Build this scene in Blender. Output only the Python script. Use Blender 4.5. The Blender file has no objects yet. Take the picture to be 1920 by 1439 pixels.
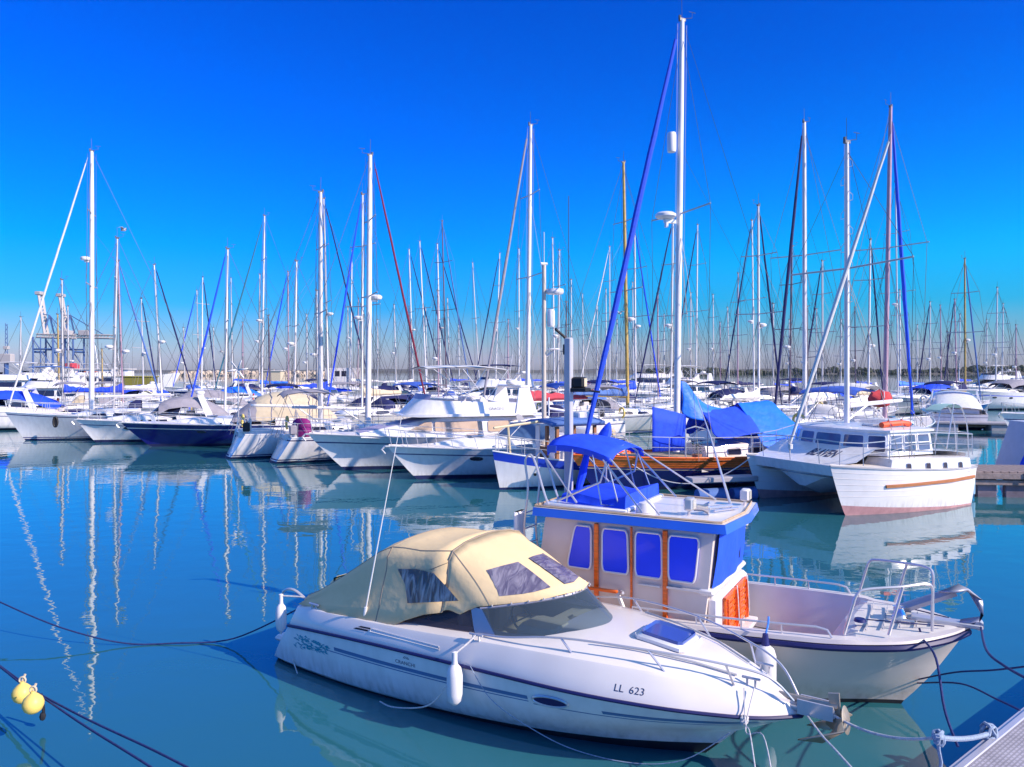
import bpy, math, random
from mathutils.bvhtree import BVHTree
from mathutils import Vector, Matrix
R = math.radians
C = bpy.context.scene.collection
random.seed(11)

# ------------------------------------------------------------------ camera
F, H, HO = 1450.0, 4.0, 697.0
cam = bpy.data.cameras.new('camera')
cam.sensor_width = 36; cam.lens = F/1920*36; cam.shift_y = (HO-719.5)/1920
cam.clip_start = 0.1; cam.clip_end = 30000
camo = bpy.data.objects.new('camera', cam); C.objects.link(camo)
camo.location = (0, 0, H); camo.rotation_euler = (R(90), 0, 0)
bpy.context.scene.camera = camo

# ------------------------------------------------------------------ light
SUN_EL = R(31); SUN_DIR = Vector((1.0, -0.52, 0)).normalized()   # towards the sun, from the right and a little behind
az = math.atan2(SUN_DIR.x, SUN_DIR.y)
world = bpy.data.worlds.new('World'); bpy.context.scene.world = world; world.use_nodes = True
nt = world.node_tree; nt.nodes.clear()
N = nt.nodes.new; Lk = nt.links.new
out = N('ShaderNodeOutputWorld'); bg = N('ShaderNodeBackground'); bg.inputs[1].default_value = 0.086
sky = N('ShaderNodeTexSky'); sky.sky_type = 'NISHITA'; sky.sun_disc = False
sky.sun_elevation = SUN_EL; sky.sun_rotation = az; sky.air_density = 1.0; sky.dust_density = 0.3; sky.ozone_density = 3.0
tc = N('ShaderNodeTexCoord'); sep = N('ShaderNodeSeparateXYZ'); Lk(tc.outputs['Generated'], sep.inputs[0])
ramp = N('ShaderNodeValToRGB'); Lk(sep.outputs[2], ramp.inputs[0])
SKY = [(0.0, (0.528, 0.563, 0.968)), (0.02, (0.598, 0.669, 1.1)), (0.04, (0.458, 0.686, 1.126)), (0.08, (0.079, 0.678, 1.408)), (0.15, (0.0, 0.722, 1.936)), (0.28, (0.0, 0.572, 2.112)), (0.45, (0.0, 0.449, 1.98)), (0.6, (0.8, 1.3, 1.9)), (0.8, (3.0, 2.95, 2.7))]  # last two stops: unseen zenith made extra bright as added ambient fill
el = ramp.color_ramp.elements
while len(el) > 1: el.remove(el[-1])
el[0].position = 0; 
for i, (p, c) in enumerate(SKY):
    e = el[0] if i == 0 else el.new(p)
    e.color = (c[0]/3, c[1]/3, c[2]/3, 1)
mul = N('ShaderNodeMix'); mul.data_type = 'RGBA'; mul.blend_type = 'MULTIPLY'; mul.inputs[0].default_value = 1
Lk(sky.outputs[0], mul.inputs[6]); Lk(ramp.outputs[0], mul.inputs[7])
sc3 = N('ShaderNodeVectorMath'); sc3.operation = 'SCALE'; sc3.inputs['Scale'].default_value = 3
# a faint warm bank of cloud low on the left, as in the photograph
nz = N('ShaderNodeTexNoise'); nz.inputs['Scale'].default_value = 5; nz.inputs['Detail'].default_value = 6
mp = N('ShaderNodeMapping'); mp.inputs['Scale'].default_value = (1, 1, 5); Lk(tc.outputs['Generated'], mp.inputs[0]); Lk(mp.outputs[0], nz.inputs[0])
cr = N('ShaderNodeMapRange'); cr.inputs[1].default_value = .5; cr.inputs[2].default_value = .75; cr.inputs[3].default_value = 0; cr.inputs[4].default_value = .35
Lk(nz.outputs[0], cr.inputs[0])
lo = N('ShaderNodeMapRange'); lo.inputs[1].default_value = .03; lo.inputs[2].default_value = .09; lo.inputs[3].default_value = 1; lo.inputs[4].default_value = 0
Lk(sep.outputs[2], lo.inputs[0])
mm = N('ShaderNodeMath'); mm.operation = 'MULTIPLY'; Lk(cr.outputs[0], mm.inputs[0]); Lk(lo.outputs[0], mm.inputs[1])
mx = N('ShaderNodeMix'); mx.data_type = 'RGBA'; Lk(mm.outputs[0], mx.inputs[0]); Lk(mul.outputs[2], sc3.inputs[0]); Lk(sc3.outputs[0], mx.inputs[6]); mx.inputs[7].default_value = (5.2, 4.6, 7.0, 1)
# the low sky is more cyan towards the sun (right)
xr = N('ShaderNodeMapRange'); xr.interpolation_type = 'SMOOTHSTEP'; xr.inputs[1].default_value = -.25; xr.inputs[2].default_value = .5; Lk(sep.outputs[0], xr.inputs[0])
zr = N('ShaderNodeValToRGB'); Lk(sep.outputs[2], zr.inputs[0]); ze = zr.color_ramp.elements
ze[0].position = .03; ze[0].color = (0, 0, 0, 1); ze[1].position = .36; ze[1].color = (.12, .12, .12, 1); e = ze.new(.13); e.color = (1, 1, 1, 1); e = ze.new(.19); e.color = (.75, .75, .75, 1)
xm = N('ShaderNodeMath'); xm.operation = 'MULTIPLY'; Lk(xr.outputs[0], xm.inputs[0]); Lk(zr.outputs[0], xm.inputs[1])
cy = N('ShaderNodeMix'); cy.data_type = 'RGBA'; Lk(xm.outputs[0], cy.inputs[0]); cy.inputs[6].default_value = (1, 1, 1, 1); cy.inputs[7].default_value = (.6, 1.5, 1, 1)
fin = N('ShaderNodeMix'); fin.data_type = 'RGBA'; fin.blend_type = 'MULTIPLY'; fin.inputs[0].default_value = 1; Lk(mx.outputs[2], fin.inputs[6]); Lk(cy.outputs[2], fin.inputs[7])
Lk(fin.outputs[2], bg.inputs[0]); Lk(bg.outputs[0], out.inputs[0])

sun = bpy.data.lights.new('sun', 'SUN'); sun.energy = 5.0; sun.angle = R(0.5); sun.color = (1.0, .85, .70)
suno = bpy.data.objects.new('sun', sun); C.objects.link(suno)
sd = Vector((SUN_DIR.x*math.cos(SUN_EL), SUN_DIR.y*math.cos(SUN_EL), math.sin(SUN_EL)))
suno.rotation_euler = sd.to_track_quat('Z', 'Y').to_euler(); suno.location = (0, -20, 40)
vs = bpy.context.scene.view_settings
vs.view_transform = 'Standard'; vs.look = 'None'; vs.exposure = 0.36; vs.gamma = 1; vs.use_curve_mapping = False

# ------------------------------------------------------------------ materials
MATS = {}
def mat(name, col, rough=.4, metal=0, var=.06, vscale=3.0, bump=0, bscale=20, coat=0, stretch=None, spec=.5, ior=1.45, stain=0):
    if name in MATS: return MATS[name]
    m = bpy.data.materials.new(name); m.use_nodes = True; t = m.node_tree
    b = t.nodes['Principled BSDF']
    b.inputs['Roughness'].default_value = rough; b.inputs['Metallic'].default_value = metal
    b.inputs['Coat Weight'].default_value = coat; b.inputs['Coat Roughness'].default_value = .05; b.inputs['IOR'].default_value = ior
    b.inputs['Specular IOR Level'].default_value = spec
    tc = t.nodes.new('ShaderNodeTexCoord'); mp = t.nodes.new('ShaderNodeMapping')
    if stretch: mp.inputs['Scale'].default_value = stretch
    t.links.new(tc.outputs['Object'], mp.inputs[0])
    n = t.nodes.new('ShaderNodeTexNoise'); n.inputs['Scale'].default_value = vscale; n.inputs['Detail'].default_value = 5
    t.links.new(mp.outputs[0], n.inputs[0])
    mr = t.nodes.new('ShaderNodeMapRange'); mr.inputs[1].default_value = .3; mr.inputs[2].default_value = .7
    mr.inputs[3].default_value = 1-var; mr.inputs[4].default_value = 1+var; t.links.new(n.outputs[0], mr.inputs[0])
    mu = t.nodes.new('ShaderNodeVectorMath'); mu.operation = 'SCALE'; mu.inputs[0].default_value = col[:3]
    t.links.new(mr.outputs[0], mu.inputs['Scale']); t.links.new(mu.outputs[0], b.inputs['Base Color'])
    if stain:   # brownish weed and drip marks just above the waterline (object z = 0)
        sx = t.nodes.new('ShaderNodeSeparateXYZ'); t.links.new(tc.outputs['Object'], sx.inputs[0])
        zr = t.nodes.new('ShaderNodeMapRange'); zr.inputs[1].default_value = .03; zr.inputs[2].default_value = .42; zr.inputs[3].default_value = 1; zr.inputs[4].default_value = 0; t.links.new(sx.outputs[2], zr.inputs[0])
        m3 = t.nodes.new('ShaderNodeMapping'); m3.inputs['Scale'].default_value = (9, 9, 1.1); t.links.new(tc.outputs['Object'], m3.inputs[0])
        n3 = t.nodes.new('ShaderNodeTexNoise'); n3.inputs['Scale'].default_value = 1.3; n3.inputs['Detail'].default_value = 6; t.links.new(m3.outputs[0], n3.inputs[0])
        r3 = t.nodes.new('ShaderNodeMapRange'); r3.inputs[1].default_value = .42; r3.inputs[2].default_value = .72; r3.inputs[3].default_value = 0; r3.inputs[4].default_value = stain; t.links.new(n3.outputs[0], r3.inputs[0])
        mm_ = t.nodes.new('ShaderNodeMath'); mm_.operation = 'MULTIPLY'; t.links.new(zr.outputs[0], mm_.inputs[0]); t.links.new(r3.outputs[0], mm_.inputs[1])
        mx_ = t.nodes.new('ShaderNodeMix'); mx_.data_type = 'RGBA'; t.links.new(mm_.outputs[0], mx_.inputs[0]); t.links.new(mu.outputs[0], mx_.inputs[6]); mx_.inputs[7].default_value = (.30, .25, .17, 1); t.links.new(mx_.outputs[2], b.inputs['Base Color'])
    if bump:
        n2 = t.nodes.new('ShaderNodeTexNoise'); n2.inputs['Scale'].default_value = bscale; n2.inputs['Detail'].default_value = 4
        t.links.new(mp.outputs[0], n2.inputs[0])
        bp = t.nodes.new('ShaderNodeBump'); bp.inputs['Strength'].default_value = 1; bp.inputs['Distance'].default_value = bump
        t.links.new(n2.outputs[0], bp.inputs['Height']); t.links.new(bp.outputs[0], b.inputs['Normal'])
    MATS[name] = m; return m
def glassy(name, tint, alpha, rough=.02, base=None):
    m = bpy.data.materials.new(name); m.use_nodes = True; t = m.node_tree; t.nodes.clear()
    o = t.nodes.new('ShaderNodeOutputMaterial'); mix = t.nodes.new('ShaderNodeMixShader'); tr = t.nodes.new('ShaderNodeBsdfTransparent')
    tr.inputs[0].default_value = (*tint, 1)
    p = t.nodes.new('ShaderNodeBsdfPrincipled'); p.inputs['Base Color'].default_value = (*(base or [c*.35 for c in tint]), 1); p.inputs['Roughness'].default_value = rough
    fr = t.nodes.new('ShaderNodeFresnel'); fr.inputs[0].default_value = 1.5
    ad = t.nodes.new('ShaderNodeMath'); ad.operation = 'ADD'; ad.use_clamp = True; ad.inputs[1].default_value = alpha
    t.links.new(fr.outputs[0], ad.inputs[0]); t.links.new(ad.outputs[0], mix.inputs[0])
    t.links.new(tr.outputs[0], mix.inputs[1]); t.links.new(p.outputs[0], mix.inputs[2]); t.links.new(mix.outputs[0], o.inputs[0])
    MATS[name] = m; return m

WHITE = mat('white_gelcoat', (.80, .78, .79), .25, coat=.4, var=.07, vscale=1.2, stretch=(5, 5, .8), stain=.5)
WHITE2 = mat('warm_gelcoat', (.78, .72, .70), .3, coat=.3, var=.05, vscale=2)
CREAM = mat('cream_paint', (.66, .60, .58), .4, var=.05)
DECK = mat('deck_nonskid', (.66, .62, .60), .6, var=.07, vscale=6, bump=.002, bscale=180)
GREYD = mat('grey_deck', (.42, .42, .46), .6, var=.12, vscale=4)
NAVY = mat('navy_gelcoat', (.012, .014, .16), .12, coat=.6, var=.1)
NAVY2 = mat('dark_navy_paint', (.01, .012, .10), .5, var=.1)
BLUEH = mat('blue_gelcoat', (.02, .06, .55), .25, coat=.3)
ANTI = mat('antifoul_red', (.30, .10, .11), .7, var=.2)
ANTIP = mat('antifoul_pink', (.50, .26, .27), .7, var=.15, vscale=5)
ANTIB = mat('antifoul_navy', (.015, .02, .09), .6, var=.25)
ANTIK = mat('antifoul_black', (.02, .02, .03), .6, var=.25)
STEEL = mat('stainless_steel', (.62, .60, .62), .3, .45, var=.03)
ALU = mat('anodised_mast', (.66, .63, .64), .35, .2, var=.06, vscale=2)
WMAST = mat('white_mast', (.78, .75, .76), .35, 0, var=.05)
DMAST = mat('dark_mast', (.16, .12, .16), .4, .2, var=.1)
YMAST = mat('varnished_spruce', (.50, .34, .10), .4, 0, var=.2, vscale=3)
PMAST = mat('mauve_mast', (.46, .30, .38), .4, .1, var=.1)
WIRE = mat('rigging_wire', (.13, .13, .15), .5, .2, var=.05)
ROPEM = mat('pale_rope', (.55, .53, .55), .8, var=.2, vscale=30, bump=.003, bscale=90)
ROPEB = mat('dark_blue_rope', (.02, .03, .13), .8, var=.3, vscale=30, bump=.003, bscale=90)
ROPEL = mat('blue_rope', (.05, .22, .75), .8, var=.3, vscale=30)
BLUEC = mat('royal_blue_canvas', (.012, .07, .80), .75, var=.14, vscale=5, bump=.012, bscale=7)
BLUEL = mat('bright_blue_tarp', (.01, .17, .95), .5, var=.12, vscale=3, bump=.03, bscale=3.5)
BLUEG = mat('grey_blue_canvas', (.09, .18, .46), .8, var=.12, vscale=4, bump=.02, bscale=5)
NAVYC = mat('navy_canvas', (.012, .016, .10), .8, var=.2, vscale=4, bump=.01, bscale=8)
BLUEF = mat('faded_blue_canvas', (.05, .12, .50), .85, var=.2, vscale=3, bump=.03, bscale=4)
REDC = mat('red_canvas', (.48, .05, .08), .8, var=.15, vscale=4, bump=.02, bscale=5)
DREDC = mat('maroon_canvas', (.20, .02, .05), .8, var=.2, vscale=4, bump=.01, bscale=6)
PURC = mat('purple_cover', (.22, .01, .16), .7, var=.2, vscale=3, bump=.01, bscale=8)
GREYC = mat('grey_canvas', (.30, .28, .33), .85, var=.1, vscale=4, bump=.012, bscale=5)
SANDC = mat('sand_canvas', (.60, .50, .36), .85, var=.08, vscale=4, bump=.012, bscale=5)
CANVAS = mat('canopy_canvas', (.80, .60, .35), .9, var=.04, vscale=2, bump=.014, bscale=3.6, spec=.2, stretch=(1, 1.6, 1))
WCANV = mat('white_sailcloth', (.70, .68, .68), .8, var=.08, vscale=4, bump=.012, bscale=6)
TEALC = mat('pale_green_canvas', (.30, .48, .47), .8, var=.1)
DGLASS = mat('dark_window', (.02, .022, .05), .05, 0, var=.3, vscale=2, coat=.5)
BGLASS = mat('blue_window', (.06, .12, .26), .05, 0, var=.3, vscale=2, coat=.5)
TANG = mat('tan_blind', (.52, .38, .27), .5, var=.1, coat=.6)
BLACK = mat('black_rubber', (.015, .015, .02), .6, var=.2)
DBLUE = mat('dark_blue_rubber', (.015, .02, .14), .5, var=.2)
TEAK = mat('varnished_teak', (.86, .14, .01), .35, coat=.3, var=.22, vscale=3, stretch=(1, 6, 14))
TEAKD = mat('weathered_teak', (.42, .31, .22), .8, var=.25, vscale=4, stretch=(1, 14, 1))
CHROME = mat('chrome', (.70, .68, .70), .12, .7, var=.02)
BRONZE = mat('galvanised_anchor', (.48, .40, .31), .4, .6, var=.15)
ORANGE = mat('orange_plastic', (.75, .10, .03), .5)
YELLOW = mat('yellow_plastic', (.85, .62, .16), .45, var=.08)
FENDW = mat('white_fender', (.72, .70, .74), .45, var=.05)
TEALG = mat('teal_graphic', (.02, .30, .42), .4)
GREYG = mat('greyblue_graphic', (.09, .19, .38), .4)
INK = mat('dark_lettering', (.04, .05, .12), .5)
FLOORD = mat('cockpit_carpet', (.10, .09, .10), .9)
SEATC = mat('cream_upholstery', (.72, .60, .34), .6, var=.06)
GREEN = mat('potted_leaves', (.06, .10, .04), .7, var=.4, vscale=20)
TERRA = mat('terracotta', (.42, .20, .12), .8)
PONT = mat('grey_pontoon', (.36, .34, .38), .8, var=.12, vscale=3, bump=.003, bscale=60)
PIERW = mat('weathered_pier_wood', (.27, .21, .20), .85, var=.3, vscale=3, stretch=(2, 8, 2), bump=.006, bscale=20)
CRANEB = mat('crane_blue', (.04, .10, .28), .6)
CRANEW = mat('crane_cream', (.44, .40, .40), .6)
ROCK = mat('breakwater_stone', (.52, .42, .33), .9, var=.35, vscale=.15, bump=.6, bscale=.6)
LAND = mat('far_land', (.11, .10, .08), .95, var=.35, vscale=.02)
TREEM = mat('far_foliage', (.045, .055, .03), .95, var=.4, vscale=.3)
OLIVE = mat('olive_plastic', (.26, .23, .04), .6)
def vinyl(name, a, b):
    m = bpy.data.materials.new(name); m.use_nodes = True; t = m.node_tree; p = t.nodes['Principled BSDF']; p.inputs['Roughness'].default_value = .12; p.inputs['Coat Weight'].default_value = .5
    tc = t.nodes.new('ShaderNodeTexCoord'); mp = t.nodes.new('ShaderNodeMapping'); mp.inputs['Rotation'].default_value = (0, .5, .3); mp.inputs['Scale'].default_value = (7, 3, 1.6); n = t.nodes.new('ShaderNodeTexNoise'); n.inputs['Scale'].default_value = 1.6; n.inputs['Detail'].default_value = 4; n.inputs['Distortion'].default_value = 1.2
    cr = t.nodes.new('ShaderNodeValToRGB'); e = cr.color_ramp.elements; e[0].position = .42; e[0].color = (*a, 1); e[1].position = .62; e[1].color = (*b, 1)
    t.links.new(tc.outputs['Object'], mp.inputs[0]); t.links.new(mp.outputs[0], n.inputs[0]); t.links.new(n.outputs[0], cr.inputs[0]); t.links.new(cr.outputs[0], p.inputs['Base Color'])
    bp = t.nodes.new('ShaderNodeBump'); bp.inputs['Distance'].default_value = .02; t.links.new(n.outputs[0], bp.inputs['Height']); t.links.new(bp.outputs[0], p.inputs['Normal']); MATS[name] = m; return m
VSIDE = vinyl('creased_vinyl', (.06, .018, .04), (.42, .34, .36)); VFRONT = vinyl('smoked_vinyl', (.12, .10, .17), (.27, .24, .31))
CLEAR = glassy('clear_vinyl', (.62, .56, .62), .22, .15)
TINT = glassy('tinted_windscreen', (.60, .70, .82), .24, .02, (.13, .19, .27))
PALEG = glassy('cabin_glass', (.55, .58, .66), .25, .03)

# ------------------------------------------------------------------ mesh builder
def V(*a): return Vector(a)
class MB:
    def __init__(s): s.v = []; s.f = []; s.m = []
    def add(s, vs, fs, m=0):
        o = len(s.v); s.v += [tuple(v) for v in vs]
        for f in fs: s.f.append(tuple(i+o for i in f)); s.m.append(m)
    def grid(s, rows, m=0, mf=None, closed=False):
        n = len(rows[0]); o = len(s.v)
        for r in rows: s.v += [tuple(p) for p in r]
        for i in range(len(rows)-1):
            for j in range(n if closed else n-1):
                k = (j+1) % n
                s.f.append((o+i*n+j, o+i*n+k, o+(i+1)*n+k, o+(i+1)*n+j)); s.m.append(mf(i, j) if mf else m)
    def poly(s, pts, m=0): s.add(pts, [tuple(range(len(pts)))], m)
    def fan(s, pts, m=0):
        c = sum((Vector(p) for p in pts), Vector())/len(pts); n = len(pts)
        s.add([c]+list(pts), [(0, i+1, (i+1) % n+1) for i in range(n)], m)
    def tube(s, pts, r, n=6, m=0, caps=True, closed=False):
        pts = [Vector(p) for p in pts]; L = len(pts); o = len(s.v)
        up = None
        for i, p in enumerate(pts):
            a = pts[i-1] if i > 0 else (pts[-1] if closed else p); b = pts[i+1] if i < L-1 else (pts[0] if closed else p)
            d = (b-a); d = d.normalized() if d.length > 1e-9 else V(0, 0, 1)
            if up is None:
                up = V(0, 0, 1) if abs(d.z) < .9 else V(1, 0, 0)
            x = d.cross(up); x = x.normalized() if x.length > 1e-6 else d.orthogonal().normalized()
            y = x.cross(d).normalized(); up = y
            rr = r[i] if isinstance(r, (list, tuple)) else r
            for k in range(n):
                t = 2*math.pi*k/n
                s.v.append(tuple(p + x*(rr*math.cos(t)) + y*(rr*math.sin(t))))
        for i in range(L if closed else L-1):
            for k in range(n):
                a = o+i*n+k; b = o+i*n+(k+1) % n; ii = (i+1) % L
                s.f.append((a, b, o+ii*n+(k+1) % n, o+ii*n+k)); s.m.append(m)
        if caps and not closed:
            s.f.append(tuple(o+k for k in range(n))[::-1]); s.m.append(m)
            s.f.append(tuple(o+(L-1)*n+k for k in range(n))); s.m.append(m)
    def box(s, x0, x1, y0, y1, z0, z1, m=0, b=0, T=None):
        # chamfered box: rings of an octagon-ish outline
        if b <= 0:
            vs = [(x0, y0, z0), (x1, y0, z0), (x1, y1, z0), (x0, y1, z0), (x0, y0, z1), (x1, y0, z1), (x1, y1, z1), (x0, y1, z1)]
            fs = [(3, 2, 1, 0), (4, 5, 6, 7), (0, 1, 5, 4), (1, 2, 6, 5), (2, 3, 7, 6), (3, 0, 4, 7)]
        else:
            def ring(i, z):
                a0, a1, c0, c1 = x0+i, x1-i, y0+i, y1-i
                return [(a0+b, c0, z), (a1-b, c0, z), (a1, c0+b, z), (a1, c1-b, z), (a1-b, c1, z), (a0+b, c1, z), (a0, c1-b, z), (a0, c0+b, z)]
            vs = ring(b*.8, z0)+ring(0, z0+b)+ring(0, z1-b)+ring(b*.8, z1)
            fs = [tuple(range(8))[::-1], tuple(range(24, 32))]
            for q in range(3):
                for k in range(8): fs.append((q*8+k, q*8+(k+1) % 8, q*8+8+(k+1) % 8, q*8+8+k))
        if T: vs = [T @ Vector(v) for v in vs]
        s.add(vs, fs, m)
    def prism(s, poly, off, m=0):
        n = len(poly); off = Vector(off); p = [Vector(q) for q in poly]
        s.add(p+[q+off for q in p], [tuple(range(n))[::-1], tuple(range(n, 2*n))]+[(i, (i+1) % n, n+(i+1) % n, n+i) for i in range(n)], m)
    def lathe(s, prof, c=(0, 0, 0), axis=(0, 0, 1), n=16, m=0, sc=(1, 1)):
        ax = Vector(axis).normalized(); x = ax.orthogonal().normalized(); y = ax.cross(x); c = Vector(c)
        rows = [[c+ax*z+x*(r*math.cos(2*math.pi*k/n)*sc[0])+y*(r*math.sin(2*math.pi*k/n)*sc[1]) for k in range(n)] for r, z in prof]
        s.grid(rows, m, closed=True)
    def ball(s, c, r, n=12, m=0, sc=(1, 1, 1)):
        rows = []
        for i in range(n//2+1):
            a = math.pi*i/(n//2)
            rows.append([(c[0]+r*sc[0]*math.sin(a)*math.cos(2*math.pi*k/n), c[1]+r*sc[1]*math.sin(a)*math.sin(2*math.pi*k/n), c[2]-r*sc[2]*math.cos(a)) for k in range(n)])
        s.grid(rows, m, closed=True)
    def build(s, name, mats, parent=None, smooth=38):
        me = bpy.data.meshes.new(name); me.from_pydata(s.v, [], s.f)
        mats = mats if isinstance(mats, (list, tuple)) else [mats]
        for x in mats: me.materials.append(x)
        me.polygons.foreach_set('material_index', s.m)
        if smooth:
            me.polygons.foreach_set('use_smooth', [True]*len(me.polygons))
            me.set_sharp_from_angle(angle=R(smooth))
        me.update()
        o = bpy.data.objects.new(name, me); C.objects.link(o)
        if parent: o.parent = parent
        return o

def thing(name, label, cat, loc, heading=0, group=None):
    o = bpy.data.objects.new(name, None); C.objects.link(o); o.empty_display_size = .3
    o.location = (loc[0], loc[1], loc[2] if len(loc) > 2 else 0); o.rotation_euler = (0, 0, R(heading))
    o['label'] = label; o['category'] = cat
    if group: o['group'] = group
    return o
def tag(o, label=None, cat=None, group=None, kind=None):
    if label: o['label'] = label
    if cat: o['category'] = cat
    if group: o['group'] = group
    if kind: o['kind'] = kind
    return o
def at(px, py, Y): return V((px-960)/F*Y, Y, H-(py-HO)/F*Y)
def ground(px, py, z=0): return at(px, py, F*(H-z)/(py-HO))
def lerp(a, b, t): return a+(b-a)*t
def interp(xs, ys, x):
    if x <= xs[0]: return ys[0]
    for i in range(1, len(xs)):
        if x <= xs[i]: return lerp(ys[i-1], ys[i], (x-xs[i-1])/(xs[i]-xs[i-1]))
    return ys[-1]
def smoothline(pts, n=6):
    pts = [Vector(p) for p in pts]; out = []
    for i in range(len(pts)-1):
        p0 = pts[max(i-1, 0)]; p1 = pts[i]; p2 = pts[i+1]; p3 = pts[min(i+2, len(pts)-1)]
        for k in range(n):
            t = k/n
            out.append(.5*((2*p1)+(p2-p0)*t+(2*p0-5*p1+4*p2-p3)*t*t+(3*p1-p0-3*p2+p3)*t**3))
    out.append(pts[-1]); return out
def rope_pts(a, b, sag, n=24):
    a = Vector(a); b = Vector(b)
    return [a.lerp(b, i/n)-V(0, 0, sag*4*(i/n)*(1-i/n)) for i in range(n+1)]
def text_tris(s, size, shear=0, bold=0):
    cu = bpy.data.curves.new('t', 'FONT'); cu.body = s; cu.size = size; cu.shear = shear; cu.resolution_u = 3; cu.offset = size*bold
    o = bpy.data.objects.new('t', cu); C.objects.link(o)
    dg = bpy.context.evaluated_depsgraph_get(); me = o.evaluated_get(dg).to_mesh()
    vs = [v.co.copy() for v in me.vertices]; fs = [tuple(p.vertices) for p in me.polygons]
    o.evaluated_get(dg).to_mesh_clear(); bpy.data.objects.remove(o); bpy.data.curves.remove(cu)
    return vs, fs
def rail(mb, base, h, r=.012, mid=True, n=5, ends=True):
    top = [Vector(p)+V(0, 0, h) for p in base]
    mb.tube(top, r, n)
    if mid: mb.tube([Vector(p)+V(0, 0, h*.5) for p in base], r*.6, 4)
    for p, q in zip(base, top): mb.tube([p, q], r, n)

# ------------------------------------------------------------------ hulls
class Hull:
    def __init__(s, L, B, za, zm, zb, rb=.6, rs=0, ws=.8, tm=.45, pb=2.2, es=.28, eb=.85, d=.35, chine=0, LS=None):
        s.L, s.B, s.za, s.zm, s.zb, s.rb, s.rs, s.ws, s.tm, s.pb, s.es, s.eb, s.d, s.chine = L, B, za, zm, zb, rb, rs, ws, tm, pb, es, eb, d, chine
    def zs(s, t): return (1-t)**2*s.za+2*t*(1-t)*s.zm+t*t*s.zb
    def bd(s, t):
        if t < s.tm: return s.B/2*(s.ws+(1-s.ws)*math.sin(math.pi/2*t/s.tm))
        return s.B/2*(1-((t-s.tm)/(1-s.tm))**s.pb)
    def g(s, t, u):
        u = max(u, 0)
        if s.chine:
            uc = s.d/(s.d+s.zs(t))+(.10+.42*t**3); gc = lerp(.93, .40, t**2.2)
            if u < uc: return gc*(u/uc)**.75
            return gc+(1-gc)*((u-uc)/(1-uc))**(.9+.5*t)
        return u**(s.es+(s.eb-s.es)*t**1.8)
    def pt(s, t, z, side=1, off=0):
        zs = s.zs(t); u = (z+s.d)/(zs+s.d)
        k = z/s.zb
        xb = s.L/2+s.rb*(abs(k)**.9*(1 if k > 0 else -1.3))
        xs = -s.L/2-s.rs*max(z, -.1)/s.za
        return V(xs+(xb-xs)*t, side*(s.bd(t)*s.g(t, u)+off), z)
    def rows(s, t, bands):   # bands: list of z or ('s',frac) or ('d',depth below sheer)
        zs = s.zs(t); out = []
        for b in bands:
            if isinstance(b, tuple): out.append(zs-b[1] if b[0] == 'd' else lerp(.15, zs, b[1]))
            else: out.append(b)
        return out
    def mesh(s, name, bands, mi, mats, parent, nt=26):
        mb = MB(); ts = [1-(1-i/nt)**1.35 for i in range(nt+1)]
        for side in (1, -1):
            mb.grid([[s.pt(t, z, side) for z in s.rows(t, bands)] for t in ts], mf=lambda i, j: mi[j])
        zz = s.rows(0, bands)
        if s.bd(0) > .05:
            mb.grid([[V(s.pt(0, z).x-.05*s.B*(1-q*q), s.pt(0, z).y*q, z) for z in zz] for q in [k/4-1 for k in range(9)]], mf=lambda i, j: mi[j])
        return mb.build(name, mats, parent, 42)
    def sheer(s, t, side=1, inset=0, dz=0):
        z = s.zs(t); p = s.pt(t, z, side); p.y = side*max(abs(p.y)-inset, 0); p.z += dz; return p
    def deck(s, parent, m=DECK, drop=.03, camber=.05, inset=.02, name='deck', nt=20, rim=WHITE):
        mb = MB(); rows = []
        for i in range(nt+1):
            t = i/nt; b = s.sheer(t); y = max(b.y-inset, 0)
            rows.append([V(b.x-(.04*t if t > .98 else 0), y*q, b.z-drop+camber*(1-q*q)) for q in [k/4-1 for k in range(9)]])
        mb.grid(rows, 0)
        o = mb.build(name, [m], parent)
        mb = MB()
        for side in (1, -1): mb.tube([s.sheer(i/24, side, .015, .012) for i in range(25)], .028, 6)
        mb.build('toe_rail', [rim], parent)
        return o
    def onsheer(s, x):
        t = min(max((x+s.L/2)/s.L, 0), 1); return t

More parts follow.
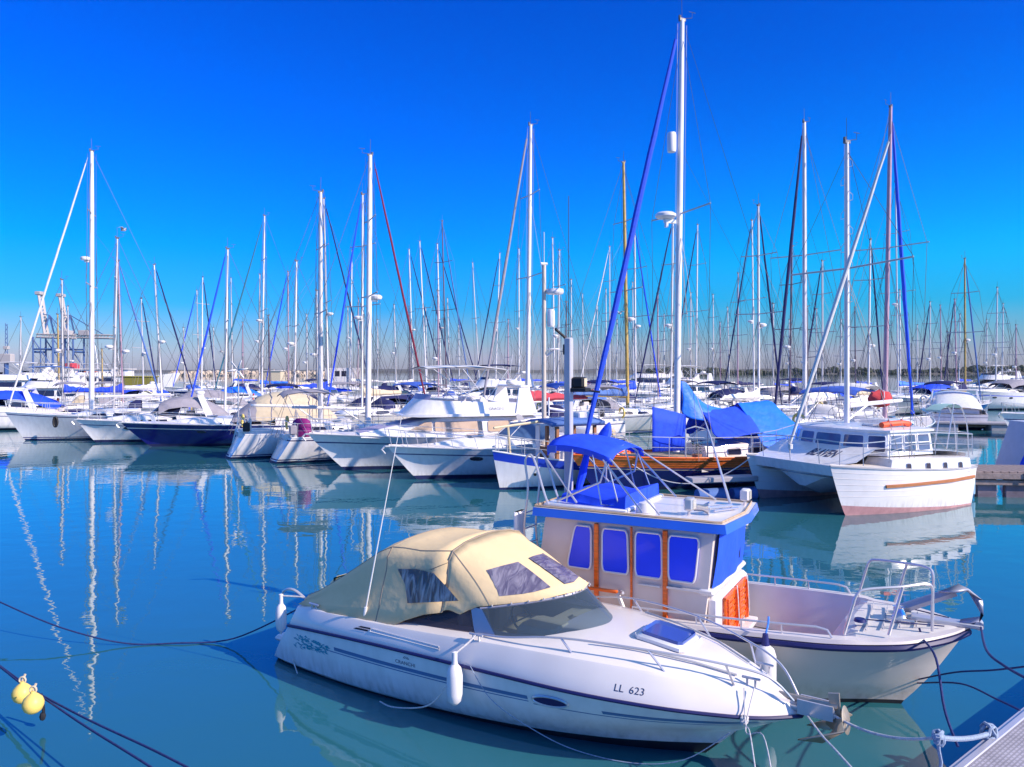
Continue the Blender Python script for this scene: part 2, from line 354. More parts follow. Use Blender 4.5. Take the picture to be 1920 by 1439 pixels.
class House:
    def __init__(s, secs, rr=.1, cam=.05): s.s = secs; s.rr = rr; s.cam = cam
    def ring(s, q):
        x, wb, wt, zb, zt = q[:5]; r = min(s.rr, wt*.45, (zt-zb)*.45); xt = q[5] if len(q) > 5 else x
        X = lambda v: lerp(x, xt, v)
        half = [(X(0), wb, zb), (X(.5), lerp(wb, wt, .5), lerp(zb, zt-r, .5)), (X(.9), wt, zt-r), (X(.97), wt-r*.3, zt-r*.3), (X(1), wt-r, zt), (X(1), wt*.5, zt+s.cam*.7)]
        return [V(a, -b, c) for a, b, c in half]+[V(X(1), 0, zt+s.cam)]+[V(a, b, c) for a, b, c in half[::-1]]
    def mesh(s, name, mats, parent, mf=None, cap=(0, 0)):
        mb = MB(); rows = [s.ring(q) for q in s.s]; mb.grid(rows, mf=mf)
        mb.poly(rows[0], cap[0]); mb.poly(rows[-1][::-1], cap[1])
        return mb.build(name, mats, parent)
    def side(s, x, v, sd, off=.012):
        S = sorted(s.s, key=lambda q: q[0]); xs = [q[0] for q in S]
        wb, wt, zb, zt = [interp(xs, [q[k] for q in S], x) for k in (1, 2, 3, 4)]
        r = min(s.rr, wt*.45, (zt-zb)*.45)
        return V(x, sd*(lerp(wb, wt, v)+off), lerp(zb, zt-r, v))
    def window(s, x0, x1, v0, v1, sd, parent, m=DGLASS, s0=0, s1=0, rad=.25, frame=None, name='window', off=.012):
        # rounded quadrilateral following the house side; s0/s1 shift the top corners
        pts = []
        for cx, cy, a0 in ((1, 0, -90), (1, 1, 0), (0, 1, 90), (0, 0, 180)):
            for k in range(4):
                a = R(a0+k*30); ux = cx+(rad*.5*(math.cos(a)-(1 if cx else -1)) if True else 0); uy = cy+(rad*(math.sin(a)-(1 if cy else -1)))*.8
                pts.append((ux, uy))
        P = []
        for ux, uy in pts:
            x = lerp(lerp(x0, x0+s0, uy), lerp(x1, x1+s1, uy), ux); P.append(s.side(x, lerp(v0, v1, uy), sd, off))
        mb = MB(); mb.fan(P); inn = [p-V(0, sd*(off+.02), 0) for p in P]; mb.grid([P+[P[0]], inn+[inn[0]]])
        o = mb.build(name, [m], parent)
        if frame:
            f = MB(); f.tube([p+V(0, sd*.004, 0) for p in P], .014, 5, closed=True); f.build('frame', [frame], o)
        return o

def canvas_cover(mb, a, b, h0, h1, w, seed=0, n=14, lump=.25):
    # sail bundle lying on a boom from a (mast) to b
    rnd = random.Random(seed); a = Vector(a); b = Vector(b); d = (b-a).normalized(); sd = V(-d.y, d.x, 0)
    rows = []
    for i in range(n+1):
        t = i/n; p = a.lerp(b, t); h = lerp(h0, h1, t**.6)*(1+rnd.uniform(-lump, lump)*.5); ww = w*(1-.45*t)*(1+rnd.uniform(-lump, lump)*.4)
        if i == n: h *= .3; ww *= .4
        sx = rnd.uniform(-.02, .02)
        rows.append([p+sd*(ww*math.sin(2*math.pi*k/10)*(1 if math.cos(2*math.pi*k/10) < 0 else .55)+sx)+V(0, 0, -w*.35+h*.5*(1+math.cos(2*math.pi*k/10))) for k in range(10)])
    mb.grid(rows, closed=True); mb.poly(rows[0]); mb.poly(rows[-1][::-1])

def furled(mb, a, b, r, wob=.02, n=20, seed=0, m=0):
    rnd = random.Random(seed); pts = []; rs = []
    for i in range(n+1):
        t = i/n; p = Vector(a).lerp(Vector(b), t); rr = r*(.45+.75*math.sin(math.pi*(.12+.8*t))**.8)
        pts.append(p+V(rnd.uniform(-1, 1), rnd.uniform(-1, 1), 0)*wob*.3); rs.append(rr*(1+rnd.uniform(-.08, .08)))
    mb.tube(pts, rs, 8, m=m)

def lifebuoy(parent, c, m=ORANGE, r=.28, n=(1, 0, 0), name='lifebuoy'):
    mb = MB(); ax = Vector(n).normalized(); x = ax.orthogonal().normalized(); y = ax.cross(x)
    mb.tube([Vector(c)+x*(r*math.cos(a))+y*(r*math.sin(a)) for a in [R(k*24-120) for k in range(11)]], .06, 6)
    return mb.build(name, [m], parent)

def fender(loc, L=.55, r=.11, top=FENDW, rope=ROPEM, ropeto=None, label='', group=None):
    t = thing('fender', label, 'fender', loc, 0, group)
    mb = MB(); mb.lathe([(0, 0), (r*.35, .01), (r*.8, .05), (r, .13), (r, L-.13), (r*.8, L-.05), (r*.3, L), (0, L+.01)], n=18); mb.build('body', [FENDW], t)
    mb = MB(); mb.lathe([(r*.42, L-.02), (r*.34, L+.03), (.03, L+.12), (0, L+.13)], n=12); mb.build('eyelet', [top], t)
    if ropeto is not None:
        mb = MB(); d = Vector(ropeto)-Vector(loc); mb.tube([V(0, 0, L+.1), d*.6+V(.01, 0, (L+.1)*.4), d], .012, 6); mb.build('lanyard', [rope], t)
    return t

exec_parts = []
# ------------------------------------------------------------------ generic sailing yacht
CAPS = []       # occupied berths: (x,y,dx,dy,half,beam)
def seg_free(cx, cy, hd, half, beam):
    dx, dy = math.cos(R(hd)), math.sin(R(hd))
    for (ox, oy, ex, ey, oh, ob) in CAPS:
        for k in (-1, -.5, 0, .5, 1):
            px, py = cx+dx*half*k, cy+dy*half*k
            t = max(-oh, min(oh, (px-ox)*ex+(py-oy)*ey)); qx, qy = ox+ex*t, oy+ey*t
            if math.hypot(px-qx, py-qy) < (beam+ob)/2*.92: return False
        for k in (-1, -.5, 0, .5, 1):
            px, py = ox+ex*oh*k, oy+ey*oh*k
            t = max(-half, min(half, (px-cx)*dx+(py-cy)*dy)); qx, qy = cx+dx*t, cy+dy*t
            if math.hypot(px-qx, py-qy) < (beam+ob)/2*.92: return False
    return True
def occupy(cx, cy, hd, half, beam): CAPS.append((cx, cy, math.cos(R(hd)), math.sin(R(hd)), half, beam))

def mast_group(root, mx, Hm, zb, h, Y, mastm=ALU, rad=.08, lean=(0, 0), spr=2, genoa=None, gr=.09, radar=None, fx=None, wires=True, boomL=0, cover=None, boomz=None, seed=0, bx=None, steps=False, dirn=1):
    """mast with its fittings, boom and rigging; fx = forestay foot, h = Hull"""
    top = V(mx+lean[0], lean[1], Hm); base = V(mx, 0, zb)
    P = lambda f: base.lerp(top, f)
    mb = MB(); rr = rad
    mb.tube([P(0), P(.3), P(.8), P(1)], [rr, rr, rr*.9, rr*.7], 10)
    mast = mb.build('mast', [mastm], root)
    near = Y < 75
    wr = .006+Y*.00013
    mb = MB(); mb.tube([top, top+V(.02, 0, .75)], .008+Y*.00008, 4); mb.tube([top+V(0, 0, .05), top+V(-.35, .1, .1)], .01+Y*.00005, 4)
    mb.box(mx+lean[0]-.12, mx+lean[0]+.12, lean[1]-.05, lean[1]+.05, Hm-.04, Hm+.06)
    mb.lathe([(0, 0), (.05, 0), (.05, .1), (0, .11)], (top.x+.1, top.y, top.z+.05), n=8)
    if near: mb.tube([top+V(-.35, .1, .1), top+V(-.36, .1, .3)], .01, 4); mb.tube([top+V(-.5, .1, .3), top+V(-.22, .1, .3)], .012, 4)
    mb.build('masthead_fittings', [WIRE], mast)
    B = h.B/2
    fr = [.48, .76][:spr] if spr > 1 else [.55]
    tips = []
    for i, f in enumerate(fr):
        w = B*(1.0-.28*i); p = P(f)
        mb = MB()
        mb.tube([p+V(0, w, .06), p, p+V(0, -w, .06)], .026+Y*.00012, 5); mb.build('spreader', [GREYD if mastm != DMAST else DMAST], mast)
        tips.append((p+V(0, w, .06), w))
    if radar:
        p = P(radar); mb = MB(); mb.box(p.x+.04, p.x+.4, p.y-.05, p.y+.05, p.z-.12, p.z-.02)
        mb.lathe([(0, -.02), (.24, 0), (.28, .06), (.28, .14), (.2, .2), (0, .22)], (p.x+.34, p.y, p.z), n=16); mb.build('radar_dome', [WHITE], mast)
    fxx = fx if fx is not None else V(h.L/2+h.rb*.8, 0, h.zb)
    bxx = bx if bx is not None else V(-h.L/2, 0, h.za)
    if wires:
        mb = MB()
        for sd in (1, -1):
            ch = V(mx-.15, sd*B*.9, h.zm+.05)
            pts = [P(.97)]+[V(t.x, sd*w, t.z) for t, w in tips[::-1]]+[ch]
            mb.tube(pts, wr, 4, caps=False)
            mb.tube([P(fr[0]-.02), ch+V(.35, 0, 0)], wr, 3, caps=False); mb.tube([P(fr[0]-.02), ch-V(.35, 0, 0)], wr, 3, caps=False)
            if spr > 1 and near: mb.tube([P(fr[1]), V(tips[0][0].x, sd*tips[0][1], tips[0][0].z)], wr*.8, 3, caps=False)
        split = bxx+V(0, 0, 2.2); mb.tube([top, V(lerp(top.x, bxx.x, .85), 0, lerp(top.z, bxx.z, .85))], wr, 4, caps=False)
        s2 = V(lerp(top.x, bxx.x, .85), 0, lerp(top.z, bxx.z, .85))
        for sd in (1, -1): mb.tube([s2, V(bxx.x, sd*B*.5, bxx.z)], wr, 3, caps=False)
        if genoa is None: mb.tube([P(.98), fxx], wr, 4, caps=False)
        if near: mb.tube([P(.99)+V(-rad*1.7, 0, 0), P(.05)+V(-rad*1.7, .05, 0)], wr*.8, 3, caps=False); mb.tube([P(.99)+V(rad*1.6, 0, 0), P(.1)+V(rad*2, .1, 0)], wr*.8, 3, caps=False)
        mb.tube([P(.7), V(bxx.x, 0, (boomz or 3))], wr*.6, 3, caps=False)
        mb.build('rigging', [WIRE], root)
    if genoa is not None:
        mb = MB(); a = fxx+V(0, 0, .45); b = P(.975)+V(rad*1.5, 0, 0); d = (b-a)
        furled(mb, a, a+d*.975, gr, seed=seed); mb.tube([fxx, a], wr*1.2, 5); mb.tube([a+d*.95, b], wr*1.2, 4)
        mb.lathe([(0, 0), (gr*1.3, .02), (gr*1.3, .16), (0, .18)], fxx+V(0, 0, .25), n=8)
        mb.build('furled_genoa', [genoa], root)
    if boomL:
        bz = boomz or (zb+.9); a = V(mx-rad*1.5, 0, bz); e = V(mx-boomL, random.Random(seed).uniform(-.15, .15), bz+.12)
        mb = MB(); mb.tube([a, e], [.075, .06], 8); boom = mb.build('boom', [WMAST if mastm not in (YMAST, DMAST) else mastm], root)
        if near: mb = MB(); mb.tube([V(mx-boomL*.35, 0, bz), V(mx-rad, 0, zb+.1)], .035, 6); mb.build('boom_vang', [ALU], root)
        if cover is not None:
            mb = MB(); canvas_cover(mb, a+V(rad*.5, 0, .05), e+V(.2, 0, .05), .75 if near else .6, .22, .2, seed); mb.build('sail_cover', [cover], root)
    if steps:
        for k in range(12):
            mb = MB(); p = P(.25+.06*k); sy = 1 if k % 2 else -1
            mb.tube([p+V(0, sy*rad, 0), p+V(0, sy*(rad+.14), .0), p+V(0, sy*(rad+.14), .16), p+V(0, sy*rad*.9, .3)], .012, 4); mb.build('mast_step', [ALU], mast)
    return mast

def sailboat(name, label, cat, loc, hd, L, B, Hm, Y, mastx=.07, hullm=WHITE, stripe=None, mastm=ALU, genoa=None, gr=.09, cover=None, spray=None, bimini=None, radar=None, spr=2, seed=0, lean=(0, 0), group=None, fb=None, rad=None, ws=.72, antif=ANTIB, teak=False, boom=True, rs=None, steps=False, buoy=None, jf=1.0):
    rnd = random.Random(seed); fb = fb or (.55+.052*L); rad = rad or (.055+.0035*L)
    root = thing(name, label, cat, loc, hd, group)
    h = Hull(L*.88, B, fb*1.0, fb*.94, fb*1.22, rb=L*.085, rs=(-.25 if rs is None else rs)*fb, ws=ws, tm=.42, pb=2.1, es=.34, eb=.95)
    near = Y < 75
    bands = [-.3, .0, .09, .13, .18, ('s', .45), ('s', .78), ('d', .14), ('d', .09), ('d', 0)]
    mi = [1, 1, 0, 2, 0, 0, 0, 2 if stripe else 0, 0]
    h.mesh('hull', bands, mi, [hullm, antif, stripe or NAVY], root, 22 if near else 12)
    h.deck(root, TEAKD if teak else DECK, rim=WHITE if not teak else TEAK, nt=16)
    Lc = L*.40; x0 = -L*.06; zc = fb*.94-.02; x1 = x0+Lc*.75
    hs = House([(x0, B*.31, B*.27, zc, zc+.48), (x0+Lc*.35, B*.31, B*.27, zc, zc+.46), (x0+Lc*.62, B*.26, B*.21, zc+.02, zc+.36), (x1, B*.15, B*.12, zc+.06, zc+.14)], .09, .06)
    cab = hs.mesh('cabin', [WHITE], root)
    for sd in (1, -1):
        if near: 
            hs.window(x0+.15, x0+Lc*.27, .35, .85, sd, cab, DGLASS, .05, -.1)
            hs.window(x0+Lc*.33, x0+Lc*.55, .35, .8, sd, cab, DGLASS, .08, -.3)
        else: hs.window(x0+.15, x0+Lc*.55, .35, .85, sd, cab, DGLASS, .05, -.3)
    # cockpit coaming and well
    mb = MB(); xa = -L*.40
    for sd in (1, -1): mb.box(xa, x0, sd*B*.27-.07, sd*B*.27+.07, zc-.05, zc+.24, b=.03)
    mb.box(xa, xa+.12, -B*.27, B*.27, zc-.05, zc+.2, b=.03); mb.build('cockpit_coaming', [WHITE], root)
    mb = MB(); mb.box(xa+.13, x0-.02, -B*.27+.07, B*.27-.07, zc+.0, zc+.07); mb.build('cockpit_sole', [TEAKD], root)
    mx = L*mastx; zb = zc+.4
    mast_group(root, mx, Hm, zb, h, Y, mastm, rad, lean, spr, genoa, gr, radar, fx=V(mx+(L*.44+L*.068-mx)*jf, 0, h.zb*lerp(.95, 1, jf)), boomL=L*.36 if boom else 0, cover=cover, boomz=zb+.85, seed=seed, steps=steps)
    if spray:
        mb = MB(); w = B*.30; rows = []
        for x, z in ((x0+.55, .05), (x0+.35, .42), (x0+.0, .62), (x0-.35, .6)):
            rows.append([V(x, w*math.cos(math.pi*k/8), zc+.45+z*math.sin(math.pi*k/8)**.6) for k in range(9)])
        mb.grid(rows); mb.build('sprayhood', [spray], root)
    if bimini:
        mb = MB(); w = B*.34; rows = []; zt = zc+2.0
        for x, dz in ((xa-.1, -.18), (xa+.1, -.03), (xa+.6, .05), (xa+1.3, .06), (xa+1.9, .0), (xa+2.1, -.12)):
            rows.append([V(x, w*q, zt+dz+.14*(1-q*q)) for q in (-1, -.8, -.4, 0, .4, .8, 1)])
        mb.grid(rows); mb.grid([[p-V(0, 0, .03) for p in r] for r in rows]); mb.build('bimini', [bimini], root)
        for sd in (1, -1):
            mb = MB(); mb.tube([V(xa+.1, sd*w, zt), V(xa+1.0, sd*B*.4, zc+.1), V(xa+1.9, sd*w, zt)], .015, 5); mb.build('bimini_frame', [STEEL], root)
    if Y < 100:
        mb = MB(); hh = .62; r0 = .009+Y*.00008
        for sd in (1, -1):
            base = [h.sheer(t, sd, .06, 0) for t in (.03, .14, .28, .42, .56, .70, .82, .92)]
            rail(mb, base, hh, r0, near)
            tip = h.sheer(.99, sd, .02, 0); mb.tube([base[-1]+V(0, 0, hh), tip+V(.1, 0, hh+.05), V(tip.x+.2, 0, tip.z+hh+.05)], r0*1.4, 5)
            mb.tube([tip, tip+V(.12, 0, hh+.05)], r0*1.3, 5)
        a = h.sheer(.0, 1, .08, 0); b = h.sheer(.0, -1, .08, 0)
        mb.tube([h.sheer(.03, 1, .06, hh), a+V(.02, 0, hh), b+V(.02, 0, hh), h.sheer(.03, -1, .06, hh)], r0*1.4, 5)
        mb.tube([a, a+V(.02, 0, hh)], r0*1.3, 5); mb.tube([b, b+V(.02, 0, hh)], r0*1.3, 5)
        mb.build('railing', [STEEL], root)
    if near:
        mb = MB(); ax = -L*.33; mb.tube([V(ax, 0, zc), V(ax, 0, zc+.75)], .05, 6)
        mb.tube([V(ax-.06, .38*math.cos(a), zc+.85+.38*math.sin(a)) for a in [R(k*20) for k in range(18)]], .016, 5, closed=True)
        for k in range(3): a = R(k*60); mb.tube([V(ax-.06, .38*math.cos(a), zc+.85+.38*math.sin(a)), V(ax-.06, -.38*math.cos(a), zc+.85-.38*math.sin(a))], .01, 4)
        mb.build('steering_wheel', [STEEL], root)
        lifebuoy(root, h.sheer(.02, 1, .05, .5), buoy or rnd.choice([YELLOW, WHITE, ORANGE]))
        mb = MB(); p = h.sheer(.02, -1, .1, 0); mb.box(p.x-.25, p.x+.05, p.y-.1, p.y+.12, p.z+.15, p.z+.55, b=.04); mb.build('outboard_motor', [rnd.choice([BLACK, GREYC, WHITE])], root)
        for k in range(3):
            mb = MB(); x = L*(.12+.1*k); mb.box(x-.2, x+.2, -.2, .2, h.zm+.05+(.42 if k == 0 else .12), h.zm+.05+(.5 if k == 0 else .2), b=.02); mb.build('deck_hatch', [BGLASS], root)
    return root, h

# ------------------------------------------------------------------ generic motor cruiser
def motorboat(name, label, loc, hd, L, B, Y, hullm=WHITE, stripe=NAVY, canopy=NAVYC, fly=False, glass=DGLASS, seed=0, group=None, arch=True, fb=None, cat='motor yacht', aftcanvas=None, antif=ANTIB, tan=False, rails=True, kh=.8, flybimini=WCANV, ws=.92):
    rnd = random.Random(seed); fb = fb or (.45+.075*L)
    root = thing(name, label, cat, loc, hd, group)
    h = Hull(L*.86, B, fb*.82, fb*.96, fb*1.1, rb=L*.12, rs=.1, ws=ws, tm=.4, pb=2.5, chine=1, d=.45)
    bands = [-.3, .0, .10, .15, ('s', .2), ('s', .4), ('s', .6), ('s', .74), ('s', .78), ('d', .16), ('d', .1), ('d', 0)]
    mi = [1, 1, 1, 0, 0, 0, 0, 2, 0, 0 if not stripe else 0, 0]
    h.mesh('hull', bands, mi, [hullm, antif, stripe or hullm], root, 26)
    h.deck(root, WHITE2, camber=.12, rim=STEEL)
    z0 = fb*.9
    # raised foredeck
    hs = House([(-L*.05, B*.36, B*.30, z0-.1, z0+.42), (L*.12, B*.34, B*.27, z0-.05, z0+.42), (L*.26, B*.26, B*.18, z0+.02, z0+.36), (L*.36, B*.14, B*.07, z0+.08, z0+.22)], .14, .10)
    cab = hs.mesh('foredeck_coachroof', [WHITE], root)
    mb = MB(); mb.box(L*.16, L*.16+.55, -.28, .28, z0+.50, z0+.56, b=.02); mb.build('hatch', [BGLASS], cab)
    for k in (0, 1): 
        for sd in (1, -1): hs.window(L*(-.02+.1*k), L*(.05+.1*k), .45, .8, sd, cab, glass)
    zt = z0+.36; hw = .62 if not fly else 1.12
    if not fly:
        # wrap-round windscreen
        def arc(x0, w, z, rk): return [V(x0-rk*abs(q)**2.2, w*q, z) for q in [k/8-1 for k in range(17)]]
        A = arc(L*.115, B*.36, zt+.02, L*.20); Bb = arc(L*.03, B*.31, zt+hw, L*.14)
        mb = MB(); mb.grid([A, Bb]); ws_ = mb.build('windscreen', [glass], root)
        mb = MB(); mb.tube(Bb, .025, 6); mb.tube(A, .02, 6)
        for k in (4, 8, 12): mb.tube([A[k], Bb[k]], .018, 5)
        mb.build('frame', [WHITE], ws_)
        # cockpit sides and soft top
        mb = MB(); xa = -L*.42
        for sd in (1, -1):
            mb.grid([[V(x, sd*B*.44, z0-.25), V(x, sd*B*.42, z0+hh), V(x, sd*B*.36, z0+hh+.02), V(x, sd*B*.35, z0-.2)] for x, hh in ((xa, .18), (-L*.25, .30), (-L*.08, .42))])
        mb.box(xa+.1, xa+.7, -B*.34, B*.34, z0-.2, z0+.28, b=.05); mb.box(-L*.2, -L*.14, -B*.3, -B*.08, z0-.2, z0+.62, b=.05)
        mb.build('cockpit', [WHITE2], root)
        if canopy:
            mb = MB(); rows = []
            prof = [(L*.035, hw+.02, .31), (-L*.03, hw+.32, .32), (-L*.12, hw+.42, .33), (-L*.22, hw+.36, .33), (-L*.30, hw+.1, .34), (-L*.38, .35, .36), (-L*.43, -.05, .38)]
            for x, dz, w in prof:
                zc = zt+dz; zl = max(z0+.42*0+.28, zc-.5) if dz > .5 else zt-.15
                rows.append([V(x, -B*(w+.05), min(zl, zc-.02)), V(x, -B*w, lerp(zl, zc, .6)), V(x, -B*w*.85, zc-.04), V(x, -B*w*.4, zc+.05), V(x, 0, zc+.08), V(x, B*w*.4, zc+.05), V(x, B*w*.85, zc-.04), V(x, B*w, lerp(zl, zc, .6)), V(x, B*(w+.05), min(zl, zc-.02))])
            mb.grid(rows); mb.build('canopy', [canopy], root)
        if arch:
            mb = MB(); xr = -L*.27
            for sd in (1, -1): mb.prism([V(xr-.5, sd*B*.42, z0+.2), V(xr-.05, sd*B*.42, z0+.2), V(xr+.45, sd*B*.36, zt+hw+.55), V(xr+.15, sd*B*.36, zt+hw+.6)], (0, -sd*.07, 0))
            mb.box(xr+.1, xr+.48, -B*.37, B*.37, zt+hw+.53, zt+hw+.62, b=.03)
            ra = mb.build('radar_arch', [WHITE], root)
            mb = MB(); mb.lathe([(0, 0), (.24, .02), (.27, .1), (.2, .2), (0, .22)], (xr+.3, 0, zt+hw+.62), n=14); mb.build('radar_dome', [WHITE], ra)
    else:
        w = B*.40
        hs2 = House([(-L*.40, w*.98, w*.9, z0-.2, z0+1.45*kh, -L*.38), (-L*.2, w*1.0, w*.92, z0-.2, z0+1.5*kh), (-L*.02, w*.98, w*.86, z0-.1, z0+1.5*kh, -L*.05), (L*.12, w*.86, w*.62, z0+.2*kh, z0+1.42*kh, -L*.02), (L*.21, w*.7, w*.5, z0+.26*kh, z0+.55*kh)], .12, .05)
        sup = hs2.mesh('superstructure', [WHITE, glass], root, mf=lambda i, j: 1 if (i == 3 and 3 <= j <= 8) else 0)
        gm = TANG if tan else glass
        for sd in (1, -1):
            hs2.window(-L*.34, -L*.205, .5, .93, sd, sup, gm, .1, 0, .15, off=.035)
            hs2.window(-L*.185, -L*.025, .5, .93, sd, sup, gm, 0, 0, .15, off=.035); hs2.window(-L*.015, L*.06, .5, .93, sd, sup, gm, 0, -.7, .15, off=.035)
        # overhanging flybridge deck and coaming
        zf = z0+1.52*kh
        mb = MB(); rows = []
        for x, ww, z1, z2 in ((-L*.40, .40, 0, .08), (-L*.3, .44, 0, .1), (-L*.1, .44, 0, .12), (L*.03, .40, .0, .1), (L*.08, .28, .02, .08)):
            rows.append([V(x, -B*ww, zf+z1), V(x, -B*ww, zf+z2), V(x, 0, zf+z2+.04), V(x, B*ww, zf+z2), V(x, B*ww, zf+z1)])
        mb.grid(rows); mb.grid([[r[0], r[4]] for r in rows]); mb.poly(rows[0]); mb.poly(rows[-1]); fd = mb.build('flybridge_deck', [WHITE], root)
        mb = MB(); o_ = []; t_ = []
        for q in [k/12-1 for k in range(25)]:
            a = q*math.pi/2; x = -L*.12+L*.19*math.cos(a)**.8 if abs(q) < 1 else -L*.12; o_.append(V(x, B*.40*math.sin(a), zf+.1)); t_.append(V(x-L*.05*math.cos(a)-.02, B*.37*math.sin(a), zf+.1+.62-.1*abs(q)))
        o_ = [V(-L*.32, -B*.40, zf+.1), V(-L*.2, -B*.40, zf+.1)]+o_+[V(-L*.2, B*.40, zf+.1), V(-L*.32, B*.40, zf+.1)]
        t_ = [V(-L*.36, -B*.38, zf+.5), V(-L*.2, -B*.38, zf+.58)]+t_+[V(-L*.2, B*.38, zf+.58), V(-L*.36, B*.38, zf+.5)]
        mb.grid([o_, t_]); mb.grid([[p*1.0 for p in t_], [p+V(0, -.1 if p.y > 0 else .1, -.03) for p in t_]]); mb.build('flybridge_coaming', [WHITE], root)
        mb = MB(); mb.grid([t_[8:-8], [p+V(-.12, 0, .22) for p in t_[8:-8]]]); mb.build('flybridge_screen', [glass], root)
        mb = MB(); mb.box(-L*.22, -L*.16, -B*.25, -B*.05, zf+.1, zf+.75, b=.05); mb.box(-L*.22, -L*.16, B*.05, B*.25, zf+.1, zf+.75, b=.05); mb.box(-L*.34, -L*.29, -B*.3, B*.3, zf+.1, zf+.5, b=.05); mb.build('flybridge_seats', [WHITE2], root)
        xr = -L*.33
        mb = MB()
        for sd in (1, -1): mb.prism([V(xr-.6, sd*B*.42, zf+.08), V(xr+.35, sd*B*.42, zf+.08), V(xr+.12, sd*B*.36, zf+1.15), V(xr-.3, sd*B*.36, zf+1.25)], (0, -sd*.1, 0))
        mb.box(xr-.3, xr+.1, -B*.37, B*.37, zf+1.13, zf+1.25, b=.03); ra = mb.build('radar_arch', [WHITE], root)
        mb = MB(); mb.lathe([(0, 0), (.26, .02), (.3, .1), (.22, .22), (0, .24)], (xr-.1, 0, zf+1.25), n=14); mb.tube([V(xr-.1, .5, zf+1.2), V(xr-.4, .5, zf+3.2)], .012, 4); mb.tube([V(xr-.1, -.5, zf+1.2), V(xr-.3, -.5, zf+2.6)], .012, 4); mb.build('radar_dome', [WHITE], ra)
        if flybimini:
            mb = MB(); rows = []
            for x, dz in ((-L*.28, -.06), (-L*.2, .05), (-L*.1, .06), (L*.0, .0)): rows.append([V(x, B*.36*q, zf+1.95+dz+.1*(1-q*q)) for q in (-1, -.6, 0, .6, 1)])
            mb.grid(rows); mb.grid([[p-V(0, 0, .03) for p in r] for r in rows]); mb.build('bimini', [flybimini], root)
            for sd in (1, -1):
                mb = MB(); [mb.tube([V(L*a, sd*B*.36, zf+1.93), V(L*b, sd*B*.40, zf+.65)], .018, 5) for a, b in ((-.28, -.2), (-.02, -.16), (-.12, -.2), (-.2, -.12))]; mb.build('bimini_frame', [STEEL], root)
        # aft cockpit
        mb = MB(); mb.box(-L*.42, -L*.38, -B*.4, B*.4, z0-.3, z0+.25, b=.03); mb.build('cockpit', [WHITE2], root)
    # swim platform, rails, fittings
    mb = MB(); mb.box(-L*.43-.75, -L*.43+.05, -B*.40, B*.40, .22, .32, b=.03); mb.build('swim_platform', [TEAKD], root)
    if rails:
        mb = MB(); r0 = .012+Y*.00008
        for sd in (1, -1):
            base = [h.sheer(t, sd, .08, 0) for t in (.36, .48, .58, .68, .77, .86, .93, .985)]
            top = [p+V(.12 if i else -.1, -sd*.04, .30+.05*i if i else .05) for i, p in enumerate(base)]
            mb.tube(top+[V(top[-1].x+.15, 0, top[-1].z)], r0, 5)
            for p, q in zip(base[1:], top[1:]): mb.tube([p, q], r0*.9, 5)
        mb.build('bow_rail', [STEEL], root)
    mb = MB(); p = h.sheer(1, 1); mb.box(p.x-.5, p.x+.12, -.07, .07, p.z-.02, p.z+.05, b=.02); mb.tube([V(p.x+.1, 0, p.z+.02), V(p.x+.22, 0, p.z-.1), V(p.x+.1, 0, p.z-.25)], .04, 6); mb.build('anchor', [STEEL], root)
    for sd in (1, -1):
        for t in ((.55, .7) if L > 8 else (.6,)):
            z = h.zs(t)*.68; c = h.pt(t, z, sd, .008); a = h.pt(t+.02, z, sd, .008)-h.pt(t-.02, z, sd, .008); a.normalize()
            mb = MB(); up = h.pt(t, z+.08, sd, .008)-h.pt(t, z-.08, sd, .008); up.normalize(); mb.fan([c+a*(.24*math.cos(k*R(30)))+up*(.09*math.sin(k*R(30))) for k in range(12)]); mb.tube([c+a*(.24*math.cos(k*R(30)))+up*(.09*math.sin(k*R(30))) for k in range(12)], .015, 5, closed=True); mb.build('porthole', [DGLASS], root)
    return root, h

# ================================================================== setting
def water_mat():
    m = bpy.data.materials.new('harbour_water'); m.use_nodes = True; t = m.node_tree; b = t.nodes['Principled BSDF']
    b.inputs['Base Color'].default_value = (.024, .138, .175, 1); b.inputs['Roughness'].default_value = .015; b.inputs['IOR'].default_value = 2.1
    tc = t.nodes.new('ShaderNodeTexCoord')
    def noise(sc, st, det=2):
        mp = t.nodes.new('ShaderNodeMapping'); mp.inputs['Scale'].default_value = st; t.links.new(tc.outputs['Object'], mp.inputs[0])
        n = t.nodes.new('ShaderNodeTexNoise'); n.inputs['Scale'].default_value = sc; n.inputs['Detail'].default_value = det; n.inputs['Roughness'].default_value = .45
        t.links.new(mp.outputs[0], n.inputs[0]); return n
    n1 = noise(1.1, (1, 1.3, 1), 3); n2 = noise(4.5, (1, 1.6, 1), 2); n3 = noise(.12, (1, 1, 1), 2)
    mr = t.nodes.new('ShaderNodeMapRange'); mr.inputs[1].default_value = .42; mr.inputs[2].default_value = .62; mr.inputs[3].default_value = .25; mr.inputs[4].default_value = 1.0
    t.links.new(n3.outputs[0], mr.inputs[0])
    mu = t.nodes.new('ShaderNodeMath'); mu.operation = 'MULTIPLY'; t.links.new(n2.outputs[0], mu.inputs[0]); t.links.new(mr.outputs[0], mu.inputs[1])
    m2 = t.nodes.new('ShaderNodeMath'); m2.operation = 'MULTIPLY'; m2.inputs[1].default_value = .16; t.links.new(mu.outputs[0], m2.inputs[0])
    ad = t.nodes.new('ShaderNodeMath'); ad.operation = 'ADD'; t.links.new(n1.outputs[0], ad.inputs[0]); t.links.new(m2.outputs[0], ad.inputs[1])
    bp = t.nodes.new('ShaderNodeBump'); bp.inputs['Strength'].default_value = 1; bp.inputs['Distance'].default_value = .007
    t.links.new(ad.outputs[0], bp.inputs['Height']); t.links.new(bp.outputs[0], b.inputs['Normal'])
    return m
